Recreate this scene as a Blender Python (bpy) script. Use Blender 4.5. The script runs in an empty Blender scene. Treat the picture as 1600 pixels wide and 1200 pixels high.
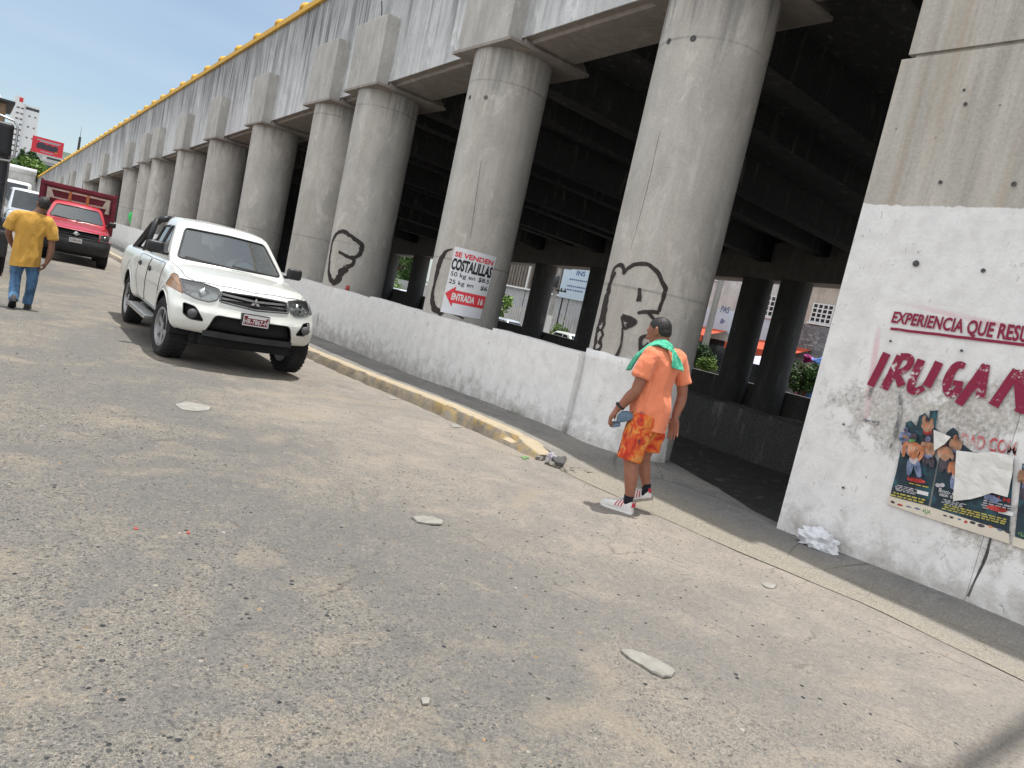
import bpy, bmesh, math, random
from mathutils import Vector, Matrix, noise
from mathutils.bvhtree import BVHTree
random.seed(7)
SC = bpy.context.scene
COL = SC.collection
R = math.radians
# ------------------------------------------------------------------ camera
F_PX, PITCH, ROLL, YAW, EYE = 1138.7, R(6.28), R(-12.455), R(37.697), 1.555
fw = Vector((math.sin(YAW)*math.cos(PITCH), math.cos(YAW)*math.cos(PITCH), -math.sin(PITCH)))
rt = Vector((math.cos(YAW), -math.sin(YAW), 0))
up = rt.cross(fw)
RT = math.cos(ROLL)*rt - math.sin(ROLL)*up
UP = math.cos(ROLL)*up + math.sin(ROLL)*rt
cam = bpy.data.cameras.new('camera')
cam.sensor_width = 36
cam.lens = F_PX/1600*36
cam.clip_start, cam.clip_end = 0.05, 6000
camo = bpy.data.objects.new('camera', cam)
COL.objects.link(camo)
M3 = Matrix((RT, UP, -fw)).transposed()
camo.matrix_world = Matrix.Translation((0, 0, EYE)) @ M3.to_4x4()
SC.camera = camo
# ------------------------------------------------------------------ sky, sun, exposure
FILL_CLOUD = 5.2
W = bpy.data.worlds.new('World')
SC.world = W
W.use_nodes = True
nt = W.node_tree
bg = nt.nodes['Background']
sky = nt.nodes.new('ShaderNodeTexSky')
sky.sky_type = 'NISHITA'
sky.sun_disc = False
sky.sun_elevation = R(82.5)
sky.sun_rotation = R(90)
sky.air_density = 1.2
sky.dust_density = .3
sky.ozone_density = 3.0
tc = nt.nodes.new('ShaderNodeTexCoord')
mp = nt.nodes.new('ShaderNodeMapping')
mp.inputs['Scale'].default_value = (1.0, 1.6, 5.0)
mp.inputs['Rotation'].default_value = (0.1, 0.25, 0.5)
nz = nt.nodes.new('ShaderNodeTexNoise')
nz.inputs['Scale'].default_value = 1.7
nz.inputs['Detail'].default_value = 5
nz.inputs['Roughness'].default_value = .5
nz.inputs['Distortion'].default_value = .4
rp = nt.nodes.new('ShaderNodeValToRGB')
rp.color_ramp.elements[0].position = .36
rp.color_ramp.elements[1].position = .72
rp.color_ramp.elements[1].color = (.5, .5, .5, 1)
rp.color_ramp.elements[0].color = (.3, .3, .3, 1)
mx = nt.nodes.new('ShaderNodeMix')
mx.data_type = 'RGBA'
mx.inputs[7].default_value = (3.0, 3.4, 3.75, 1)      # thin high cloud, as bright as the sky lamp it stands in
L_ = nt.links.new
L_(tc.outputs['Generated'], mp.inputs['Vector'])
L_(mp.outputs[0], nz.inputs['Vector'])
L_(nz.outputs['Fac'], rp.inputs['Fac'])
L_(rp.outputs['Color'], mx.inputs[0])
tint = nt.nodes.new('ShaderNodeMix'); tint.data_type = 'RGBA'; tint.blend_type = 'MULTIPLY'; tint.inputs[0].default_value = 1
tint.inputs[7].default_value = (.30, .35, .395, 1)
L_(sky.outputs['Color'], tint.inputs[6]); L_(tint.outputs[2], mx.inputs[6])
# bright cloud bank added out of view behind camera to fill shaded walls
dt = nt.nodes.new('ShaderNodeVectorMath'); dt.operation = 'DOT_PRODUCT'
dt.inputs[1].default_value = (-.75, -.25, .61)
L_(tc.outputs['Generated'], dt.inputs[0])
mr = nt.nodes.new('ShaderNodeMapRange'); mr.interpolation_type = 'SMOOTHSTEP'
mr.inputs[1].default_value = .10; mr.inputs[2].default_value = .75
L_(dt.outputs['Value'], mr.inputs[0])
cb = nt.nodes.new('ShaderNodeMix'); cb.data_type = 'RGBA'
cb.inputs[7].default_value = (FILL_CLOUD*.975, FILL_CLOUD*.99, FILL_CLOUD*1.02, 1)
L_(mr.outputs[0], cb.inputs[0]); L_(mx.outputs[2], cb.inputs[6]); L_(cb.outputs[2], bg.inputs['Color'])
bg.inputs['Strength'].default_value = .14
sun = bpy.data.lights.new('sun', 'SUN')
sun.energy = 2.45
sun.angle = R(.55)
sun.color = (1, .97, .92)
suno = bpy.data.objects.new('sun', sun)
COL.objects.link(suno)
SUND = Vector((math.sin(R(6.0)), .012, math.cos(R(6.0))))     # towards the sun: almost overhead
suno.rotation_euler = SUND.to_track_quat('Z', 'Y').to_euler()
SC.view_settings.view_transform = 'Standard'
SC.view_settings.look = 'None'
SC.view_settings.exposure = 1.0
SC.view_settings.gamma = 1
SC.render.engine = 'CYCLES'
SC.cycles.max_bounces = 8
SC.cycles.use_denoising = True

# ------------------------------------------------------------------ helpers
def ray(px):
    return fw + (px[0]-800)/F_PX*RT - (px[1]-600)/F_PX*UP
EYEV = Vector((0, 0, EYE))
def at_x(px, x):
    r = ray(px); return EYEV + r*(x/r.x)
def at_y(px, y):
    r = ray(px); return EYEV + r*(y/r.y)
def at_z(px, z):
    r = ray(px); return EYEV + r*((z-EYE)/r.z)

def lerp(a, b, t): return a+(b-a)*t
def clamp(v, a=0., b=1.): return max(a, min(b, v))
def sstep(a, b, v):
    t = clamp((v-a)/(b-a)); return t*t*(3-2*t)
def interp(v, pts):
    if v <= pts[0][0]: return pts[0][1]
    for (a, b), (c, d) in zip(pts, pts[1:]):
        if v <= c: return lerp(b, d, (v-a)/(c-a))
    return pts[-1][1]

def tag(o, label=None, cat=None, group=None, kind=None):
    if label: o['label'] = label
    if cat: o['category'] = cat
    if group: o['group'] = group
    if kind: o['kind'] = kind
    return o
def empty(name, loc=(0, 0, 0), rz=0):
    o = bpy.data.objects.new(name, None)
    o.empty_display_size = .2
    o.location = loc
    o.rotation_euler = (0, 0, rz)
    COL.objects.link(o)
    return o
def thing(name, label, cat, loc=(0, 0, 0), rz=0, group=None):
    return tag(empty(name, loc, rz), label, cat, group)

class MB:
    """collects shapes, then links them as one mesh object"""
    def __init__(s, off=(0, 0, 0)):
        s.bm = bmesh.new(); s.off = Vector(off)
    def mesh(s, vs, fs):
        v = [s.bm.verts.new(Vector(p)) for p in vs]
        out = []
        for f in fs:
            try: out.append(s.bm.faces.new([v[i] for i in f]))
            except ValueError: pass
        return out
    def box(s, c, d, rot=None, bev=0):
        b = bmesh.new()
        bmesh.ops.create_cube(b, size=1)
        bmesh.ops.scale(b, vec=d, verts=b.verts)
        if bev: bmesh.ops.bevel(b, geom=b.edges[:], offset=bev, segments=2, profile=.6, affect='EDGES')
        m = Matrix.Translation(c)
        if rot is not None: m = m @ (rot.to_4x4() if isinstance(rot, Matrix) else Matrix.Rotation(rot, 4, 'Z'))
        return s.add(b, m)
    def add(s, b, m=None):
        if m is not None: bmesh.ops.transform(b, matrix=m, verts=b.verts)
        tmp = bpy.data.meshes.new('tmp'); b.to_mesh(tmp); b.free()
        s.bm.from_mesh(tmp); bpy.data.meshes.remove(tmp)
        return s
    def bx(s, x0, x1, y0, y1, z0, z1, bev=0):
        return s.box(((x0+x1)/2, (y0+y1)/2, (z0+z1)/2), (abs(x1-x0), abs(y1-y0), abs(z1-z0)), None, bev)
    def tube(s, pts, r, seg=8, cap=True):
        pts = [Vector(p) for p in pts]
        rs = r if isinstance(r, (list, tuple)) else [r]*len(pts)
        rings = []; prev = None
        for i, p in enumerate(pts):
            t = (pts[min(i+1, len(pts)-1)]-pts[max(i-1, 0)]).normalized()
            if prev is None:
                a = Vector((0, 0, 1)) if abs(t.z) < .9 else Vector((1, 0, 0))
                u = t.cross(a).normalized()
            else:
                u = (prev - t*prev.dot(t)).normalized()
            prev = u; w = t.cross(u)
            rings.append([s.bm.verts.new(p+(u*math.cos(k*2*math.pi/seg)+w*math.sin(k*2*math.pi/seg))*rs[i]) for k in range(seg)])
        for a, b in zip(rings, rings[1:]):
            for k in range(seg):
                s.bm.faces.new((a[k], a[(k+1) % seg], b[(k+1) % seg], b[k]))
        if cap:
            s.bm.faces.new(rings[0][::-1]); s.bm.faces.new(rings[-1])
        return s
    def lathe(s, prof, axis='Z', c=(0, 0, 0), seg=32, closed=False):
        """prof: (radius, height) pairs along the axis"""
        c = Vector(c); rings = []
        for r, z in prof:
            ring = []
            for k in range(seg):
                a = k*2*math.pi/seg; x, y = r*math.cos(a), r*math.sin(a)
                p = {'Z': (x, y, z), 'X': (z, x, y), 'Y': (x, z, y)}[axis]
                ring.append(s.bm.verts.new(c+Vector(p)))
            rings.append(ring)
        prs = list(zip(rings, rings[1:]))
        if closed: prs.append((rings[-1], rings[0]))
        for a, b in prs:
            for k in range(seg):
                s.bm.faces.new((a[k], a[(k+1) % seg], b[(k+1) % seg], b[k]))
        if not closed:
            if prof[0][0] > 1e-4: s.bm.faces.new(rings[0][::-1])
            if prof[-1][0] > 1e-4: s.bm.faces.new(rings[-1])
        return s
    def prism(s, poly, fn, d):
        """poly 2-D points -> fn(u,v,w) with w from 0 to d"""
        a = [s.bm.verts.new(Vector(fn(u, v, 0))) for u, v in poly]
        b = [s.bm.verts.new(Vector(fn(u, v, d))) for u, v in poly]
        n = len(poly)
        s.bm.faces.new(a[::-1]); s.bm.faces.new(b)
        for k in range(n): s.bm.faces.new((a[k], a[(k+1) % n], b[(k+1) % n], b[k]))
        return s
    def build(s, name, mat, parent=None, smooth=False, auto=None, weld=False, fix=True):
        b = s.bm
        if weld: bmesh.ops.remove_doubles(b, verts=b.verts, dist=1e-5)
        if s.off.length: bmesh.ops.translate(b, vec=-s.off, verts=b.verts)
        if fix: bmesh.ops.recalc_face_normals(b, faces=b.faces)
        if auto is not None:
            for f in b.faces: f.smooth = True
            for e in b.edges:
                if len(e.link_faces) == 2 and e.calc_face_angle(0) > R(auto): e.smooth = False
        elif smooth:
            for f in b.faces: f.smooth = True
        me = bpy.data.meshes.new(name); b.to_mesh(me); b.free()
        if mat:
            for m in (mat if isinstance(mat, (list, tuple)) else [mat]): me.materials.append(m)
        o = bpy.data.objects.new(name, me); COL.objects.link(o)
        if parent: o.parent = parent
        return o
def children(o): return list(o.children)
def copy_tree(o, parent=None):
    c = o.copy(); COL.objects.link(c); c.parent = parent
    for ch in children(o): copy_tree(ch, c)
    return c
def evaluated_mesh(o):
    dg = bpy.context.evaluated_depsgraph_get(); dg.update()
    return bpy.data.meshes.new_from_object(o.evaluated_get(dg))
# text as flat outlines in (u,v), mapped by fn(u,v)
def text_bm(txt, size=1, bold=0, shear=0, sx=1, space=1, res=3):
    cu = bpy.data.curves.new('txt', 'FONT')
    cu.body = txt; cu.size = size; cu.offset = bold; cu.shear = shear; cu.space_character = space
    cu.resolution_u = res; cu.fill_mode = 'FRONT'
    o = bpy.data.objects.new('txt', cu); COL.objects.link(o)
    me = evaluated_mesh(o)
    bpy.data.objects.remove(o); bpy.data.curves.remove(cu)
    b = bmesh.new(); b.from_mesh(me); bpy.data.meshes.remove(me)
    for v in b.verts: v.co.x *= sx
    return b
def text_fit(mb, txt, u0, u1, v0, v1, fn, bold=0, shear=0, thick=0, uneven=0):
    """text stretched to fill the rectangle u0..u1, v0..v1 of a surface fn(u,v,w)"""
    b = text_bm(txt, 1, bold, shear)
    xs = [v.co.x for v in b.verts]; ys = [v.co.y for v in b.verts]
    x0, x1, y0, y1 = min(xs), max(xs), min(ys), max(ys)
    for v in b.verts:
        u = lerp(u0, u1, (v.co.x-x0)/(x1-x0)); w = lerp(v0, v1, (v.co.y-y0)/(y1-y0))
        if uneven:
            u += uneven*noise.noise((u*9, w*9, 3)); w += uneven*noise.noise((u*9, w*9, 8))
        v.co = Vector(fn(u, w, thick))
    tmp = bpy.data.meshes.new('tmp'); b.to_mesh(tmp); b.free()
    mb.bm.from_mesh(tmp); bpy.data.meshes.remove(tmp)

# ------------------------------------------------------------------ materials
class N:
    """small node-graph writer"""
    def __init__(s, name, rough=.85, spec=.3, metal=0, coat=0):
        m = bpy.data.materials.new(name); m.use_nodes = True
        s.m = m; s.nt = m.node_tree; s.b = s.nt.nodes['Principled BSDF']
        s.b.inputs['Roughness'].default_value = rough
        s.b.inputs['Specular IOR Level'].default_value = spec
        s.b.inputs['Metallic'].default_value = metal
        s.b.inputs['Coat Weight'].default_value = coat
        s.b.inputs['Coat Roughness'].default_value = .04
        s._pos = None
    def set(s, sock, v):
        if hasattr(v, 'is_output') or isinstance(v, bpy.types.NodeSocket): s.nt.links.new(v, sock)
        else:
            if isinstance(v, (tuple, list)) and len(v) == 3 and sock.type == 'RGBA': v = (*v, 1)
            sock.default_value = v
    def pos(s):
        if s._pos is None: s._pos = s.nt.nodes.new('ShaderNodeNewGeometry').outputs['Position']
        return s._pos
    def obj(s): return s.nt.nodes.new('ShaderNodeTexCoord').outputs['Object']
    def sc(s, v, scale, loc=(0, 0, 0)):
        n = s.nt.nodes.new('ShaderNodeMapping'); s.set(n.inputs[0], v)
        n.inputs['Scale'].default_value = scale if isinstance(scale, tuple) else (scale,)*3
        n.inputs['Location'].default_value = loc
        return n.outputs[0]
    def noise(s, v, scale, detail=4, rough=.55, dist=0):
        n = s.nt.nodes.new('ShaderNodeTexNoise'); s.set(n.inputs['Vector'], v)
        n.inputs['Scale'].default_value = scale; n.inputs['Detail'].default_value = detail
        n.inputs['Roughness'].default_value = rough; n.inputs['Distortion'].default_value = dist
        return n.outputs['Fac']
    def vor(s, v, scale, feat='F1', out='Distance', rnd=1):
        n = s.nt.nodes.new('ShaderNodeTexVoronoi'); s.set(n.inputs['Vector'], v); n.feature = feat
        n.inputs['Scale'].default_value = scale; n.inputs['Randomness'].default_value = rnd
        return n.outputs[out]
    def ramp(s, f, stops, mode='LINEAR'):
        n = s.nt.nodes.new('ShaderNodeValToRGB'); s.set(n.inputs[0], f); cr = n.color_ramp
        cr.interpolation = mode
        while len(cr.elements) > 1: cr.elements.remove(cr.elements[-1])
        for i, (p, c) in enumerate(stops):
            e = cr.elements[0] if i == 0 else cr.elements.new(p)
            e.position = p
            if not isinstance(c, (tuple, list)): c = (c, c, c)
            e.color = (*c, 1)
        return n.outputs[0]
    def mix(s, f, a, b, mode='MIX'):
        n = s.nt.nodes.new('ShaderNodeMix'); n.data_type = 'RGBA'; n.blend_type = mode
        s.set(n.inputs[0], f); s.set(n.inputs[6], a); s.set(n.inputs[7], b)
        return n.outputs[2]
    def math(s, op, a, b=0., c=0.):
        n = s.nt.nodes.new('ShaderNodeMath'); n.operation = op
        s.set(n.inputs[0], a); s.set(n.inputs[1], b); s.set(n.inputs[2], c)
        return n.outputs[0]
    def sep(s, v):
        n = s.nt.nodes.new('ShaderNodeSeparateXYZ'); s.set(n.inputs[0], v); return n.outputs
    def comb(s, x, y, z):
        n = s.nt.nodes.new('ShaderNodeCombineXYZ')
        for i, q in enumerate((x, y, z)): s.set(n.inputs[i], q)
        return n.outputs[0]
    def mrange(s, v, a, b, c=0., d=1.):
        n = s.nt.nodes.new('ShaderNodeMapRange'); s.set(n.inputs[0], v)
        for i, q in enumerate((a, b, c, d)): n.inputs[1+i].default_value = q
        return n.outputs[0]
    def col(s, c): s.set(s.b.inputs['Base Color'], c); return s
    def rough(s, c): s.set(s.b.inputs['Roughness'], c); return s
    def bump(s, hgt, strength=.3, dist=.01):
        n = s.nt.nodes.new('ShaderNodeBump'); s.set(n.inputs['Height'], hgt)
        n.inputs['Strength'].default_value = strength; n.inputs['Distance'].default_value = dist
        if s.b.inputs['Normal'].is_linked: s.set(n.inputs['Normal'], s.b.inputs['Normal'].links[0].from_socket)
        s.set(s.b.inputs['Normal'], n.outputs[0]); return s
def plain(name, c, rough=.6, metal=0, spec=.4, coat=0, var=.12, scale=18, bump=0):
    """one colour with a little wear"""
    n = N(name, rough, spec, metal, coat)
    f = n.noise(n.obj(), scale, 5)
    n.col(n.mix(n.ramp(f, [(.3, 0), (.7, 1)]), tuple(q*(1-var) for q in c), tuple(min(1, q*(1+var)) for q in c)))
    n.rough(n.mrange(f, .3, .7, max(.02, rough-.06), min(1, rough+.06)))
    if bump: n.bump(f, bump, .01)
    return n.m
MAT = {}
def road_mat():
    n = N('asphalt', .92, .2); p = n.pos()
    xy = n.comb(n.sep(p)[0], n.sep(p)[1], 0.); x = n.sep(p)[0]
    big = n.noise(xy, .45, 6, .65, .6)
    mid = n.noise(xy, 2.3, 6, .68, .6)
    fine = n.noise(xy, 34, 5, .75)
    grit = n.noise(xy, 150, 3, .7)
    cA = n.vor(xy, 70, 'F1', 'Color'); eA = n.vor(xy, 70, 'DISTANCE_TO_EDGE'); dA = n.vor(xy, 70)
    cB = n.vor(xy, 150, 'F1', 'Color'); eB = n.vor(xy, 150, 'DISTANCE_TO_EDGE')
    cC = n.vor(xy, 330, 'F1', 'Color')
    stA = n.ramp(n.sep(cA)[0], [(-0.0, (0.030, 0.032, 0.038)), (.09, (0.066, 0.067, 0.067)), (.36, (0.132, 0.130, 0.122)), (.6, (0.198, 0.190, 0.167)), (.86, (0.251, 0.235, 0.205)), (.95, (0.317, 0.291, 0.242)), (.98, (0.370, 0.264, 0.161)), (1, (0.423, 0.397, 0.362))])
    stB = n.ramp(n.sep(cB)[0], [(0, (0.053, 0.053, 0.057)), (.25, (0.132, 0.130, 0.122)), (.7, (0.218, 0.204, 0.182)), (1, (0.344, 0.317, 0.276))])
    stC = n.ramp(n.sep(cC)[0], [(0, (0.093, 0.091, 0.086)), (.5, (0.185, 0.174, 0.157)), (1, (0.317, 0.293, 0.256))])
    sand = n.mix(grit, (0.251, 0.212, 0.161), (0.397, 0.344, 0.269))
    binder = n.mix(n.ramp(fine, [(.35, 0), (.65, 1)]), stC, sand)
    c = n.mix(n.ramp(eB, [(.04, 0), (.14, 1)]), binder, stB)
    dens = n.ramp(mid, [(.35, .68), (.65, .42)])
    pk = n.math('GREATER_THAN', n.sep(cA)[1], dens)
    pickA = n.math('MULTIPLY', pk, n.ramp(eA, [(.05, 0), (.12, 1)]))
    c = n.mix(pickA, c, stA)
    # worn-down tar, darker and smoother, in ragged patches
    tar = n.math('MULTIPLY', n.ramp(big, [(.44, 1), (.56, 0)]), n.ramp(n.noise(xy, 9, 6, .75), [(.33, .15), (.58, .9)]))
    c = n.mix(tar, c, n.mix(grit, (0.112, 0.111, 0.109), (0.218, 0.209, 0.194)))
    # blown sand lying in the hollows
    sm = n.math('MULTIPLY', n.ramp(n.math('ADD', n.math('MULTIPLY', mid, .62), n.math('MULTIPLY', big, .38)), [(.505, 0), (.61, 1)]), n.ramp(fine, [(.36, .1), (.56, .85)]))
    c = n.mix(sm, c, sand)
    dust = n.math('MULTIPLY', n.mrange(n.math('ADD', x, n.math('MULTIPLY', n.math('SUBTRACT', big, .5), 3.4)), 1.6, 4.6), n.ramp(n.math('ADD', n.math('MULTIPLY', fine, .5), n.math('MULTIPLY', mid, .5)), [(.36, .2), (.58, .8)]))
    c = n.mix(dust, c, n.mix(grit, (0.293, 0.258, 0.220), (0.441, 0.397, 0.349)))
    # ragged cracks, dark hair lines that break off and a few filled with sand
    wob = n.mix(.35, xy, n.comb(n.noise(xy, 2.2, 5, .7), n.noise(n.sc(xy, 1., (7, 3, 0)), 2.2, 5, .7), 0.), 'ADD')
    hair = n.ramp(n.vor(wob, .8, 'DISTANCE_TO_EDGE'), [(0, .5), (.006, 0)])
    c = n.mix(n.math('MULTIPLY', hair, n.ramp(mid, [(.48, 0), (.56, 1)])), c, (0.060, 0.056, 0.051))
    wob2 = n.mix(.6, xy, n.comb(n.noise(n.sc(xy, 1., (1, 9, 0)), 1.6, 6, .72), n.noise(n.sc(xy, 1., (5, 2, 0)), 1.6, 6, .72), 0.), 'ADD')
    sc_ = n.ramp(n.math('ADD', n.vor(wob2, .33, 'DISTANCE_TO_EDGE'), n.math('MULTIPLY', n.math('SUBTRACT', fine, .5), .05)), [(0, .8), (.018, .45), (.04, 0)])
    c = n.mix(n.math('MULTIPLY', sc_, n.ramp(n.noise(xy, .9, 3), [(.5, 0), (.6, .8)])), c, sand)
    # oil drips and tyre-darkened lanes
    oil = n.ramp(n.noise(n.sc(xy, (1.2, .5, 1)), 1.1, 5, .7), [(.62, 0), (.72, .4)])
    c = n.mix(oil, c, (0.066, 0.065, 0.063))
    # scattered larger stones, dark and rust
    cL = n.vor(xy, 27, 'F1', 'Color'); dL = n.vor(xy, 27)
    big_st = n.math('MULTIPLY', n.math('GREATER_THAN', n.sep(cL)[1], .965), n.math('LESS_THAN', n.math('ADD', dL, n.math('MULTIPLY', n.math('SUBTRACT', fine, .5), .25)), .30))
    c = n.mix(big_st, c, n.ramp(n.sep(cL)[0], [(0, (.03, .032, .036)), (.45, (.06, .06, .062)), (.7, (.15, .14, .125)), (.86, (.30, .20, .11)), (1, (.42, .40, .36))]))
    n.col(c)
    h = n.math('ADD', n.math('MULTIPLY', pickA, n.ramp(dA, [(0, 1), (.5, .2)])), n.math('MULTIPLY', n.ramp(eB, [(0, 0), (.25, 1)]), .4))
    n.bump(mid, .5, .05); n.bump(n.math('ADD', h, n.math('MULTIPLY', grit, .3)), .9, .007)
    return n.m
def concrete(name, base=(.40, .40, .385), dark=(.2, .2, .195), streak=1., bump=.25, joints=None, warm=0, stain_top=None):
    """cast concrete: rain streaks run down, blotches, pin holes; joints are shutter lines at given heights"""
    n = N(name, .88, .25); p = n.pos(); s3 = n.sep(p)
    big = n.noise(p, .8, 4, .6, .3)
    st = n.noise(n.sc(p, (2.6, 2.6, .16)), 1.6, 6, .65, .25)
    st2 = n.noise(n.sc(p, (9, 9, .3)), 1.3, 4, .6, .2)
    fine = n.noise(p, 38, 4, .7)
    c = n.mix(n.ramp(big, [(.3, 0), (.7, 1)]), base, tuple(q*1.16 for q in base))
    c = n.mix(n.math('MULTIPLY', n.ramp(st, [(.42, 0), (.66, 1)]), .62*streak), c, dark)
    c = n.mix(n.math('MULTIPLY', n.ramp(st2, [(.5, 0), (.72, 1)]), .4*streak), c, tuple(q*.6+.02 for q in base))
    c = n.mix(n.math('MULTIPLY', n.ramp(n.noise(n.sc(p, (5, 5, .7)), 1, 5, .7), [(.56, 0), (.7, 1)]), .35), c, (.56, .54, .48))
    c = n.mix(n.math('MULTIPLY', n.ramp(n.noise(n.sc(p, (1, 1, .6)), 2.4, 6, .7, .5), [(.42, 0), (.6, 1)]), .45), c, tuple(q*.62 for q in base))
    c = n.mix(n.math('MULTIPLY', n.ramp(n.noise(n.sc(p, (1.6, 1.6, .8), (4, 0, 9)), 2.1, 6, .72, .8), [(.54, 0), (.64, 1)]), .5), c, tuple(min(1, q*1.45) for q in base))
    if warm: c = n.mix(n.math('MULTIPLY', n.ramp(n.noise(n.sc(p, (1.8, 1.8, .25)), 1.4, 4), [(.4, 0), (.65, 1)]), warm), c, (.36, .29, .22))
    c = n.mix(.16, c, n.ramp(fine, [(.3, .12), (.7, .62)]))
    if stain_top:                                  # black rain-water algae that runs down from the parapet edge
        zt, g, ln = stain_top
        dz = n.math('SUBTRACT', n.math('SUBTRACT', zt, n.math('MULTIPLY', s3[1], g)), s3[2])
        k = n.math('MULTIPLY', n.mrange(n.math('SUBTRACT', dz, n.math('MULTIPLY', n.math('SUBTRACT', st, .42 if ln > 1 else .5), 6. if ln > 1 else 4.)), 0, max(ln, .5), 1 if ln > 1 else .6, 0), n.ramp(st2, [(.36, .25), (.58, 1)]))
        c = n.mix(n.math('MULTIPLY', k, n.ramp(n.noise(n.sc(p, (.5, .5, .2)), 1., 3), [(.36, .45), (.56, 1)])), c, (.095, .098, .104))
    pits = n.ramp(n.vor(p, 13), [(.035, 1), (.07, 0)])
    keep = n.ramp(n.noise(p, 3.1, 2), [(.55, 0), (.6, 1)])
    c = n.mix(n.math('MULTIPLY', pits, keep), c, (.07, .068, .065))
    if joints:
        for z in joints:
            l = n.ramp(n.math('ABSOLUTE', n.math('SUBTRACT', n.math('ADD', s3[2], n.math('MULTIPLY', n.math('SUBTRACT', big, .5), .05)), z)), [(0, .55), (.012, .4), (.02, 0)])
            c = n.mix(n.math('MULTIPLY', l, n.ramp(big, [(.38, .15), (.6, 1)])), c, (.12, .118, .112))
    n.col(c)
    n.bump(n.math('ADD', fine, n.math('MULTIPLY', st, .6)), bump, .012)
    return n.m
def painted_wall(name, top=None, region=None, dirt=1.):
    """white-washed concrete, rough with peeled areas; above height top the bare concrete shows"""
    n = N(name, .8, .3); p = n.pos(); s3 = n.sep(p)
    big = n.noise(p, 1.3, 5, .6, .3); fine = n.noise(p, 30, 5, .7); mid = n.noise(p, 5.5, 6, .68, .3)
    white = n.mix(n.ramp(mid, [(.35, 0), (.65, 1)]), (.64, .635, .63), (.76, .76, .755))
    bare = n.mix(n.ramp(mid, [(.4, 0), (.6, 1)]), (.27, .25, .225), (.47, .45, .41))
    st = n.noise(n.sc(p, (7, 7, .5)), 1.2, 5, .6)
    c = n.mix(n.math('MULTIPLY', n.ramp(st, [(.54, 0), (.78, 1)]), .25*dirt), white, (.50, .485, .45))
    # grime rising from the foot, worn spots
    foot = n.math('MULTIPLY', n.mrange(n.math('ADD', s3[2], n.math('MULTIPLY', n.math('SUBTRACT', mid, .5), 1.1)), -.06, .36, 1, 0), .8*dirt)
    c = n.mix(foot, c, n.mix(fine, (.25, .235, .21), (.44, .415, .37)))
    spots = n.ramp(n.math('ADD', n.math('MULTIPLY', mid, .6), n.math('MULTIPLY', fine, .4)), [(.575, 0), (.62, 1)])
    c = n.mix(n.math('MULTIPLY', spots, n.math('MULTIPLY', n.ramp(big, [(.48, .1), (.62, .9)]), dirt)), c, bare)
    if region:
        for (y0, z0, ry, rz) in region:
            a = n.math('DIVIDE', n.math('SUBTRACT', s3[1], y0), ry); b = n.math('DIVIDE', n.math('SUBTRACT', s3[2], z0), rz)
            dd = n.math('SQRT', n.math('ADD', n.math('MULTIPLY', a, a), n.math('MULTIPLY', b, b)))
            k = n.ramp(n.math('ADD', dd, n.math('MULTIPLY', n.math('SUBTRACT', mid, .5), 2.6)), [(.62, 1), (.9, 0)])
            c = n.mix(n.math('MULTIPLY', k, n.ramp(n.math('ADD', n.math('MULTIPLY', fine, .5), n.math('MULTIPLY', mid, .5)), [(.42, .15), (.55, .92)])), c, bare)
    if region:
        for (y0, z0, ry, rz2) in ((3.12, 1.62, .035, .42), (2.5, 2.19, .62, .03)):
            a = n.math('DIVIDE', n.math('SUBTRACT', n.math('ADD', s3[1], n.math('MULTIPLY', n.math('SUBTRACT', s3[2], z0), -.12)), y0), ry); b = n.math('DIVIDE', n.math('SUBTRACT', n.math('ADD', s3[2], n.math('MULTIPLY', n.math('SUBTRACT', s3[1], y0), -.09)), z0), rz2)
            q = n.math('ADD', n.math('MULTIPLY', a, a), n.math('POWER', n.math('MULTIPLY', b, b), 3.) if ry < .1 else n.math('MULTIPLY', b, b))
            c = n.mix(n.math('MULTIPLY', n.ramp(q, [(0, .62), (1, 0)]), n.ramp(mid, [(.35, .3), (.55, 1)])), c, (.62, .34, .38))
    scuff = n.ramp(n.noise(n.sc(p, (1, 2.2, 1)), 7, 5, .75, 1.2), [(.635, 0), (.68, 1)])
    c = n.mix(n.math('MULTIPLY', scuff, .7), c, (.17, .17, .175))
    if top is not None:
        conc = n.mix(n.ramp(n.noise(n.sc(p, (3, 3, .2)), 1.6, 6, .65, .2), [(.36, 0), (.64, 1)]), (.50, .475, .42), (.33, .31, .27))
        conc = n.mix(n.math('MULTIPLY', n.ramp(n.noise(n.sc(p, (6, 6, .35)), 1.1, 5, .7), [(.52, 0), (.7, 1)]), .6), conc, (.6, .56, .49))
        conc = n.mix(.18, conc, n.ramp(fine, [(.3, .1), (.7, .6)]))
        conc = n.mix(n.math('MULTIPLY', n.ramp(n.vor(p, 9), [(.04, 1), (.08, 0)]), n.ramp(n.noise(p, 2.3, 2), [(.5, 0), (.56, 1)])), conc, (.06, .06, .055))
        conc = n.mix(n.math('MULTIPLY', n.ramp(n.noise(n.sc(p, (2, 4.5, .22)), 1.3, 4), [(.5, 0), (.68, 1)]), .5), conc, (.40, .30, .21))
        z = n.math('ADD', s3[2], n.math('MULTIPLY', n.math('SUBTRACT', n.noise(p, 9, 4), .5), .07))
        c = n.mix(n.ramp(n.math('SUBTRACT', z, top-.5), [(.497, 0), (.503, 1)]), c, conc)
    n.col(c)
    n.bump(n.math('ADD', n.math('MULTIPLY', mid, .8), fine), .45, .012)
    return n.m
MAT['road'] = road_mat()
MAT['fascia'] = concrete('fascia_concrete', (.56, .57, .575), (.29, .30, .31), .5, .22, None, 0, (8.74, .0387, 2.2))
MAT['box'] = concrete('pier_cap_concrete', (.43, .42, .39), (.25, .24, .22), .7, .25)
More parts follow.
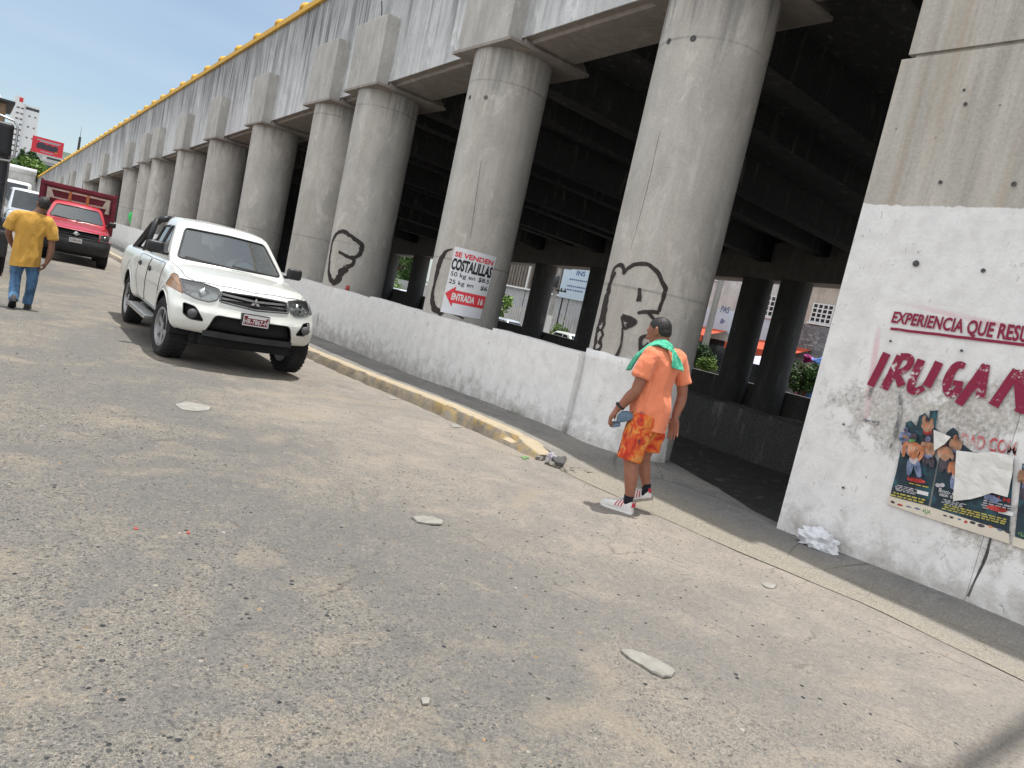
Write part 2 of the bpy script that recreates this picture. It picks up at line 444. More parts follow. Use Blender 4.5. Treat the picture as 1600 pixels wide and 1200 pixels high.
MAT['pillar'] = concrete('pillar_concrete', (.46, .44, .405), (.25, .24, .22), .55, .3, (2.02, 4.9), .2, (5.83, .0395, .12))
MAT['undershade'] = concrete('shade_dark_concrete', (.024, .024, .025), (.013, .013, .014), .6, .3)  # deep shade under the deck is put into this concrete colour
MAT['rear'] = concrete('shade_dark_pillar_concrete', (.09, .086, .076), (.045, .043, .038), .6, .3)  # shaded copy of the pillar concrete, for the rear row and far wall
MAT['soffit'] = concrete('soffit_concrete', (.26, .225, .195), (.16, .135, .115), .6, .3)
MAT['abut'] = painted_wall('abutment_paint', 3.05, [(2.75, 1.32, .75, .38), (1.95, .72, .5, .3), (2.2, 1.55, .5, .25)], 1.)
MAT['whitewall'] = painted_wall('whitewash', None, None, 1.)
def sidewalk_mat():
    n = N('sidewalk_concrete', .9, .2); p = n.pos()
    big = n.noise(p, .9, 5, .6, .3); fine = n.noise(p, 45, 4, .75); mid = n.noise(p, 6, 6, .7, .4)
    c = n.mix(n.ramp(mid, [(.35, 0), (.65, 1)]), (.085, .082, .077), (.165, .158, .145))  # base tone lowered so the wall's shade is in the colour
    c = n.mix(n.ramp(big, [(.45, 0), (.65, .8)]), c, n.mix(fine, (.19, .17, .14), (.28, .25, .21)))
    c = n.mix(.3, c, n.ramp(fine, [(.3, .08), (.7, .5)]))
    cr = n.ramp(n.vor(n.mix(.2, p, n.comb(mid, big, 0.), 'ADD'), .55, 'DISTANCE_TO_EDGE'), [(0, .8), (.008, 0)])
    c = n.mix(cr, c, (.08, .075, .07))
    c = n.mix(n.ramp(n.noise(p, 2.2, 5, .7), [(.6, 0), (.68, .5)]), c, (.1, .098, .09))
    s3 = n.sep(p)
    dk = n.math('MULTIPLY', n.mrange(n.math('ADD', s3[0], n.math('MULTIPLY', n.math('SUBTRACT', mid, .5), .8)), 5.35, 5.95, 1, 0), n.mrange(s3[1], 5.2, 5.8, 1, .25))
    vg = n.vor(p, 120, 'F1', 'Color'); gr = n.ramp(n.sep(vg)[0], [(0, (.06, .058, .055)), (.2, (.16, .148, .125)), (.7, (.25, .23, .19)), (1, (.36, .33, .28))])
    c = n.mix(dk, c, n.mix(n.ramp(mid, [(.35, .75), (.65, .2)]), n.mix(fine, (.19, .17, .135), (.33, .295, .24)), gr))
    n.col(c); n.bump(n.math('ADD', mid, fine), .5, .012)
    return n.m
MAT['sidewalk'] = sidewalk_mat()
def kerb_mat():
    n = N('worn_yellow_kerb_paint', .85, .25); p = n.pos()
    mid = n.noise(p, 7, 6, .7, .4); fine = n.noise(p, 40, 4, .7); big = n.noise(p, 1.6, 4)
    conc = n.mix(n.ramp(mid, [(.3, 0), (.7, 1)]), n.mix(fine, (.13, .115, .095), (.24, .21, .17)), n.mix(fine, (.22, .19, .15), (.38, .33, .26)))
    c = n.mix(n.ramp(n.math('ADD', n.math('MULTIPLY', mid, .65), n.math('MULTIPLY', big, .35)), [(.49, 0), (.57, .8)]), conc, n.mix(fine, (.30, .205, .07), (.42, .30, .12)))
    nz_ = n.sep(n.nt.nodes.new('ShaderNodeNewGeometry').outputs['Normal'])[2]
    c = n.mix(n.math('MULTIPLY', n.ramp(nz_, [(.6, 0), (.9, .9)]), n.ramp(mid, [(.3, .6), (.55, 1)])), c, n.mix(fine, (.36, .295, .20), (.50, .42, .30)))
    lowk = n.math('MULTIPLY', n.mrange(n.math('ADD', n.sep(p)[2], n.math('MULTIPLY', n.math('SUBTRACT', mid, .5), .22)), -.06, .05, 1, 0), n.ramp(nz_, [(.4, .8), (.7, 0)]))
    c = n.mix(lowk, c, conc)
    n.col(c); n.bump(n.math('ADD', mid, fine), .6, .02)
    return n.m
MAT['kerb'] = kerb_mat()
MAT['yellow'] = plain('yellow_rail_paint', (.62, .36, .035), .55, 0, .4, 0, .15, 6)
MAT['dirt'] = concrete('shaded_dark_soil', (.022, .021, .02), (.012, .012, .012), .5, .6)  # dark soil with the underpass gloom put into its colour as well
MAT['ground'] = concrete('pale_ground', (.25, .24, .22), (.18, .17, .16), .3, .3)
def spray_mat():
    n = N('black_spray_paint', .8, .25); p = n.pos(); f = n.noise(n.sc(p, (1, 1, .4)), 40, 5, .8); g = n.noise(p, 6, 3)
    n.col(n.mix(f, (.022, .018, .018), (.055, .045, .043)))
    t = n.nt.nodes.new('ShaderNodeBsdfTransparent'); m = n.nt.nodes.new('ShaderNodeMixShader')
    n.set(m.inputs[0], n.math('MULTIPLY', n.ramp(f, [(.28, .45), (.42, .98)]), n.ramp(g, [(.3, .85), (.5, 1)]))); n.set(m.inputs[1], t.outputs[0]); n.set(m.inputs[2], n.b.outputs[0])
    n.set(n.nt.nodes['Material Output'].inputs[0], m.outputs[0]); return n.m
MAT['spray'] = spray_mat()
MAT['black'] = plain('black_plastic', (.018, .018, .02), .45, 0, .4, 0, .2, 12)
MAT['rubber'] = plain('tyre_rubber', (.022, .022, .023), .85, 0, .25, 0, .3, 10, .15)
MAT['steel'] = plain('steel', (.45, .46, .47), .35, .9, .5)
MAT['dkmetal'] = plain('dark_metal', (.05, .05, .055), .5, .3, .4)
MAT['white'] = plain('white_paint', (.72, .72, .71), .45, 0, .45, 0, .06, 3)
# ------------------------------------------------------------------ the setting: road, kerb, sidewalk, ground
def Lz(y): return interp(y, [(5, 0), (10, -.045), (14, -.08), (25, -.11), (60, -.1), (200, 0)])
def Gz(y): return interp(y, [(5.5, 0), (7.5, -.05), (10, -.13), (12.5, -.18), (16, -.22), (35, -.2), (60, -.12), (200, 0)])
def Sz(y): return interp(y, [(-6, .08), (2, .11), (3.6, .05), (5.2, .08), (6.7, .11), (8, .08), (10, .01), (12.5, -.05), (16, -.09), (35, -.05), (60, .02), (200, .15)])
def kx(y): return interp(y, [(0, 5.25), (1.4, 5.28), (2.4, 5.3), (3.2, 5.12), (4.1, 5.0), (5.7, 4.98), (8, 5.02), (12, 4.92), (20, 4.78), (33, 4.62), (70, 4.5), (200, 4.5)])
def rz(x, y):
    t = sstep(2.4, 4.8, x)
    return lerp(Lz(y), Gz(y), t) + .012*noise.noise((x*.6, y*.6, 0))*(1 if y < 40 else 0)
def grid_sheet(name, xs, ys, fz, mat, fx=None):
    mb = MB(); vs = []; fs = []
    for j, y in enumerate(ys):
        for i, x in enumerate(xs):
            X = fx(x, y) if fx else x
            vs.append((X, y, fz(X, y)))
    n = len(xs)
    for j in range(len(ys)-1):
        for i in range(n-1):
            fs.append((j*n+i, j*n+i+1, (j+1)*n+i+1, (j+1)*n+i))
    mb.mesh(vs, fs)
    o = mb.build(name, mat, None, True, fix=False)
    return tag(o, kind='structure')
def span(a, b, d): 
    k = max(1, int(round((b-a)/d))); return [a+(b-a)*i/k for i in range(k+1)]
grid_sheet('ground', [-3000, -400, -60, 0, 27, 60, 400, 3000], [-400, -60, 0, 60, 400, 4000], lambda x, y: -.62, MAT['ground'])
grid_sheet('road', [-90, -30, -12] + span(-8, 5.6, .2)[0:] + [6.0], [-30, -10] + span(-4, 24, .2) + span(25, 70, 1.) + [90, 130, 250, 600], rz, MAT['road'])
def swz(x, y):
    k = kx(y)
    t = clamp((x-k)/(6.2-k))
    edge = rz(x, y)+.004 if y < 5.2 else lerp(rz(x, y)+.004, Sz(y)-.012, sstep(5.2, 5.9, y))
    return lerp(edge, Sz(y), sstep(0, .8, t)) + .006*noise.noise((x*2, y*2, 4))
grid_sheet('sidewalk', [i/10 for i in range(11)], [-8, -5] + span(-2, 24, .18) + span(25, 100, 1.), swz, MAT['sidewalk'],
           lambda t, y: lerp(kx(y)+(.22*sstep(5.3, 5.9, y)) + .05*noise.noise((0, y*1.7, 2)), 6.25, t))
# threshold of the opening: sidewalk runs a little way in and ends in a ragged edge
mb = MB(); vs = []; fs = []
ys = span(3.3, 6.0, .15)
for y in ys:
    xe = interp(y, [(3.3, 6.45), (3.9, 6.5), (5.2, 6.98), (6.0, 7.2)]) + .04*noise.noise((3, y*3, 0))
    vs += [(6.2, y, Sz(y)-.001), (xe-.02, y, Sz(y)-.03), (xe, y, Sz(y)-.45)]
for j in range(len(ys)-1):
    for i in range(2): fs.append((j*3+i, j*3+i+1, (j+1)*3+i+1, (j+1)*3+i))
mb.mesh(vs, fs)
tag(mb.build('sidewalk_edge', MAT['sidewalk'], None, False, fix=False), kind='structure')
def fz_floor(x, y):
    return interp(x, [(6, -.25), (12, -.38), (25, -.52)]) + .05*noise.noise((x*.7, y*.7, 1)) + .03*noise.noise((x*2.5, y*2.5, 1))
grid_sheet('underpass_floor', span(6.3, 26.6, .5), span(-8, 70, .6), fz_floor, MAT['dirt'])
# kerb with a worn, chipped face
def kerb():
    mb = MB(); ys = span(5.72, 24, .07) + span(24.5, 110, .6)
    rows = []
    for y in ys:
        k = kx(y); zg = rz(k, y)-.03; zt = Sz(y)+.012
        if y < 6.1: zt -= .05*(6.1-y)/.4
        n1 = .045*noise.noise((y*3.1, 0, 0)) + .016*noise.noise((y*11, 0, 0)); n2 = .022*noise.noise((y*4.3, 5, 0))
        chip = max(0, noise.noise((y*2.3, 9, 0))-.12)*.2
        rows.append([mb.bm.verts.new(q) for q in ((k-.03+n1, y, zg), (k-.005+n1*.7, y, lerp(zg, zt, .5)), (k+.006+n2*.6+chip, y, zt-.016-chip*.6), (k+.02+n2*.6+chip, y, zt-chip*.15), (k+.12, y, zt+.008*noise.noise((y*6, 3, 0))), (k+.25+.03*noise.noise((y*5, 7, 0)), y, zt-.004), (k+.26, y, zt-.06))])
    for a, b in zip(rows, rows[1:]):
        for i in range(6): mb.bm.faces.new((a[i], a[i+1], b[i+1], b[i]))
    mb.bm.faces.new(rows[0])
    tag(mb.build('kerb', MAT['kerb'], None, False, auto=50), kind='structure')
kerb()
# ------------------------------------------------------------------ viaduct
X0, RP = 6.8156, .655                      # pillar axis, radius
XF, XB = 6.40, 6.13                        # fascia plane, cap-box plane
def zpar(y): return 8.74-.0387*y
def zbot(y): return 5.93-.0390*y
def zcap(y): return 5.83-.0395*y           # underside of the caps
PILL = [6.36, 10.65, 15.22, 17.68, 22.55, 27.43, 32.32, 37.5, 40.5, 45.1, 54.2, 63.0]
VB = (16, 30, 0)
via = thing('viaduct', 'long raised concrete road viaduct on round pillars with a yellow painted rail along its edge', 'viaduct', VB)
YEND = 215.
# fascia girder: parapet face, lip, soffit
ysf = [-8.] + span(-4, 70, 2.) + [90, 120, 160, YEND]
def strip(name, prof, ys, mat, parent, auto=None, close=True):
    mb = MB(VB); rows = []
    for y in ys: rows.append([mb.bm.verts.new((x, y, z)) for x, z in prof(y)])
    m = len(rows[0])
    for a, b in zip(rows, rows[1:]):
        for i in range(m if close else m-1): mb.bm.faces.new((a[i], a[(i+1) % m], b[(i+1) % m], b[i]))
    if close: mb.bm.faces.new(rows[0][::-1]); mb.bm.faces.new(rows[-1])
    return mb.build(name, mat, parent, False, auto)
fas = strip('fascia_girder', lambda y: [(XF, zbot(y) if y < 68 else min(zbot(y), -.3)), (XF, zpar(y)-.05), (XF+.28, zpar(y)-.05), (XF+.28, zpar(y)-1.2), (XF+.62, zpar(y)-1.2), (XF+.62, zbot(y)-.002 if y < 68 else min(zbot(y), -.3))], span(3.45, 68, 2.), MAT['fascia'], via)
strip('ramp_face', lambda y: [(XF-.004, -.4), (XF-.004, zpar(y)-.05), (XF+.28, zpar(y)-.05), (XF+.28, -.4)], [67.95, 90, 120, 160, YEND], MAT['fascia'], via)
strip('fascia_girder', lambda y: [(XF+.55, 5.95), (XF+.55, zpar(y)-.05), (XF+.8, zpar(y)-.05), (XF+.8, 5.95)], [-8., -4., 0., 3.44], MAT['fascia'], via)
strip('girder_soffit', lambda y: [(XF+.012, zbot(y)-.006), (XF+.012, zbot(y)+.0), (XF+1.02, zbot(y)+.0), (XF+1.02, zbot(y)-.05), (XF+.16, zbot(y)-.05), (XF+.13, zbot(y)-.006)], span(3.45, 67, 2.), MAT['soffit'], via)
strip('inner_girder', lambda y: [(XF+.64, zbot(y)+.005), (XF+.64, zpar(y)-1.3), (XF+1.0, zpar(y)-1.3), (XF+1.0, zbot(y)+.005)], span(-4, 67, 2.), MAT['undershade'], via)
strip('deck_slab', lambda y: [(XF+.3, zpar(y)-1.19), (XF+.3, zpar(y)-.95), (26.2, zpar(y)-1.75), (26.2, zpar(y)-2.0)], ysf, MAT['undershade'], via)
# far edge girder and its low wall
def zfar(y): return 5.37-.045*y
strip('far_girder', lambda y: [(25.0, zfar(y)), (25.0, zpar(y)-2.01), (26.1, zpar(y)-2.01), (26.1, zfar(y))], span(-8, 68, 2.), MAT['soffit'], via)
# yellow rail along the parapet with round caps
rail = strip('yellow_rail', lambda y: [(XF-.08, zpar(y)-.14), (XF-.08, zpar(y)+.0), (XF+.34, zpar(y)+.0), (XF+.34, zpar(y)-.14), (XF+.285, zpar(y)-.14), (XF+.285, zpar(y)-.045), (XF-.005, zpar(y)-.045), (XF-.005, zpar(y)-.14)], [3.45]+ysf[ysf.index(4.) if 4. in ysf else 5:], MAT['yellow'], via)
mb = MB()
mb.lathe([(.21, 0), (.21, .06), (.185, .12), (.14, .165), (.075, .195), (0.0001, .205)], 'Z', (0, 0, 0), 20)
dome0 = mb.build('round_cap', MAT['yellow'], rail, True)
y = 12.6; first = True
while y < 120:
    d = dome0 if first else dome0.copy()
    if not first: COL.objects.link(d); d.parent = rail
    d.location = Vector((XF+.10, y, zpar(y)-.002))-Vector(VB); d.scale = (1, 1.15, 1); first = False
    y += 2.02
    if y > 84: y += 1
# cross girders under the deck
for i, y in enumerate(span(-6, 66, 2.44)):
    mb = MB(VB); d = .55 if i % 2 else .85
    zt = zpar(y)-1.2
    a = (7.45, zt-.02-d, zt); b = (24.98, zt-.75-d, zt-.75)
    w = .26
    vs = [(a[0], y-w, a[1]), (a[0], y+w, a[1]), (a[0], y+w, a[2]), (a[0], y-w, a[2]), (b[0], y-w, b[1]), (b[0], y+w, b[1]), (b[0], y+w, b[2]), (b[0], y-w, b[2])]
    mb.mesh(vs, [(0, 1, 2, 3), (4, 7, 6, 5), (0, 4, 5, 1), (1, 5, 6, 2), (2, 6, 7, 3), (3, 7, 4, 0)])
    mb.build('cross_girder', MAT['undershade'], via)
# pillars, caps and boxes
HOLES = {6.36: [(169.7, 4.89), (-159.8, 4.88)], 10.65: [(175, 4.63), (-152, 4.62)], 40.5: [(-160, 3.3)], 22.55: [(168, 4.1)]}
pill_objs = {}
for y in PILL:
    zc = zcap(y)
    if y > 3:
        mb = MB(VB)
        prof = [(RP, -.6)] + [(RP+.004*noise.noise((z*2, y, 0)), z) for z in span(-.3, zc-.06, .35)] + [(RP, zc)]
        mb.lathe(prof, 'Z', (X0, y, 0), 56)
        po = mb.build('pillar', MAT['pillar'], via, True, auto=40)
        pill_objs[y] = po
        for a, z in HOLES.get(y, []):
            mb = MB(VB); ca, sa = math.cos(R(a)), math.sin(R(a))
            m = Matrix.Translation((X0+ca*(RP-.012), y+sa*(RP-.012), z)) @ Vector((ca, sa, 0)).to_track_quat('Z', 'Y').to_matrix().to_4x4()
            b = bmesh.new(); bmesh.ops.create_cone(b, cap_ends=True, segments=12, radius1=.04, radius2=.036, depth=.032)
            mb.add(b, m)
            mb.build('form_hole_shade', MAT['dirt'], po)  # dark disc, the shade inside the hole is its colour
    # cap slab
    mb = MB(VB)
    mb.bx(XB-.012, XB+1.62, y-.86, y+.86, zc, zc+.045)
    vs = [(XB+.3, y-.84, zc+.045), (XB+1.6, y-.84, zc+.045), (XB+1.6, y+.84, zc+.045), (XB+.3, y+.84, zc+.045), (XB+.3, y-.72, zc+.34), (XB+1.45, y-.72, zc+.34), (XB+1.45, y+.72, zc+.34), (XB+.3, y+.72, zc+.34)]
    mb.mesh(vs, [(4, 5, 6, 7), (0, 1, 5, 4), (1, 2, 6, 5), (2, 3, 7, 6), (3, 0, 4, 7), (0, 3, 2, 1)])
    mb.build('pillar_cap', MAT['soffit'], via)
    mb = MB(VB)
    mb.bx(XB, XF+.01, y-.74, y+.74, zc+.047, zc+1.4, .012)
    bo = mb.build('cap_box', MAT['box'], via)
for y in (72.3, 75.0, 82.5, 92.):
    mb = MB(VB); mb.bx(XB, XF+.01, y-.74, y+.74, zcap(y)-1.4 if y < 80 else -.4, zcap(y)+1.35, .012); mb.build('cap_box', MAT['box'], via)
# a bit of bent reinforcing bar left in the cast box
mb = MB(VB); p = at_x((596, 24), XB+.12); mb.tube([p, p+Vector((0, .03, .12)), p+Vector((-.02, .08, .3))], .012, 6); mb.build('rebar_stub', MAT['dkmetal'], via)
# rear pillars
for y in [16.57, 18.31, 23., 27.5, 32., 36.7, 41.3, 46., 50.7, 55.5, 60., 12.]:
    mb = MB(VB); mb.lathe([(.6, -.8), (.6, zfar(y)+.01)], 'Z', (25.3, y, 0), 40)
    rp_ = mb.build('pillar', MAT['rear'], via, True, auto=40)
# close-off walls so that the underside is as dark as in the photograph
mb = MB(VB); mb.bx(6.5, 26, -8.6, -8.1, -1, 9.2); mb.build('added_end_wall', MAT['undershade'], via)  # unseen wall added to keep light out of the underside
mb = MB(VB); mb.bx(7.03, 26, 68, 68.5, -1, 5.2); mb.build('ramp_wall', MAT['undershade'], via)
# abutment wall to the right, written over and postered
XA = 6.163
AB = (XA+.6, 0, 0)
abu = thing('abutment_wall', 'tall concrete wall with its lower half painted white and faded maroon lettering', 'wall', AB)
mb = MB(AB)
def wall_grid(mb, y0, y1, z0, z1, x, thick, n=.02, bow=.0):
    ny, nz = max(2, int((y1-y0)/.12)), max(2, int((z1-z0)/.12)); vs = []; fs = []
    for j in range(nz+1):
        for i in range(ny+1):
            yy = lerp(y0, y1, i/ny); zz = lerp(z0, z1, j/nz)
            e = min(i, ny-i, j, nz-j)
            d = n*(noise.noise((yy*.9, zz*.9, x))+.5*noise.noise((yy*2.7, zz*2.7, x))) if e > 0 else 0
            vs.append((x+d, yy, zz))
    m = ny+1
    for j in range(nz):
        for i in range(ny): fs.append((j*m+i, (j+1)*m+i, (j+1)*m+i+1, j*m+i+1))
    k = len(vs)
    vs += [(x+thick, y0, z0), (x+thick, y1, z0), (x+thick, y1, z1), (x+thick, y0, z1)]
    c = [0, ny, nz*m+ny, nz*m]
    fs += [(k, k+3, k+2, k+1)]
    fs += [tuple(list(range(0, ny+1)) + [k+1, k])[::-1], tuple(list(range(nz*m, nz*m+ny+1)) + [k+2, k+3]),
           tuple([j*m for j in range(nz+1)] + [k+3, k]), tuple([j*m+ny for j in range(nz+1)][::-1] + [k+1, k+2])]
    mb.mesh(vs, fs)
wall_grid(mb, 1.985, 3.60, -.4, 4.30, XA, 1.3, .01)
wall_grid(mb, -8, 3.55, 4.335, 5.9, XA, 1.3, .008)
wall_grid(mb, -8, 1.98, -.4, 4.30, XA-.006, 1.3, .01)
mb.bx(XA+.03, XA+1.2, -8, 3.5, 4.2, 4.4)
abo = mb.build('wall_body', MAT['abut'], abu, False, auto=35)
# form-tie holes as dark plugs, their inner shade put into the colour
mb = MB(AB)
for q, rr in (((1432, 412), .035), ((1537, 423), .022), ((1470, 285), .02), ((1585, 288), .024), ((1507, 141), .014), ((1509, 163), .02), ((1503, 548), .014), ((1392, 533), .012), ((1319, 663), .012), ((1318, 762), .012)):
    p = at_x(q, XA)
    m = Matrix.Translation((XA-.001, p.y, p.z)) @ Matrix.Rotation(R(90), 4, 'Y')
    b = bmesh.new(); bmesh.ops.create_cone(b, cap_ends=True, segments=14, radius1=rr*.75, radius2=rr*.55, depth=.024); mb.add(b, m)
mb.build('form_hole_shade', MAT['dirt'], abu)
# ------------------------------------------------------------------ low walls between the pillars
WP = [(6.70, 8.72, 1.13, 0.0), (8.74, 12.95, 1.075, .03), (12.97, 17.9, 1.04, .05), (17.92, 24.9, 1.03, .02), (24.92, 34., 1.05, .03), (34.02, 50, 1.1, .03), (50.02, 67.5, 1.15, .03)]
lw = thing('low_wall', 'whitewashed low wall running between the viaduct pillars behind the yellow kerb', 'wall', (XA+.1, 8, 0))
def low_panel(y0, y1, zt, dx):
    mb = MB((XA+.1, 8, 0)); ny = max(6, int((y1-y0)/.08)); nz = 14; vs = []; fs = []
    def face(y):
        # bulges a little round the pillar feet
        b = 0
        for p in PILL: b = max(b, .055*max(0, 1-((y-p)/.75)**2)) if abs(y-p) < .75 else b
        return XA+dx-b
    for j in range(nz+1):
        for i in range(ny+1):
            y = lerp(y0, y1, i/ny)
            top = zt+.015*noise.noise((y*1.3, zt, 0))+.006*noise.noise((y*9, zt, 2))
            z = lerp(-.6, top, j/nz)
            vs.append((face(y)+.012*(noise.noise((y*1.1, z*1.1, 7))+.4*noise.noise((y*5, z*5, 7))), y, z))
    m = ny+1
    for j in range(nz):
        for i in range(ny): fs.append((j*m+i, (j+1)*m+i, (j+1)*m+i+1, j*m+i+1))
    k = len(vs)
    # flat top and a back
    for i in range(m): q = vs[nz*m+i]; vs.append((XA+.26, q[1], q[2]))
    for i in range(m): q = vs[i]; vs.append((XA+.26, q[1], q[2]))
    for i in range(ny):
        fs.append((nz*m+i, k+i, k+i+1, nz*m+i+1)); fs.append((k+i, k+m+i, k+m+i+1, k+i+1))
    fs.append(tuple([j*m for j in range(nz+1)] + [k, k+m])); fs.append(tuple([j*m+ny for j in range(nz+1)][::-1] + [k+m+ny, k+ny]))
    mb.mesh(vs, fs)
    mb.build('wall_panel', MAT['whitewall'], lw, False, auto=40)
for a in WP: low_panel(*a)
# the first pillar has its foot painted and rounded out to meet the wall end
mb = MB((XA+.1, 8, 0)); rows = []
for z in span(-.5, 1.2, .1):
    rr = RP+.035+.012*noise.noise((z*3, 1, 1)) + (.05*(1-z/.4) if z < .4 else 0)
    top = z > 1.19
    rows.append([(X0+rr*math.cos(a), 6.36+rr*math.sin(a), z+(.02*noise.noise((a*3, 2, 2)) if top else 0)) for a in [R(150+k*5) for k in range(26)]])
rows.append([(X0+(RP-.02)*math.cos(a), 6.36+(RP-.02)*math.sin(a), rows[-1][k][2]+.004) for k, a in enumerate([R(150+k*5) for k in range(26)])])
vs = [p for r_ in rows for p in r_]; m = 26
mb.mesh(vs, [(j*m+i, j*m+i+1, (j+1)*m+i+1, (j+1)*m+i) for j in range(len(rows)-1) for i in range(m-1)])
mb.build('painted_foot', MAT['whitewall'], lw, True)
# low wall on the far side of the underpass, shade put into its colour
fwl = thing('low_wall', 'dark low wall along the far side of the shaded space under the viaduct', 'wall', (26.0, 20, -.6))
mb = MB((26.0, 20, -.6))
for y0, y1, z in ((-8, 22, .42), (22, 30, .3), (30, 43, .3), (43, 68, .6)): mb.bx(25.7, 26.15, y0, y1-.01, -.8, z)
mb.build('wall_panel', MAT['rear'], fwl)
# ------------------------------------------------------------------ writing on the abutment
MAT['maroon'] = None
def worn_paint(name, c, lo=.5, hi=.6, under=(.6, .595, .58)):
    n = N(name, .8, .3); p = n.pos()
    mid = n.noise(p, 5.5, 6, .68, .3); fine = n.noise(p, 30, 5, .7)
    f = n.math('ADD', n.math('MULTIPLY', mid, .55), n.math('MULTIPLY', fine, .45))
    n.col(n.mix(n.ramp(f, [(lo, 0), (hi, 1)]), n.mix(fine, c, tuple(q*1.35 for q in c)), under)); n.bump(fine, .3, .01)
    return n.m
MAT['maroon'] = worn_paint('maroon_paint', (.20, .018, .045), .55, .61)
MAT['maroontext'] = worn_paint('maroon_lettering_paint', (.20, .018, .045), .62, .68)
MAT['fadedred'] = worn_paint('faded_red_paint', (.42, .07, .08), .47, .58, (.5, .48, .45))
MAT['pinkspray'] = None
# the plane of the wall as (u,v): u runs to the right in the photograph (towards the viewer, -Y), v is up
def wall_uv(u, v, w): return Vector((XA-.013-w, 4-u, v))
def wuv(px): p = at_x(px, XA-.013); return (4-p.y, p.z)
def quad_fit(mb, txt, tl, tr, bl, bold=0, shear=0, uneven=0, br=None):
    """text fitted to a four-cornered region given by picture points on the wall"""
    a, b, c = Vector(wuv(tl)), Vector(wuv(tr)), Vector(wuv(bl))
    d = Vector(wuv(br)) if br else b+c-a
    def fn(u, v, w):
        lo = c.lerp(d, u); hi = a.lerp(b, u); q = lo.lerp(hi, v)
        return wall_uv(q.x, q.y, w)
    text_fit(mb, txt, 0, 1, 0, 1, fn, bold, shear, 0, uneven)
mb = MB(AB)
quad_fit(mb, 'EXPERIENCIA QUE RESU', (1396, 486), (1612, 510), (1391, 507), .03, .12, .004, (1607, 541))
a, b = wuv((1391, 514)), wuv((1612, 541))
pts = [Vector((lerp(a[0], b[0], t), lerp(a[1], b[1], t)+.004*noise.noise((t*9, 0, 0)))) for t in [i/14 for i in range(15)]]
top = [(p.x, p.y+.014+.003*noise.noise((i, 1, 0))) for i, p in enumerate(pts)]; bot = [(p.x, p.y-.008+.003*noise.noise((i, 5, 0))) for i, p in enumerate(pts)]
vs = [wall_uv(u, v, 0) for u, v in top+bot]; mb.mesh(vs, [(i, i+1, 15+i+1, 15+i) for i in range(14)])
mb.build('slogan_lettering', MAT['maroontext'], abu)
mb = MB(AB)
# big brush-written word: slanted broad strokes, drawn from picture points (stroke centre lines with widths)
def stroke(mb, pxs, w, fn=None, uvs=None, jitter=.12, wk=1.):
    uv = uvs or [wuv(p) for p in pxs]
    q = [Vector(p) for p in uv]; out = []
    if len(q) > 2:
        for _ in range(2):
            k_ = [q[0]]
            for a_, b_ in zip(q, q[1:]): k_ += [a_.lerp(b_, .25), a_.lerp(b_, .75)]
            q = k_+[q[-1]]
    # resample
    P = []
    for a_, b_ in zip(q, q[1:]):
        k = max(2, int((b_-a_).length/.025)); P += [a_.lerp(b_, i/k) for i in range(k)]
    P.append(q[-1])
    ws = w if isinstance(w, (list, tuple)) else [w]*2
    L = []
    for i, p in enumerate(P):
        t = (P[min(i+2, len(P)-1)]-P[max(i-2, 0)]).normalized(); nn = Vector((-t.y, t.x)); f = i/(len(P)-1)
        ww = interp(f, [(k/(len(ws)-1), v) for k, v in enumerate(ws)])/2*wk
        j1 = 1+jitter*noise.noise((p.x*14, p.y*14, 1)); j2 = 1+jitter*noise.noise((p.x*14, p.y*14, 4))
        L.append((p+nn*ww*j1, p-nn*ww*j2))
    g = fn or (lambda u, v, h: wall_uv(u, v, h))
    vs = [g(a_.x, a_.y, 0) for a_, b_ in L]+[g(b_.x, b_.y, 0) for a_, b_ in L]; n_ = len(L)
    mb.mesh(vs, [(i, i+1, n_+i+1, n_+i) for i in range(n_-1)])
BW = .068
wordstrokes = [
    ([(1386, 552), (1360, 603)], BW),                                             # I
    ([(1407, 556), (1381, 608)], BW), ([(1407, 557), (1422, 557), (1424, 568), (1412, 580), (1398, 583)], [0.056, 0.056, 0.050, 0.039]), ([(1400, 582), (1409, 603)], [0.050, 0.067]),   # R
    ([(1440, 562), (1420, 606), (1428, 613), (1444, 606)], [BW, 0.065, 0.056, 0.050]), ([(1468, 566), (1448, 604)], BW),   # U
    ([(1508, 572), (1496, 568), (1482, 588), (1478, 612), (1490, 618), (1500, 604)], [0.045, 0.056, 0.067, 0.062, 0.056, 0.056]), ([(1489, 598), (1505, 600)], .042),     # G
    ([(1541, 570), (1498, 632)], [0.056, 0.067]), ([(1541, 570), (1532, 622)], [0.056, 0.067]), ([(1516, 606), (1538, 608)], .042),   # A
    ([(1590, 578), (1552, 634)], [0.062, 0.073]), ([(1592, 578), (1597, 640)], [0.067, 0.078]), ([(1625, 582), (1592, 645)], .065)]   # M
for k, (pts, w) in enumerate(wordstrokes):
    stroke(mb, pts, w, lambda u, v, h, k=k: wall_uv(u, v, .0006*k))
mb.build('painted_word', MAT['maroon'], abu)
mb = MB(AB)
quad_fit(mb, 'DAD COM', (1502, 676), (1590, 690), (1499, 698), .02, .1, .006, (1588, 712))
stroke(mb, [(1498, 701), (1519, 706)], .02)
mb.build('faded_lettering', MAT['fadedred'], abu)
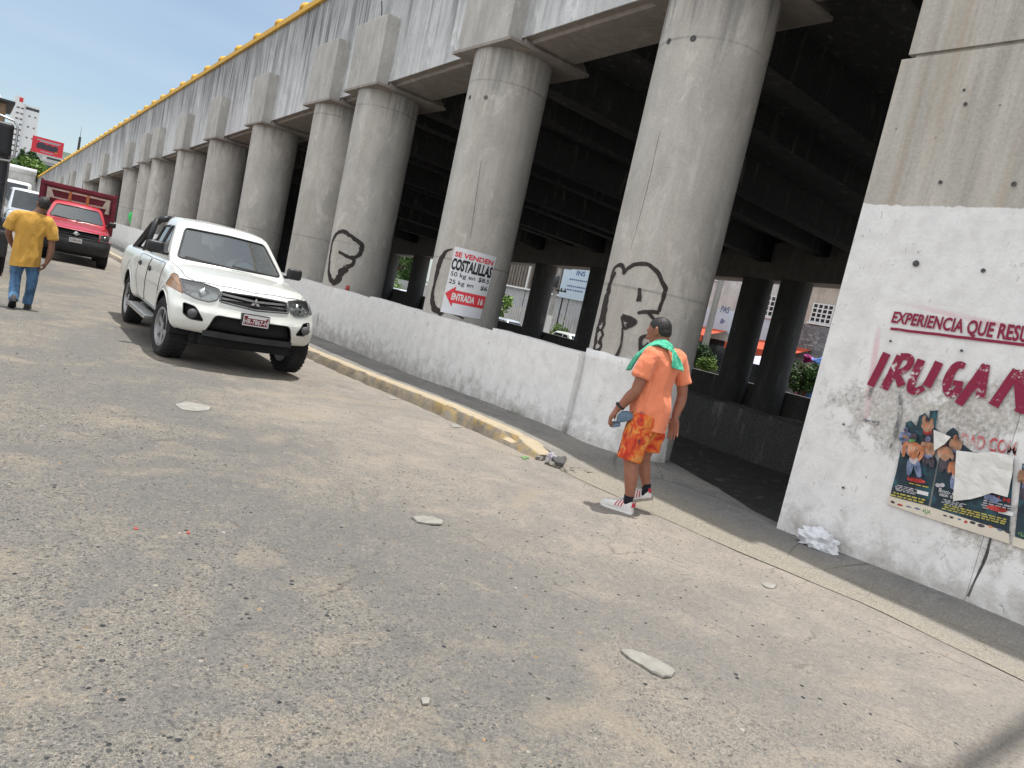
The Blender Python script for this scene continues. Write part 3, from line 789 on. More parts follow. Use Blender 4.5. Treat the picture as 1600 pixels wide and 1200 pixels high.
# dark smears and the open joint
def smear_mat():
    n = N('grey_smear', .85, .2); p = n.pos(); f = n.noise(p, 22, 5, .75)
    n.col(n.mix(n.ramp(f, [(.45, 0), (.6, 1)]), (.16, .16, .165), (.5, .49, .47))); return n.m
MAT['smear'] = smear_mat()
mb = MB(AB)
for pts, w in (([(1405, 612), (1406, 640), (1402, 668), (1390, 702)], [.012, .03, .03, .012]), ([(1362, 604), (1356, 622)], [.02, .03]), ([(1348, 655), (1360, 660), (1374, 661)], [.02, .035, .02])):
    stroke(mb, pts, w, None, None, .8)
mb.build('dark_smear', MAT['smear'], abu)
mb = MB(AB)
cr = [(1548, 838), (1541, 868), (1534, 884), (1524, 905), (1512, 932)]
stroke(mb, cr, [.008, .022, .02, .012, .02], lambda u, v, h: wall_uv(u, v, -.004), None, .6)
mb.build('open_crack', MAT['dirt'], abu)
# ------------------------------------------------------------------ posters on the abutment
def poster_bg():
    n = N('poster_print', .55, .35); p = n.pos()
    f = n.noise(p, 7, 4, .6, .6); g = n.noise(p, 23, 3)
    c = n.ramp(f, [(.3, (.012, .02, .035)), (.52, (.02, .045, .06)), (.62, (.03, .10, .13)), (.75, (.05, .05, .09))])
    n.col(n.mix(n.math('MULTIPLY', n.ramp(g, [(.5, 0), (.7, 1)]), .35), c, (.01, .012, .02))); return n.m
MAT['poster'] = poster_bg()
MAT['paper'] = plain('paper', (.66, .65, .62), .7, 0, .25, 0, .1, 9, .2)
MAT['ivory'] = plain('poster_margin', (.62, .57, .48), .6, 0, .3, 0, .08, 7)
def print_mat(name, c, k=1.):
    n = N(name, .5, .35); p = n.pos(); f = n.noise(p, 11, 4, .6, 1.2); g = n.vor(n.mix(.12, p, n.comb(f, f, f), 'ADD'), 16, 'F1')
    m = n.math('ADD', n.math('MULTIPLY', f, .7), n.math('MULTIPLY', g, .5))
    n.col(n.ramp(m, [(.30, tuple(q*.12 for q in c)), (.42, tuple(q*.55 for q in c)), (.56, tuple(q*.8 for q in c)), (.70, tuple(min(.6, q+.02) for q in c)), (.84, tuple(min(.6, q*1.1+.10*k) for q in c))])); return n.m
MAT['p_orange'] = print_mat('print_orange', (.46, .17, .075)); MAT['p_red'] = print_mat('print_red', (.42, .03, .025), .3); MAT['p_skin'] = print_mat('print_tan', (.37, .20, .12)); MAT['p_blue'] = print_mat('print_blue', (.15, .19, .32)); MAT['p_pale'] = print_mat('print_pale', (.45, .43, .46)); MAT['p_green'] = print_mat('print_green', (.13, .27, .09), .3)
MAT['p_yellow'] = plain('print_yellow', (.42, .36, .08), .5, 0, .3, 0, .2, 20); MAT['p_dark'] = print_mat('print_dark', (.05, .04, .055), .25); MAT['p_white'] = plain('print_white', (.66, .66, .66), .5, 0, .3, 0, .08, 20)
MAT['litred'] = plain('faded_red_plastic', (.34, .06, .05), .6)
ua, va = wuv((1386, 784)); ub, vb = wuv((1597, 838)); PW = (Vector((ub, vb))-Vector((ua, va)))
PX = PW.normalized(); PY = Vector((-PX.y, PX.x)); 
# poster coordinates: s along the printed foot (m), t upwards
PO = Vector((ua, va)); SP = PW.length/2.02        # about one and a bit posters wide
def pst(s, t, w=0):
    q = PO + PX*s + PY*t
    return wall_uv(q.x, q.y, .004+w+.0035*noise.noise((q.x*5, q.y*5, 2)))
def puv(px):
    q = Vector(wuv(px))-PO; return q.dot(PX), q.dot(PY)
def sheet(mb, poly, w, n=10):
    """paper cut to an outline, gridded so that it can ripple with the wall"""
    b = bmesh.new(); f = b.faces.new([b.verts.new((s, t, 0)) for s, t in poly])
    bmesh.ops.triangulate(b, faces=[f])
    for _ in range(3): bmesh.ops.subdivide_edges(b, edges=[e for e in b.edges if e.calc_length() > .09], cuts=1, use_grid_fill=False); bmesh.ops.triangulate(b, faces=b.faces)
    for v in b.verts: v.co = pst(v.co.x, v.co.y, w)
    tmp = bpy.data.meshes.new('t'); b.to_mesh(tmp); b.free(); mb.bm.from_mesh(tmp); bpy.data.meshes.remove(tmp)
def ell(cs, ct, rs, rt_, a=0, n=22, wob=.42):
    out = []
    for k in range(n):
        th = k*2*math.pi/n; x, y = rs*math.cos(th), rt_*math.sin(th); f = 1+wob*noise.noise((cs*40+math.cos(th)*1.6, ct*40+math.sin(th)*1.6, 0))
        out.append((cs+(x*math.cos(a)-y*math.sin(a))*f, ct+(x*math.sin(a)+y*math.cos(a))*f))
    return out
s_gap1 = puv((1452, 786))[0]+.06; s_gap2 = puv((1581, 838))[0]
pA = thing('poster', 'ragged event poster with orange and blue figures, leftmost of the row on the white wall', 'poster', pst(.1, 0), 0, 'event posters pasted on the wall')
pB = thing('poster', 'event poster half hidden by a white torn sheet, between two others on the white wall', 'poster', pst(.5, 0), 0, 'event posters pasted on the wall')
pC = thing('poster', 'event poster cut off by the photo edge, right of the torn white sheet', 'poster', pst(1., 0), 0, 'event posters pasted on the wall')
W1 = puv((1462, 808))[0]; W2 = puv((1582, 838))[0]; FT = .045
def pic(mat, name, parent, polys, w):
    for i, pl in enumerate(polys):
        mb = MB(parent.location); sheet(mb, pl, w+.0006*i)
        mb.build(name, MAT[mat], parent, False, fix=False)
def ptxt(parent, name, mat, items, w=.006):
    for txt, s0, s1, t0, t1, bd in items:
        mb = MB(parent.location); text_fit(mb, txt, s0, s1, t0, t1, lambda u, v, q: pst(u, v, w), bd)
        mb.build(name, MAT[mat], parent, fix=False)
def P(*pxs): return [puv(p) for p in pxs]
# left poster
pic('poster', 'printed_sheet', pA, [P((1391, 775), (1401, 735), (1408, 700), (1416, 660), (1424, 657), (1432, 666), (1437, 650), (1446, 645), (1452, 655), (1453, 642), (1466, 641), (1462, 668), (1468, 676), (1458, 706), (1465, 722), (1451, 790))], 0)
pic('ivory', 'bottom_margin', pA, [P((1391, 775), (1451, 791), (1446, 808), (1386, 787))], .0012)
def quad(a, b, w0, w1):
    a, b = Vector(puv(a)), Vector(puv(b)); d = (b-a).normalized(); n_ = Vector((-d.y, d.x)); k = .0045
    m = (a+b)/2; wm = max(w0, w1)*1.12
    return [tuple(q) for q in (a+n_*w0*k, m+n_*wm*k, b+n_*w1*k, b+d*w1*k*.6, b-n_*w1*k, m-n_*wm*k, a-n_*w0*k, a-d*w0*k*.6)]
FW = [.0016]
def fighter(par, x, y, k, body, trunk, mask, legs, lean=0, arms=((-11, -4, -13, 10), (11, -4, 9, 12)), tail=True):
    """a small printed figure: legs, trunks, torso, arms, masked head; x, y = middle of the chest in the photograph"""
    P_ = lambda dx, dy: (x+dx*k+lean*dy*k*.1, y+dy*k+dx*k*.28)
    def put(mat, nm, pl):
        pic(mat, nm, par, [pl], FW[0]); FW[0] += .00055
    if tail:
        put(legs, 'leg_print', quad(P_(-4, 16), P_(-7, 36), 5.2, 3.6)); put(legs, 'leg_print', quad(P_(4, 16), P_(8, 35), 5.2, 3.6))
    put(trunk, 'trunks_print', quad(P_(0, 10), P_(0, 17), 6.5, 6.8))
    put(body, 'torso_print', quad(P_(0, -8), P_(0, 11), 9.5, 6.))
    put('p_skin' if body != 'p_skin' else 'p_orange', 'shade_print', quad(P_(-4, -4), P_(-3.5, 1), 2.6, 2.2)); put('p_skin' if body != 'p_skin' else 'p_orange', 'shade_print', quad(P_(3.5, -4), P_(3.5, 1), 2.6, 2.2))
    for (ax, ay, bx_, by) in arms:
        put(body, 'arm_print', quad(P_(ax*.7, -8), P_(ax, ay+2), 3.6, 3.)); put(body, 'arm_print', quad(P_(ax, ay+2), P_(bx_, by), 3., 2.))
    put(mask, 'mask_print', ell(*puv(P_(0, -17)), .0245*k, .03*k, 0, 16, .1))
    put('p_dark', 'mask_detail', quad(P_(-2.6, -18), P_(-.8, -17), 1., .7)); put('p_dark', 'mask_detail', quad(P_(2.6, -18), P_(.8, -17), 1., .7)); put('p_red', 'mask_detail', quad(P_(-1.5, -13), P_(1.5, -13), .7, .7))
fighter(pA, 1450, 666, .62, 'p_skin', 'p_red', 'p_dark', 'p_dark', 0, ((-10, -10, -7, -24), (9, -6, 12, -22)))
fighter(pA, 1417, 684, .72, 'p_blue', 'p_dark', 'p_blue', 'p_pale', 0)
fighter(pA, 1452, 700, .78, 'p_skin', 'p_blue', 'p_blue', 'p_dark', 0)
fighter(pA, 1430, 703, 1.12, 'p_orange', 'p_pale', 'p_dark', 'p_blue', 0, ((-13, -2, -14, 13), (13, -1, 7, 13)))
pic('p_green', 'green_print', pA, [ell(*puv((1428, 689)), .03, .012, .3)], FW[0]); pic('p_red', 'red_print', pA, [ell(*puv((1435, 751)), .07, .016, .05, 22, .2)], FW[0]+.0006)
# middle poster
pic('poster', 'printed_sheet', pB, [P((1454, 792), (1467, 722), (1473, 690), (1480, 675), (1490, 668), (1497, 674), (1500, 690), (1520, 706), (1585, 716), (1577, 835), (1520, 815))], .0014)
pic('ivory', 'bottom_margin', pB, [P((1447, 808), (1451, 791), (1454, 792), (1577, 832), (1578, 850), (1510, 828))], .0026)
FW[0] = .0032
fighter(pB, 1494, 694, .62, 'p_skin', 'p_blue', 'p_orange', 'p_dark', 0)
fighter(pB, 1478, 708, .85, 'p_skin', 'p_dark', 'p_dark', 'p_dark', 0, ((-11, -4, -9, 10), (12, -2, 16, 8)))
fighter(pB, 1497, 732, .9, 'p_orange', 'p_pale', 'p_dark', 'p_blue', 0)
pic('p_blue', 'blue_print', pB, [ell(*puv((1552, 778)), .06, .025, -.2)], FW[0])
pic('p_pale', 'emblem_print', pB, [ell(*puv((1468, 758)), .018, .016, 0, 14, .1), ell(*puv((1475, 758)), .018, .016, 0, 14, .1), ell(*puv((1472, 765)), .010, .017, 0, 14, .1)], FW[0]+.001)
pic('p_red', 'red_print', pB, [ell(*puv((1560, 795)), .07, .018, .05, 22, .2)], FW[0]+.003)
# right poster
pic('poster', 'printed_sheet', pC, [P((1586, 838), (1598, 724), (1640, 734), (1640, 856))], .0006)
pic('ivory', 'bottom_margin', pC, [P((1583, 838), (1640, 856), (1640, 872), (1582, 852))], .0018)
FW[0] = .0024
fighter(pC, 1606, 746, 1., 'p_skin', 'p_blue', 'p_blue', 'p_dark', 0)
# print at the foot
def blines(parent, s0, s1, t0, t1, n, mat, seed, w):
    """rows of small print that the photograph shows only as grey lines"""
    rnd = random.Random(seed); mb = MB(parent.location)
    for i in range(n):
        t = lerp(t0, t1, (i+.5)/n); h = (t1-t0)/n*.28; s = s0+rnd.random()*.03
        while s < s1-.02:
            L = rnd.uniform(.015, .05); e = min(s+L, s1)
            mb.mesh([pst(a_, b_, w) for a_, b_ in ((s, t-h), (e, t-h), (e, t+h), (s, t+h))], [(0, 1, 2, 3)]); s = e+.009
    mb.build('small_print', MAT[mat], parent, fix=False)
sA0, sA1 = puv((1394, 772))[0]+.01, puv((1452, 790))[0]
blines(pA, .02, sA1-.03, .055, .10, 2, 'p_yellow', 1, .0136); blines(pA, .03, sA1-.10, .11, .16, 4, 'p_pale', 2, .0136)
blines(pA, .13, sA1-.02, .185, .20, 1, 'p_yellow', 5, .0136)
blines(pB, W1+.03, W2-.05, .05, .10, 3, 'p_yellow', 3, .0136); blines(pB, W1+.02, W1+.2, .10, .135, 3, 'p_pale', 4, .0136); blines(pB, W2-.24, W2-.03, .13, .20, 4, 'p_pale', 6, .0136)
ptxt(pB, 'names_lettering', 'p_white', [('MISTICO · BLACK TIGER', W1-.005, W1+.215, .175, .196, .02), ('NEON · EL CLON', W1+.005, W1+.165, .150, .170, .02)], .0142)
ptxt(pA, 'logo_lettering', 'p_red', [('LLM', .13, .235, .215, .245, .03)], .0148)
ptxt(pB, 'logo_lettering', 'p_red', [('LLM', W2-.16, W2-.05, .215, .245, .03)], .0148)
ptxt(pA, 'sponsor_lettering', 'p_green', [('+LIA', sA1-.04, sA1+.02, -.012, .02, .03)], .003)
ptxt(pC, 'sponsor_lettering', 'p_green', [('+LIA', puv((1588, 845))[0], puv((1606, 850))[0], .0, .032, .03)], .0034)
for par, s0, s1, t0, w, sd in ((pA, .03, sA1-.06, .0, .003, 11), (pB, W1+.05, W2-.02, .0, .0042, 12)):
    rnd = random.Random(sd); s = s0; k = 0
    while s < s1-.03:
        L = rnd.uniform(.02, .05)
        pic(rnd.choice(['p_blue', 'p_red', 'p_dark', 'p_orange', 'p_dark']), 'sponsor_mark', par, [ell(s+L/2, t0+rnd.uniform(0, .012), L/2, rnd.uniform(.005, .012), 0, 10, .3)], w); s += L+rnd.uniform(.012, .03)
for par, s0, s1 in ((pA, sA1-.1, sA1-.015), (pB, W2-.11, W2-.015)):
    pic('p_white', 'ticket_box', par, [[(s0, .125), (s1, .125), (s1, .155), (s0, .155)]], .0142)
# white sheets pasted over
def torn(name, label, polypx, w, cat='paper'):
    mb = MB(); b = bmesh.new(); f = b.faces.new([b.verts.new((*puv(p), 0)) for p in polypx]); bmesh.ops.triangulate(b, faces=[f])
    for _ in range(5): bmesh.ops.subdivide_edges(b, edges=[e for e in b.edges if e.calc_length() > .03], cuts=1); bmesh.ops.triangulate(b, faces=b.faces)
    for v in b.verts:
        s, t = v.co.x, v.co.y
        v.co = pst(s, t, w+.012*abs(noise.noise((s*9, t*9, 5)))+.006*abs(noise.noise((s*25, t*25, 5))))
    tmp = bpy.data.meshes.new('t'); b.to_mesh(tmp); b.free(); mb.bm.from_mesh(tmp); bpy.data.meshes.remove(tmp)
    o = mb.build(name, MAT['paper'], None, False, fix=False)
    return tag(o, label, cat)
torn('torn_paper', 'large crumpled white sheet pasted over the middle event poster', [(1497, 704), (1530, 708), (1553, 706), (1587, 713), (1584, 745), (1577, 777), (1553, 770), (1538, 775), (1520, 780), (1492, 783), (1495, 745)], .026)
torn('torn_paper', 'small torn white scrap hanging between two event posters', [(1462, 672), (1489, 683), (1479, 694), (1462, 705)], .026)
# ------------------------------------------------------------------ graffiti and the sales poster on the pillars
def cyl_fn(yc, r_=RP+.0045):
    def fn(u, v, w):       # u: metres round the pillar from its road-facing side, towards the viewer is +
        a = math.pi + u/RP
        return Vector((X0+(r_+w)*math.cos(a), yc+(r_+w)*math.sin(a), v))
    return fn
def on_pillar(px, yc):
    r = ray(px); o = Vector((-X0, -yc)); d = Vector((r.x, r.y))
    a, b, c = d.dot(d), 2*o.dot(d), o.dot(o)-(RP+.0045)**2; D = max(0, b*b-4*a*c); t = (-b-math.sqrt(D))/2/a
    p = EYEV+r*t; an = math.atan2(p.y-yc, p.x-X0)-math.pi
    an = (an+math.pi) % (2*math.pi)-math.pi
    return (an*RP, p.z)
def graffiti(yc, strokes):
    mb = MB(VB); fn = cyl_fn(yc)
    for k, (pts, w) in enumerate(strokes):
        stroke(mb, None, w, lambda u, v, h, k=k: fn(u, v, .0007*k), [on_pillar(p, yc) for p in pts], .5, 1.75)
    mb.build('graffiti', MAT['spray'], pill_objs[yc], fix=False)
graffiti(6.36, [
    ([(953, 445), (946, 470), (939, 505), (934, 530), (932, 552)], [.035, .06, .09, .11, .10, .08]), ([(962, 425), (955, 438), (948, 455)], [.02, .035, .04]),
    ([(953, 443), (957, 422), (966, 413), (975, 416), (974, 429), (978, 421), (990, 413), (1008, 412), (1022, 418), (1033, 434), (1040, 452)], [.02, .025, .025, .02, .03, .025, .03, .035]),
    ([(1040, 450), (1036, 468), (1029, 487)], [.03, .025, .02]), ([(1030, 488), (1012, 487), (996, 489)], [.025, .03, .02]), ([(1012, 489), (1020, 496), (1030, 510)], [.015, .02, .015]),
    ([(1000, 450), (998, 471)], [.02, .035]), ([(972, 494), (984, 497), (996, 503), (984, 510), (974, 515), (972, 494)], [.03, .035, .025, .02, .02, .02]), ([(976, 499), (990, 503), (978, 509)], [.03, .03, .03]),
    ([(973, 512), (972, 535), (966, 552), (961, 560)], [.012, .016, .02, .05]), ([(1014, 524), (1000, 527), (1001, 550)], [.02, .025, .03]), ([(1001, 548), (1015, 538)], [.03, .04])])
graffiti(10.65, [([(707, 389), (699, 391), (693, 398), (684, 415), (679, 440), (674, 465), (677, 480), (686, 489), (694, 487)], [.012, .02, .05, .07, .03, .06, .07, .05, .02]), ([(691, 404), (684, 425), (678, 450)], [.03, .04, .01]), ([(700, 488), (712, 491), (725, 498)], [.01, .025, .01])])
graffiti(15.22, [([(541, 401), (560, 403), (568, 383), (551, 371), (538, 361), (527, 363), (519, 376), (516, 395), (513, 425), (517, 440), (526, 441), (533, 426), (541, 418)], [.03, .04, .06, .05, .05, .045, .045, .04, .05, .07, .08, .09, .08]), ([(541, 418), (551, 414), (554, 405), (545, 402), (529, 393)], [.07, .05, .04, .04, .03])])
for yc, ps in ((6.36, [(1031, 205), (1010, 215+85), (985, 345+45)]), (10.65, [(752, 250), (742, 320), (735, 372)])):
    mb = MB(VB); fn = cyl_fn(yc); stroke(mb, None, [.004, .007, .003], lambda u, v, h: fn(u, v, -.002), [on_pillar(p, yc) for p in ps], .5); mb.build('form_seam', MAT['dirt'], pill_objs[yc], fix=False)
# sales poster
SPL = [on_pillar(p, 10.65) for p in ((711, 385), (776, 402), (688, 487), (750, 499))]
cf = cyl_fn(10.65)
def sp(u, v, w=0):
    lo = Vector(SPL[2]).lerp(Vector(SPL[3]), u); hi = Vector(SPL[0]).lerp(Vector(SPL[1]), u); q = lo.lerp(hi, v)
    return cf(q.x, q.y, .002+w+.003*abs(noise.noise((u*4, v*5, 3))))
spt = thing('sale_poster', 'white paper poster with red and black lettering and a red arrow, stuck on a pillar', 'poster', sp(.5, .5))
MAT['posterpaper'] = plain('glossy_paper', (.63, .65, .68), .45, 0, .4, 0, .06, 6, .25)
MAT['ink_red'] = plain('red_ink', (.62, .045, .06), .5, 0, .3, 0, .1, 20)
MAT['ink_black'] = plain('black_ink', (.015, .015, .02), .5, 0, .3, 0, .2, 20)
mb = MB(spt.location); vs = []; fs = []
for j in range(17):
    for i in range(17): vs.append(sp(i/16, j/16))
for j in range(16):
    for i in range(16): fs.append((j*17+i, j*17+i+1, (j+1)*17+i+1, (j+1)*17+i))
mb.mesh(vs, fs); mb.build('paper_sheet', MAT['posterpaper'], spt, True, fix=False)
def sptext(name, mat, items, w=.004):
    for txt, u0, u1, v0, v1, bd in items:
        mb = MB(spt.location); text_fit(mb, txt, u0, u1, v0, v1, lambda u, v, q: sp(u, v, w), bd)
        mb.build(name, MAT[mat], spt, fix=False)
sptext('red_lettering', 'ink_red', [('SE VENDEN', .05, .95, .855, .935, .035)])
sptext('black_lettering', 'ink_black', [('COSTALILLAS', .02, .98, .655, .835, .045), ('50 kg en', .05, .63, .545, .632, .006), ('$8.5', .70, .97, .555, .632, .018), ('25 kg en', .05, .63, .43, .517, .006), ('$6', .80, .97, .437, .515, .018)])
mb = MB(spt.location)
arr = [(.02, .29), (.25, .42), (.25, .365), (.99, .365), (.99, .17), (.25, .17), (.25, .11)]
b = bmesh.new(); f = b.faces.new([b.verts.new((*p, 0)) for p in arr]); bmesh.ops.triangulate(b, faces=[f])
for _ in range(4): bmesh.ops.subdivide_edges(b, edges=[e for e in b.edges if e.calc_length() > .12], cuts=1); bmesh.ops.triangulate(b, faces=b.faces)
for v in b.verts: v.co = sp(v.co.x, v.co.y, .004)
tmp = bpy.data.meshes.new('t'); b.to_mesh(tmp); b.free(); mb.bm.from_mesh(tmp)
mb.build('red_arrow', MAT['ink_red'], spt, fix=False)
sptext('arrow_lettering', 'p_white', [('ENTRADA', .2, .74, .215, .32, .04), ('16', .83, .95, .215, .32, .04)], .007)
# ------------------------------------------------------------------ vehicle builder
def rbox(x0, x1, y0, y1, z0, z1, r, step=.06):
    bm = bmesh.new(); lo = Vector((x0, y0, z0)); hi = Vector((x1, y1, z1))
    def ax(a, b): 
        n = max(2, int(round((b-a)/step))); return [a+(b-a)*i/n for i in range(n+1)]
    A = [ax(x0, x1), ax(y0, y1), ax(z0, z1)]
    def face(i, j, k, val, flip):
        vs = {}
        for p, a in enumerate(A[i]):
            for q, b in enumerate(A[j]):
                c = [0, 0, 0]; c[i], c[j], c[k] = a, b, val
                c = Vector(c); inn = Vector([clamp(c[t], lo[t]+r, hi[t]-r) for t in range(3)])
                d = c-inn
                vs[p, q] = bm.verts.new(inn+d.normalized()*r if d.length > 0 else c)
        for p in range(len(A[i])-1):
            for q in range(len(A[j])-1):
                f = [vs[p, q], vs[p+1, q], vs[p+1, q+1], vs[p, q+1]]
                bm.faces.new(f[::-1] if flip else f)
    face(0, 1, 2, z0, True); face(0, 1, 2, z1, False)
    face(1, 2, 0, x0, True); face(1, 2, 0, x1, False)
    face(2, 0, 1, y0, True); face(2, 0, 1, y1, False)
    bmesh.ops.remove_doubles(bm, verts=bm.verts, dist=1e-4)
    bm.faces.layers.int.new('part')
    return bm
def warp(bm, fn):
    for v in bm.verts: v.co = Vector(fn(*v.co))
    bm.normal_update()
def inpoly(p, poly):
    x, y = p; c = False; n = len(poly)
    for i in range(n):
        x1, y1 = poly[i]; x2, y2 = poly[i-1]
        if (y1 > y) != (y2 > y) and x < (x2-x1)*(y-y1)/(y2-y1)+x1: c = not c
    return c
AXI = {'x': (1, 2, 0), 'y': (0, 2, 1), 'z': (0, 1, 2)}
def cut(bm, poly, axis, sign, tagv, lim=None, nmin=.25):
    """cuts an outline (seen along an axis) into the faces that look along sign*axis, and gives the inside the number tagv"""
    i, j, k = AXI[axis]
    us = [p[0] for p in poly]; vs = [p[1] for p in poly]
    bb = (min(us)-.01, max(us)+.01, min(vs)-.01, max(vs)+.01)
    def ok(f):
        if f.normal[k]*sign < nmin: return False
        if lim and not lim(f.calc_center_median()): return False
        a = [v.co[i] for v in f.verts]; b = [v.co[j] for v in f.verts]
        return max(a) > bb[0] and min(a) < bb[1] and max(b) > bb[2] and min(b) < bb[3]
    n = len(poly)
    for t in range(n):
        a, b = poly[t], poly[(t+1) % n]
        d = Vector((b[0]-a[0], b[1]-a[1]))
        if d.length < 1e-6: continue
        no = [0, 0, 0]; no[i], no[j] = -d.y, d.x
        co = [0, 0, 0]; co[i], co[j] = a
        fs = [f for f in bm.faces if ok(f)]
        ge = set(fs)
        for f in fs: ge.update(f.edges); ge.update(f.verts)
        bmesh.ops.bisect_plane(bm, geom=list(ge), plane_co=co, plane_no=Vector(no).normalized(), dist=1e-5)
        bm.normal_update()
    L = bm.faces.layers.int['part']
    for f in bm.faces:
        if ok(f):
            c = f.calc_center_median()
            if inpoly((c[i], c[j]), poly): f[L] = tagv
def rpoly(pts, r=.03, n=3):
    """outline with rounded corners"""
    out = []; m = len(pts)
    for q in range(m):
        p = Vector(pts[q]); a = Vector(pts[q-1]); b = Vector(pts[(q+1) % m])
        da, db = (a-p), (b-p); rr = min(r, da.length*.45, db.length*.45)
        s, e = p+da.normalized()*rr, p+db.normalized()*rr
        for t in range(n+1):
            f = t/n; out.append(tuple((s*(1-f)+p*f)*(1-f)+(p*(1-f)+e*f)*f))
    return out
def mir(poly): return [(-x, z) for x, z in poly][::-1]
def circ(cy, cz, r, n=22, a0=0, a1=360): return [(cy+r*math.cos(R(a0+(a1-a0)*k/n)), cz+r*math.sin(R(a0+(a1-a0)*k/n))) for k in range(n)]
def take(bm, tags):
    """a copy of the faces that carry one of the numbers"""
    L = bm.faces.layers.int['part']; tags = tags if isinstance(tags, (list, tuple)) else [tags]
    out = bmesh.new(); mp_ = {}
    for f in bm.faces:
        if f[L] in tags:
            vs = []
            for v in f.verts:
                if v not in mp_: mp_[v] = out.verts.new(v.co)
                vs.append(mp_[v])
            try: out.faces.new(vs)
            except ValueError: pass
    out.normal_update()
    return out
def shift(b, d):
    b.normal_update()
    mv = [(v, v.normal*d) for v in b.verts]
    for v, q in mv: v.co += q
    return b
def thicken(b, t):
    """gives a sheet an inward thickness"""
    b.normal_update()
    fs = b.faces[:]
    r = bmesh.ops.solidify(b, geom=fs, thickness=t)
    return b
def loops(b):
    """ordered boundary loops of a sheet"""
    ed = [e for e in b.edges if len(e.link_faces) == 1]; used = set(); out = []
    for e in ed:
        if e in used: continue
        path = [e.verts[0], e.verts[1]]; used.add(e)
        while True:
            nx_ = [q for q in path[-1].link_edges if len(q.link_faces) == 1 and q not in used]
            if not nx_: break
            used.add(nx_[0]); path.append(nx_[0].other_vert(path[-1]))
        out.append([v.co.copy() for v in path])
    return out
def islands(b):
    out = []; left = set(b.faces)
    while left:
        st = [left.pop()]; grp = set(st)
        while st:
            f = st.pop()
            for e in f.edges:
                for g in e.link_faces:
                    if g in left: left.discard(g); grp.add(g); st.append(g)
        o = bmesh.new(); mp_ = {}
        for f in grp:
            for v in f.verts:
                if v not in mp_: mp_[v] = o.verts.new(v.co)
            o.faces.new([mp_[v] for v in f.verts])
        o.normal_update(); out.append(o)
    b.free()
    return out
def sheet_obj(b, name, mat, parent, auto=32, fix=False):
    mb = MB(); mb.bm.free(); mb.bm = b
    return mb.build(name, MAT[mat], parent, False, auto=auto, fix=fix)
def rim_tube(b, r, name, mat, parent, seg=5):
    mb = MB()
    for lp in loops(b):
        P = [lp[0]]
        for p in lp[1:]:
            if (p-P[-1]).length > .012: P.append(p)
        if len(P) > 3: mb.tube(P, r, seg)
    return mb.build(name, MAT[mat], parent, True)
def car_paint(name, c, flake=.0, dirt=.25, dust=(.38, .33, .26)):
    n = N(name, .32, .5, 0, .7); o = n.obj(); s3 = n.sep(o)
    f = n.noise(o, 3.5, 5, .6); g = n.noise(o, 30, 4, .7)
    base = n.mix(n.ramp(f, [(.3, 0), (.7, 1)]), c, tuple(min(1, q*1.06) for q in c))
    low = n.math('MULTIPLY', n.mrange(n.math('ADD', s3[2], n.math('MULTIPLY', n.math('SUBTRACT', f, .5), .5)), .35, .85, 1, 0), dirt)
    k = n.math('ADD', low, n.math('MULTIPLY', n.ramp(g, [(.5, 0), (.75, 1)]), dirt*.25))
    n.col(n.mix(k, base, dust)); n.rough(n.mrange(k, 0, .5, .28, .75))
    n.set(n.b.inputs['Coat Weight'], n.mrange(k, 0, .4, .8, .1))
    return n.m
MAT['carwhite'] = car_paint('white_car_paint', (.64, .655, .62))
MAT['carred'] = car_paint('red_car_paint', (.42, .012, .026), dirt=.2)
MAT['carsilver'] = car_paint('silver_car_paint', (.45, .48, .52), dirt=.15)
MAT['carblack'] = car_paint('black_truck_paint', (.012, .014, .02), dirt=.2, dust=(.1, .09, .08))
MAT['boxred'] = plain('maroon_box_paint', (.17, .012, .028), .5, 0, .4, .1, .3, 5, .1)
MAT['cream'] = plain('cream_board', (.50, .46, .38), .7, 0, .3, 0, .15, 8)
MAT['amber'] = plain('amber_lens', (.27, .15, .08), .2, 0, .5, .5, .1, 8)
MAT['chrome'] = plain('chrome', (.72, .73, .75), .12, 1., .5, 0, .04, 8)
MAT['rimsilver'] = plain('alloy', (.36, .36, .37), .4, .7, .5, 0, .15, 9)
MAT['grey'] = plain('grey_plastic', (.09, .09, .095), .5, 0, .4, 0, .2, 12)
MAT['seat'] = plain('seat_cloth', (.06, .062, .07), .9, 0, .2, 0, .2, 25)
MAT['dash'] = plain('dash_plastic', (.10, .105, .115), .7, 0, .3, 0, .1, 15)
MAT['plate_red'] = plain('plate_red', (.17, .02, .035), .45, 0, .4, 0, .1, 15)
MAT['grilldark'] = plain('grille_recess', (.012, .012, .013), .7, 0, .2, 0, .2, 12)
MAT['bumperdark'] = plain('dusty_black_plastic', (.03, .03, .032), .65, 0, .3, 0, .4, 7)
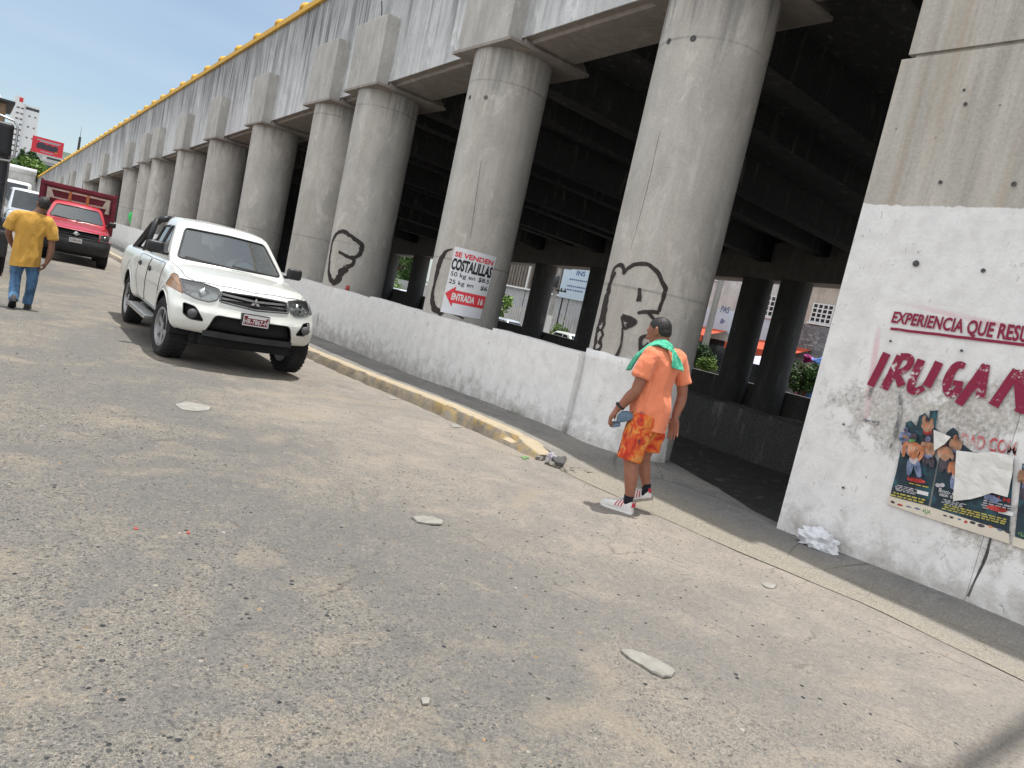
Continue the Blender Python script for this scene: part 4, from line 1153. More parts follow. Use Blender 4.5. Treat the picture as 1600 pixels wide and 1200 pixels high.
def glass_mat(name, tint, dens, rough=.02):
    n = N(name, rough, .5); b = n.nt
    tr = b.nodes.new('ShaderNodeBsdfTransparent'); tr.inputs[0].default_value = (*tint, 1)
    gl = b.nodes.new('ShaderNodeBsdfGlossy'); gl.inputs['Roughness'].default_value = rough; gl.inputs[0].default_value = (1, 1, 1, 1)
    df = b.nodes.new('ShaderNodeBsdfDiffuse'); df.inputs[0].default_value = (.30, .33, .33, 1)  # pale diffuse veil imitates reflective haze on the pane
    lw_ = b.nodes.new('ShaderNodeFresnel'); lw_.inputs[0].default_value = 1.5
    m1 = b.nodes.new('ShaderNodeMixShader'); m2 = b.nodes.new('ShaderNodeMixShader')
    m1.inputs[0].default_value = dens
    n.set(m1.inputs[1], tr.outputs[0]); n.set(m1.inputs[2], df.outputs[0])
    n.set(m2.inputs[0], n.math('ADD', n.math('MULTIPLY', lw_.outputs[0], 1.), .05)); n.set(m2.inputs[1], m1.outputs[0]); n.set(m2.inputs[2], gl.outputs[0])
    n.set(b.nodes['Material Output'].inputs[0], m2.outputs[0])
    return n.m
MAT['glass'] = glass_mat('window_glass', (.62, .70, .70), .20)
MAT['lens'] = glass_mat('lamp_lens', (.9, .92, .9), .08)
MAT['lampgrey'] = plain('lamp_housing', (.36, .37, .37), .3, .3, .5, 0, .2, 20)
MAT['rimflat'] = plain('steel_wheel', (.12, .12, .125), .5, .5, .4, 0, .2, 9)

def wheel(name, parent, loc, r, w, side, rim='rimsilver', spokes=6, steer=0):
    """tyre with tread blocks and a spoked rim; side is +1 when the outside looks along +x"""
    wh = empty(name, loc, steer); wh.parent = parent
    mb = MB(); s = side
    rr = r*.64
    prof = [(rr, -w/2+.01), (rr+.02, -w/2), (r*.86, -w/2-.012), (r*.95, -w/2+.006), (r*.985, -w/2+.03), (r, -w/2+.055), (r, w/2-.055), (r*.985, w/2-.03), (r*.95, w/2-.006), (r*.86, w/2+.012), (rr+.02, w/2), (rr, w/2-.01)]
    mb.lathe(prof, 'X', (0, 0, 0), 48, closed=True)
    for k in range(34):
        a = k*2*math.pi/34
        for off, tilt in ((-w*.27, .35), (w*.27, -.35)):
            m = Matrix.Rotation(a, 4, 'X') @ Matrix.Translation((off, 0, r)) @ Matrix.Rotation(tilt, 4, 'Z')
            b = bmesh.new(); bmesh.ops.create_cube(b, size=1); bmesh.ops.scale(b, vec=(w*.36, r*.1, .014), verts=b.verts); mb.add(b, m)
    mb.build('tyre', MAT['rubber'], wh, False, auto=35)
    mb = MB()
    f = s*(w/2-.02)
    mb.lathe([(rr+.004, -s*w*.45), (rr-.012, s*(w/2-.05)), (rr+.006, s*(w/2-.004)), (rr-.02, s*(w/2-.002)), (rr-.035, s*(w/2-.06))], 'X', (0, 0, 0), 40)
    mb.lathe([(.0001, f), (.05, f), (.062, f-s*.012), (.075, f-s*.05)], 'X', (0, 0, 0), 20)
    for k in range(spokes):
        a = k*2*math.pi/spokes
        m = Matrix.Rotation(a, 4, 'X')
        hw = .03
        vs = [m @ Vector(p) for p in ((f-s*.01, -hw*1.2, .05), (f-s*.01, hw*1.2, .05), (f-s*.006, hw, rr-.02), (f-s*.006, -hw, rr-.02), (f-s*.06, -hw*1.2, .05), (f-s*.06, hw*1.2, .05), (f-s*.05, hw, rr-.02), (f-s*.05, -hw, rr-.02))]
        mb.mesh(vs, [(0, 1, 2, 3), (4, 7, 6, 5), (0, 4, 5, 1), (1, 5, 6, 2), (3, 2, 6, 7), (0, 3, 7, 4)])
    mb.build('rim', MAT[rim], wh, False, auto=35)
    mb = MB(); mb.lathe([(rr-.03, f-s*.075), (.0001, f-s*.08)], 'X', (0, 0, 0), 24); mb.build('brake_disc', MAT['rimflat'], wh)
    return wh

def pickup(root, S):
    """a four-door or single-cab pickup facing -Y, built from a warped shell cut into its panels"""
    L, HW, WF, WR, RW = S['L'], S['hw'], S['wf'], S['wr'], S['rw']
    hood, cowl, cy, bed0 = S['hood'], S['cowl'], S['cowl_y'], S['bed_y']
    paint = S['paint']
    ztop = lambda y: interp(y, [(0, hood-.03), (.12, hood), (.5, hood+.06), (cy, cowl), (bed0, cowl-.0), (L, cowl-.0)])
    zbot = lambda y: interp(y, [(0, S['bump_z']), (.5, S['bump_z']), (.9, .44), (L-.3, .46), (L, .52)])
    def low(x, y, z):
        t = (z-.4)/.7; u = abs(x)/HW
        yy = y; fr = clamp(1-y/1.1); t = max(t, 0)
        # nose: bowed in plan, bumper standing proud
        yy += fr**1.2*(S['bow']*u**2.6 + interp(t, [(0, .07), (.2, .0), (.45, .0), (.58, .045), (.8, .07), (1, .16)]))
        zz = lerp(zbot(y), ztop(y), t)
        k = interp(t, [(0, .95), (.2, .985), (.5, 1.), (.75, .985), (1, .93)])
        if y < 1.0: k *= lerp(1, .965, (1-y)**2)
        xx = x*k
        if t > .85 and y < cy: zz += .025*(1-u*u)*sstep(0, .5, y) - .035*u**4
        # swelling over the wheels
        if u > .75:
            for w in (WF, WR):
                d = math.hypot(yy-w, zz-RW)
                xx += math.copysign(.035*math.exp(-((d-RW-.12)/.09)**2)*(1 if zz > .3 else 0), x)
        return xx, yy, zz
    b = rbox(-HW, HW, 0, L, .4, 1.1, .085, S.get('step', .055)); warp(b, low)
    T = dict(body=0, arch=1, head=2, grille=3, fog=4, mouth=5, door=6, hood=7, hole=8, bed=9, lower=10, door2=11, turn=12)
    for w in (WF, WR):
        for s in (1, -1):
            cut(b, [(y, max(z, -.2)) for y, z in circ(w, RW, RW+.085, 26)], 'x', s, T['arch'], nmin=.15)
    hy = lambda c: c.y < .9
    for s in (1, -1):
        hp = S['head'] if s > 0 else mir(S['head'])
        cut(b, rpoly(hp, .03), 'y', -1, T['head'], hy, .05)
        if S.get('turn'): cut(b, S['turn'] if s > 0 else mir(S['turn']), 'y', -1, T['turn'], hy, .05)
        if S.get('fog'): cut(b, rpoly(S['fog'] if s > 0 else mir(S['fog']), .025), 'y', -1, T['fog'], hy, .05)
    cut(b, rpoly(S['grille'], .02), 'y', -1, T['grille'], hy, .05)
    cut(b, rpoly(S['mouth'], .05), 'y', -1, T['mouth'], hy, .05)
    if S.get('lower'): cut(b, S['lower'], 'y', -1, T['lower'], lambda c: c.y < .75 and b is not None, .02)
    # hood, doors, cab floor and bed openings
    cut(b, S['hoodpoly'], 'z', 1, T['hood'], lambda c: c.y < cy+.1, .3)
    cut(b, [(-HW*.86, cy+.12), (HW*.86, cy+.12), (HW*.86, bed0-.1), (-HW*.86, bed0-.1)], 'z', 1, T['hole'], None, .3)
    cut(b, rpoly([(-HW+.12, bed0+.06), (HW-.12, bed0+.06), (HW-.12, L-.09), (-HW+.12, L-.09)], .05), 'z', 1, T['bed'], None, .3)
    for s in (1, -1):
        for q in S['doors']: cut(b, rpoly(q, .07), 'x', s, T['door'], None, .3)
    Lr = b.faces.layers.int['part']
    # split into panels
    arch = take(b, T['arch'])
    sheet_obj(take(b, [0]), 'body', paint, root)
    hd = take(b, T['hood'])
    if len(hd.faces):
        h2 = hd.copy(); sheet_obj(shift(hd, .004), 'hood', paint, root); rim_tube(h2, .005, 'hood_gap', 'grilldark', root)
    for dr in islands(take(b, T['door'])):
        d2 = dr.copy(); do = sheet_obj(shift(dr, .003), 'door', paint, root); rim_tube(d2, .006, 'door_gap', 'grilldark', do)
    hs = bmesh.ops.split_edges
    for nm, tg, mt_in, dep in (('headlight', 'head', S.get('head_in', 'chrome'), .06), ):
        for s in (1, -1):
            q = take(b, T[tg]); bmesh.ops.delete(q, geom=[f for f in q.faces if f.calc_center_median().x*s < 0], context='FACES')
            q = max(islands(q), key=lambda t_: len(t_.faces))
            lens = q.copy(); back = shift(q, -dep)
            ho = sheet_obj(back, nm, mt_in, root)
            rim_tube(lens.copy(), .009, 'lamp_rim', 'grey', ho)
            sheet_obj(lens, 'lens', 'lens', ho)
            # reflector bowl and bulb
            if S.get('bowl'):
                bx_, bz_, br = S['bowl']; mb = MB(); hit = BVHTree.FromBMesh(b).ray_cast(Vector((s*bx_, -1, bz_)), Vector((0, 1, 0)))
                S['bowl_y'] = (hit[0].y if hit[0] else .2)+.055
                mb.lathe([(br, .0), (br*.96, .012), (br*.8, .035), (br*.45, .05), (.0001, .055)], 'Y', (s*bx_, S['bowl_y'], bz_), 28)
                mb.build('reflector', MAT['chrome'], ho, True)
                mb = MB(); mb.lathe([(.0001, -.012), (.028, -.006), (.036, .02), (.036, .05)], 'Y', (s*bx_, S['bowl_y'], bz_), 18); mb.build('bulb_cover', MAT['white'], ho, True)
    if S.get('turn'):
        for s in (1, -1):
            q = take(b, T['turn']); bmesh.ops.delete(q, geom=[f for f in q.faces if f.calc_center_median().x*s < 0], context='FACES')
            sheet_obj(shift(q, -.004), 'turn_signal', S.get('turn_mat', ('amber', 'amber'))[0 if s < 0 else 1], root)
    gq = take(b, T['grille']); rim_tube(gq.copy(), .012, 'grille_rim', S.get('grille_rim', 'grey'), root); go = sheet_obj(shift(gq, -.06), 'grille', 'grilldark', root)
    mq = take(b, T['mouth']); rim_tube(mq.copy(), .008, 'mouth_rim', 'black', root); sheet_obj(shift(mq, -.06), 'air_intake', 'grilldark', root)
    if S.get('lower'):
        lq = take(b, T['lower']); sheet_obj(shift(lq, .006), 'bumper', S['lower_mat'], root)
    if S.get('fog'):
        for s in (1, -1):
            q = take(b, T['fog']); bmesh.ops.delete(q, geom=[f for f in q.faces if f.calc_center_median().x*s < 0], context='FACES')
            rim_tube(q.copy(), .007, 'fog_rim', 'black', root)
            fo = sheet_obj(shift(q, -.05), 'fog_recess', 'grilldark', root)
            fx, fz, fy = S['fog_c']; mb = MB(); mb.lathe([(.05, 0), (.055, .02), (.05, .05), (.0001, .06)], 'Y', (s*fx, fy, fz), 20); mb.build('fog_lamp', MAT['grey'], fo, True)
    # bed: floor and inner sides
    mb = MB(); y0, y1, x1 = bed0+.06, L-.09, HW-.12
    mb.mesh([(-x1, y0, .72), (x1, y0, .72), (x1, y1, .72), (-x1, y1, .72), (-x1, y0, cowl-.03), (x1, y0, cowl-.03), (x1, y1, cowl-.03), (-x1, y1, cowl-.03)], [(0, 1, 2, 3), (0, 4, 5, 1), (1, 5, 6, 2), (2, 6, 7, 3), (3, 7, 4, 0)])
    mb.build('bed_liner', MAT['black'], root, fix=False)
    # cab
    rz_, tw = S['roof'], S['roof_w']
    wy0, wy1, ry0, ry1 = S['ws']            # windscreen foot and head, rear window head and foot
    zc0 = cowl-.05
    def cab(x, y, z):
        t = clamp((z-zc0)/(rz_-zc0), 0, 1.3); u = x/.8; f = clamp((y-wy0)/(ry1-wy0))
        ya, yb = lerp(wy0, wy1, t**1.05), lerp(ry1, ry0, t)
        yy = lerp(ya, yb, f)
        yy += .16*u*u*(1-f)**2*(1 if t < 1.2 else 0)
        k = lerp(S['belt_w'], tw, t**1.15)
        k *= lerp(1, .93, max(0, (f-.7)/.3)*.8)
        zz = z+.035*(1-u*u)*sstep(.8, 1, t) - .03*sstep(.6, 0, f)*sstep(.85, 1, t)
        return u*k, yy, zz
    c = rbox(-.8, .8, wy0, ry1, zc0, rz_, .09, S.get('step', .055)); warp(c, cab)
    bx0, bx1, tx1, zlo, zhi = S['glass']
    cut(c, rpoly([(-bx1, zlo), (bx1, zlo), (tx1, zhi), (0, zhi+.018), (-tx1, zhi)], .05), 'y', -1, 1, None, .25)
    cut(c, rpoly([(-.5, cowl+.12), (.5, cowl+.12), (.45, zhi-.02), (-.45, zhi-.02)], .04), 'y', 1, 2, None, .3)
    for s in (1, -1):
        for q in S['side_windows']: cut(c, rpoly(q, .05), 'x', s, 3, None, .3)
    # the open bottom of the cab
    cl = c.faces.layers.int['part']
    for f in c.faces:
        if f.normal.z < -.8 and f.calc_center_median().z < zc0+.05: f[cl] = 9
    sheet_obj(take(c, 0), 'cab', paint, root)
    ws = take(c, 1); rim_tube(ws.copy(), .014, 'window_seal', 'black', root); sheet_obj(shift(ws, -.006), 'windscreen', 'glass', root)
    rw = take(c, 2); rim_tube(rw.copy(), .012, 'window_seal', 'black', root); sheet_obj(shift(rw, -.006), 'rear_window', 'glass', root)
    for s in (1, -1):
        q = take(c, 3); bmesh.ops.delete(q, geom=[f for f in q.faces if f.calc_center_median().x*s < 0], context='FACES')
        for q1 in islands(q): rim_tube(q1.copy(), .013, 'window_seal', 'black', root); sheet_obj(shift(q1, -.006), 'side_window', 'glass', root)
    lin = take(c, [0]); lin2 = shift(lin, -.03); bmesh.ops.reverse_faces(lin2, faces=lin2.faces); sheet_obj(lin2, 'headlining', 'dash', root)
    # inside of the cab
    mb = MB(); x1 = S['belt_w']-.1
    mb.mesh([(-x1, cy+.12, .5), (x1, cy+.12, .5), (x1, bed0-.12, .5), (-x1, bed0-.12, .5), (-x1, cy+.12, cowl), (x1, cy+.12, cowl), (x1, bed0-.12, cowl+.2), (-x1, bed0-.12, cowl+.2)], [(0, 1, 2, 3), (0, 4, 5, 1), (1, 5, 6, 2), (2, 6, 7, 3), (3, 7, 4, 0)])
    mb.build('cab_floor', MAT['dash'], root, fix=False)
    mb = MB(); mb.box((0, cy+.28, cowl-.09), (2*x1, .5, .14), None, .05); mb.box((.38, cy+.5, cowl-.02), (.4, .16, .1), None, .04); mb.build('dashboard', MAT['dash'], root, auto=40)
    mb = MB(); sx = S.get('driver_x', .36); Cc = Vector((sx, cy+.72, cowl+.0)); mt = Matrix.Rotation(R(62), 3, 'X')
    mb.tube([Cc + mt @ Vector((.19*math.cos(a), .19*math.sin(a), 0)) for a in [k*2*math.pi/24 for k in range(25)]], .016, 8, False); mb.tube([Cc + mt @ Vector((-.19, 0, 0)), Cc + mt @ Vector((.19, 0, 0))], .014, 6); mb.tube([Cc, Cc+Vector((0, -.3, -.2))], .03, 8)
    mb.build('steering_wheel', MAT['black'], root, True)
    for sx in (-.36, .36):
        for yb in S['seats']:
            mb = MB(); mb.box((sx, yb-.25, .86), (.5, .5, .16), None, .05); mb.box((sx, yb+.06, 1.16), (.5, .14, .62), Matrix.Rotation(R(-12), 3, 'X'), .06); mb.box((sx, yb+.14, 1.52), (.24, .09, .17), Matrix.Rotation(R(-8), 3, 'X'), .04)
            mb.build('seat', MAT['seat'], root, auto=40)
    # underside
    mb = MB(); mb.bx(-HW*.72, HW*.72, .35, L-.25, .28, .56, .04); mb.bx(-HW*.8, HW*.8, WF+.55, WR-.55, .36, .6, .03)
    for w in (WF, WR): mb.tube([(-HW+.2, w, RW), (HW-.2, w, RW)], .05, 10)
    mb.bx(-.55, .55, .22, .5, .3, .42, .02)
    mb.build('chassis', MAT['grilldark'], root)
    # dark wells behind the wheel arches
    for w in (WF, WR):
        for s in (1, -1):
            mb = MB()
            mb.lathe([(RW+.085, 0), (RW+.085, -.34*1), (.0001, -.345)] if s > 0 else [(RW+.085, 0), (RW+.085, .34), (.0001, .345)], 'X', (s*(HW-.03), w, RW), 26)
            for v in mb.bm.verts: v.co.z = max(v.co.z, .36)
            mb.build('wheel_well', MAT['grilldark'], root, fix=False)
    for ar in islands(arch): rim_tube(ar, .012, 'arch_lip', S.get('arch_mat', paint), root)
    for w, st in ((WF, S.get('steer', 0)), (WR, 0)):
        for s in (1, -1): wheel('wheel', root, (s*(HW-.125), w, RW), RW, .245, s, S.get('rim', 'rimsilver'), 6, st)
    # mirrors
    for s in (1, -1):
        mb = MB(); x = s*(S['belt_w']+.14); y = wy0+.43; z = cowl+.13
        b_ = rbox(-.11, .11, -.05, .05, -.08, .085, .045, .03); bmesh.ops.transform(b_, matrix=Matrix.Translation((x, y, z)), verts=b_.verts)
        mb.add(b_); mb.box((s*(S['belt_w']+.0), y+.02, z-.06), (.12, .06, .045), None, .015)
        mb.build('mirror', MAT['black'], root, True)
    for s in (1, -1):
        for (y, z) in S['handles']:
            mb = MB(); xx = HW*.985; mb.box((s*(xx+.012), y, z), (.035, .19, .03), None, .012); mb.box((s*(xx-.0), y+.02, z-.0), (.02, .15, .075), None, .009)
            mb.build('door_handle', MAT['black'], root, auto=40)
    # wipers
    mb = MB()
    for x0_, x1_ in ((-.62, -.02), (-.02, .6)):
        mb.tube([(x0_, wy0+.10+.1*(x0_/.8)**2, zlo+.03), (x1_, wy0+.06+.1*(x1_/.8)**2, zlo+.0)], .012, 6)
    mb.build('wiper', MAT['black'], root)
    return b, go

# ------------------------------------------------------------------ white pickup coming towards the camera
wp = thing('pickup_truck', 'white four-door pickup with black mirrors, roll bar and dark red number plate on the road', 'pickup truck', (2.86, 8.97, -.055), R(-1.2), 'pickup trucks on the road')
SPEC = dict(L=5.1, hw=.885, wf=.88, wr=3.88, rw=.375, hood=1.05, cowl=1.18, cowl_y=1.4, bed_y=3.5, bump_z=.44, bow=.34, paint='carwhite',
            head=[(.41, 1.0), (.44, .88), (.52, .835), (.66, .84), (.80, .89), (.86, 1.02), (.60, 1.03)], head_in='lampgrey', bowl=(.575, .915, .062), bowl_y=.30,
            turn=[(.785, .86), (.9, .90), (.9, 1.06), (.80, 1.06)], turn_mat=('amber', 'grey'),
            grille=[(-.42, .865), (0, .835), (.42, .865), (.40, .985), (0, .995), (-.40, .985)],
            fog=[(.56, .60), (.70, .595), (.77, .64), (.78, .77), (.66, .75)], fog_c=(.69, .67, .13),
            mouth=[(-.53, .455), (.53, .455), (.45, .70), (-.45, .70)],
            hoodpoly=[(-.745, .62), (-.66, .43), (-.42, .28), (0, .2), (.42, .28), (.66, .43), (.745, .62), (.76, 1.44), (-.76, 1.44)],
            doors=[[(1.42, .52), (2.42, .52), (2.42, 1.13), (1.42, 1.13)], [(2.46, .52), (3.0, .52), (3.30, .80), (3.36, 1.13), (2.46, 1.13)]],
            roof=1.76, roof_w=.60, belt_w=.80, ws=(1.28, 2.16, 3.12, 3.46), glass=(0, .69, .545, 1.235, 1.635),
            side_windows=[[(1.82, 1.235), (2.42, 1.225), (2.42, 1.63), (2.26, 1.625)], [(2.50, 1.225), (3.24, 1.24), (3.02, 1.60), (2.50, 1.63)]],
            seats=(2.3, 3.0), handles=[(2.26, .98), (3.12, .99)], driver_x=.36, steer=R(6))
shell, gr = pickup(wp, SPEC)
for z in (.957, .905):     # two grey bars with the three-diamond badge between them
    mb = MB(); pts = [(x, .15+.34*(abs(x)/.885)**2.6+.0+ (1-z)*.1, z+.0-.025*(1-abs(x)/.42)) for x in [-.40+.05*i for i in range(17)]]
    for a_, b_ in zip(pts, pts[1:]): mb.box(((a_[0]+b_[0])/2, (a_[1]+b_[1])/2, (a_[2]+b_[2])/2), (.054, .03, .026), math.atan2(b_[1]-a_[1], b_[0]-a_[0]))
    mb.build('grille_bar', MAT['rimsilver'], gr)
mb = MB()
def rh(cx, cz, a, l=.062, w=.031):
    d = Vector((math.sin(a), math.cos(a))); n_ = Vector((d.y, -d.x)); c_ = Vector((cx, cz))
    return [tuple(c_), tuple(c_+d*l*.5+n_*w*.58), tuple(c_+d*l), tuple(c_+d*l*.5-n_*w*.58)]
for a_ in (0, R(120), R(240)): mb.prism(rh(0, .915, a_), lambda u, v, w: (u, .075-w+.05, v), .012)
mb.build('badge', MAT['chrome'], gr)
# bumper details: dark lower lip, plate
mb = MB(); pts = [(x, .05+.34*(abs(x)/.885)**2.6, .50) for x in [-.53+.053*i for i in range(21)]]
for a_, b_ in zip(pts, pts[1:]): mb.box(((a_[0]+b_[0])/2, (a_[1]+b_[1])/2+.06, .462), (.058, .09, .07), math.atan2(b_[1]-a_[1], b_[0]-a_[0]))
mb.build('bumper_lip', MAT['bumperdark'], wp)
pl = MB(); pl.bx(-.155, .155, -.028, -.018, .645, .775, .004); po = pl.build('number_plate', MAT['plate_red'], wp)
mb = MB(); 
for bx_ in ((-.155, .155, .762, .775), (-.155, .155, .645, .655), (-.155, -.147, .655, .762), (.147, .155, .655, .762)): mb.bx(bx_[0], bx_[1], -.0315, -.029, bx_[2], bx_[3])
mb.bx(-.10, .12, -.031, -.0285, .738, .760)
mb.build('plate_border', MAT['p_white'], po)
mb = MB(); text_fit(mb, 'HR-7867-H', -.14, .14, .668, .728, lambda u, v, w: (u, -.031, v), .012); mb.build('plate_lettering', MAT['p_white'], po, fix=False)
mb = MB(); mb.bx(-.17, .17, -.017, .05, .635, .785, .008); mb.build('plate_holder', MAT['black'], wp)
# side steps, roll bar with a load behind the cab, sticker
for s in (1, -1):
    mb = MB(); mb.bx(s*.80, s*.98, 1.55, 3.15, .36, .41, .012); 
    for y in (1.75, 2.9): mb.bx(s*.5, s*.82, y-.03, y+.03, .38, .44)
    mb.build('side_step', MAT['steel'], wp)
mb = MB()
for s in (1, -1):
    mb.tube([(s*.76, 4.62, 1.16), (s*.74, 4.2, 1.33), (s*.68, 3.82, 1.58), (s*.6, 3.66, 1.69), (s*.5, 3.62, 1.72)], .05, 10)
    mb.tube([(s*.76, 3.68, 1.16), (s*.66, 3.66, 1.68)], .04, 8)
mb.tube([(-.52, 3.62, 1.72), (0, 3.61, 1.73), (.52, 3.62, 1.72)], .05, 10)
mb.build('roll_bar', MAT['black'], wp, True)
mb = MB(); mb.bx(-.8, .8, 3.55, 3.60, 1.165, 1.20); mb.build('bed_rim', MAT['black'], wp)
bx_ = MB(); bx_.bx(-.22, .22, -.2, .2, 0, .34, .015); o = bx_.build('cardboard_box', plain('cardboard', (.36, .25, .15), .85, 0, .2, 0, .12, 9), None); o.location = (2.45, 12.95, .70); tag(o, 'tan cardboard box in the bed of the white pickup', 'box')
mb = MB(); mb.bx(-.47, -.42, 1.985, 1.99, 1.60, 1.63); 
# ------------------------------------------------------------------ red pickup with a maroon cargo box
rpx = thing('pickup_truck', 'red pickup with black bumper carrying a tall maroon cargo box behind its cab', 'pickup truck', (2.42, 24.6, -.13), R(-4.), 'pickup trucks on the road')
SP2 = dict(L=5.2, hw=.90, wf=.92, wr=4.0, rw=.36, hood=1.04, cowl=1.19, cowl_y=1.45, bed_y=2.75, bump_z=.36, bow=.26, paint='carred', step=.07,
           head=[(.62, .985), (.60, .81), (.84, .82), (.88, 1.0)], head_in='grey', bowl=(.73, .90, .045), bowl_y=.27,
           grille=[(-.56, .80), (.56, .80), (.59, .99), (-.59, .99)], grille_rim='black',
           mouth=[(-.5, .46), (.5, .46), (.42, .66), (-.42, .66)], lower=[(-1., .2), (1., .2), (1., .795), (-1., .795)], lower_mat='bumperdark',
           hoodpoly=[(-.74, .5), (-.5, .3), (0, .22), (.5, .3), (.74, .5), (.78, 1.48), (-.78, 1.48)],
           doors=[[(1.5, .52), (2.6, .52), (2.6, 1.15), (1.5, 1.15)]], roof=1.74, roof_w=.62, belt_w=.81, ws=(1.3, 2.05, 2.55, 2.72), glass=(0, .71, .56, 1.25, 1.63),
           side_windows=[[(1.85, 1.25), (2.55, 1.25), (2.48, 1.62), (2.2, 1.62)]], seats=(2.3,), handles=[(2.42, 1.0)], rim='rimflat')
_, gr2 = pickup(rpx, SP2)
mb = MB()
for z in (.85, .93): mb.box((0, .125, z), (1.0, .02, .018))
mb.build('grille_bar', MAT['black'], gr2)
mb = MB(); mb.lathe([(.0001, .06), (.05, .062), (.062, .075), (.065, .10)], 'Y', (0, .0, .90), 24); mb.bx(-.085, .085, .052, .062, .887, .913); mb.build('badge', MAT['chrome'], gr2, auto=40)
mb = MB(); mb.bx(-.16, .16, -.055, -.045, .65, .78); po = mb.build('number_plate', MAT['p_white'], rpx)
mb = MB(); text_fit(mb, 'L-381101', -.13, .13, .685, .74, lambda u, v, w: (u, -.0585, v), .01); mb.build('plate_lettering', MAT['plate_red'], po, fix=False)
# cargo box, taller and wider than the cab
mb = MB()
mb.bx(-1.02, -.97, 2.72, 5.5, .95, 2.24); mb.bx(.97, 1.02, 2.72, 5.5, .95, 2.24); mb.bx(-.97, .97, 5.45, 5.5, .95, 2.24); mb.bx(-.97, .97, 2.72, 2.78, .95, 2.14); mb.bx(-1.02, 1.02, 2.70, 5.5, .88, .95)
cb = mb.build('cargo_box', MAT['boxred'], rpx)
mb = MB(); mb.bx(-1.05, 1.05, 2.66, 2.80, 2.14, 2.25, .01); mb.bx(-1.05, -.99, 2.80, 5.5, 2.242, 2.30); mb.bx(.99, 1.05, 2.80, 5.5, 2.242, 2.30); mb.bx(-1.05, -.93, 2.66, 2.718, .95, 2.138); mb.bx(.93, 1.05, 2.66, 2.718, .95, 2.138)
for s in (-1, 1):
    for y in (3.3, 3.95, 4.6, 5.2): mb.bx(s*1.021, s*1.05, y-.04, y+.04, .95, 2.24)
mb.build('box_frame', MAT['boxred'], cb)
# cream rack with three slanted openings over the cab roof
mb = MB()
def plank(poly): mb.prism(poly, lambda u, v, w: (u, 2.60+w, v), .04)
plank([(-.86, 1.95), (.86, 1.95), (.86, 2.0), (-.86, 2.0)]); plank([(-.86, 1.70), (.86, 1.70), (.86, 1.745), (-.86, 1.745)])
plank([(-.86, 1.745), (-.66, 1.745), (-.74, 1.95), (-.86, 1.95)]); plank([(.66, 1.745), (.86, 1.745), (.86, 1.95), (.74, 1.95)])
plank([(-.28, 1.745), (-.20, 1.745), (-.20, 1.95), (-.28, 1.95)]); plank([(.20, 1.745), (.28, 1.745), (.28, 1.95), (.20, 1.95)])
plank([(-.86, 1.55), (-.74, 1.55), (-.78, 1.70), (-.86, 1.70)]); plank([(.74, 1.55), (.86, 1.55), (.86, 1.70), (.78, 1.70)])
for v in mb.bm.verts: v.co.z += .07
rk = mb.build('cab_rack', MAT['cream'], rpx)
MAT['orangewood'] = plain('orange_wood', (.42, .17, .05), .7)
for s in (-1, 1): mb = MB(); mb.bx(s*.205, s*.275, 2.575, 2.598, 1.77, 2.07); mb.build('orange_post', MAT['orangewood'], rk)
# ------------------------------------------------------------------ people
def skin_mat(name, c):
    n = N(name, .5, .4); o = n.obj(); f = n.noise(o, 14, 5, .6); g = n.noise(o, 60, 3)
    n.col(n.mix(n.ramp(f, [(.3, 0), (.7, 1)]), tuple(q*.82 for q in c), tuple(min(1, q*1.15) for q in c)))
    n.b.inputs['Subsurface Weight'].default_value = .08
    n.b.inputs['Subsurface Radius'].default_value = (.02, .008, .004)
    n.bump(g, .12, .003); return n.m
def cloth_mat(name, c, var=.1, fold=.5, scale=9):
    n = N(name, .9, .15); o = n.obj()
    f = n.noise(n.sc(o, (1, 1, .45)), scale, 3, .5, 1.2); w = n.noise(o, 220, 2)
    n.col(n.mix(n.ramp(f, [(.3, 0), (.7, 1)]), tuple(q*(1-var) for q in c), tuple(min(1, q*(1+var)) for q in c)))
    n.b.inputs['Sheen Weight'].default_value = .15
    n.bump(f, min(1, fold*1.6), .035); n.bump(w, .15, .002); return n.m
MAT['skinA'] = skin_mat('tanned_skin', (.27, .115, .072))
MAT['skinB'] = skin_mat('brown_skin', (.20, .095, .06))
def hair_mat(name, c, c2):
    n = N(name, .55, .4); o = n.obj(); f = n.noise(n.sc(o, (1, 1, .3)), 120, 3); n.col(n.mix(n.ramp(f, [(.35, 0), (.65, 1)]), c, c2)); n.bump(f, .6, .006); return n.m
MAT['hair'] = hair_mat('short_dark_hair', (.008, .007, .007), (.024, .02, .019))
MAT['orange'] = cloth_mat('orange_tshirt', (.74, .235, .125), .05, .55)
MAT['mustard'] = cloth_mat('mustard_tshirt', (.52, .29, .06), .08, .6, 7)
MAT['jeans'] = cloth_mat('blue_jeans', (.075, .155, .27), .45, .7, 11)
MAT['mint'] = cloth_mat('mint_towel', (.085, .47, .30), .12, .6, 22)
MAT['sock'] = cloth_mat('black_sock', (.012, .014, .02))
MAT['whiteshirt'] = cloth_mat('white_shirt', (.5, .5, .48))
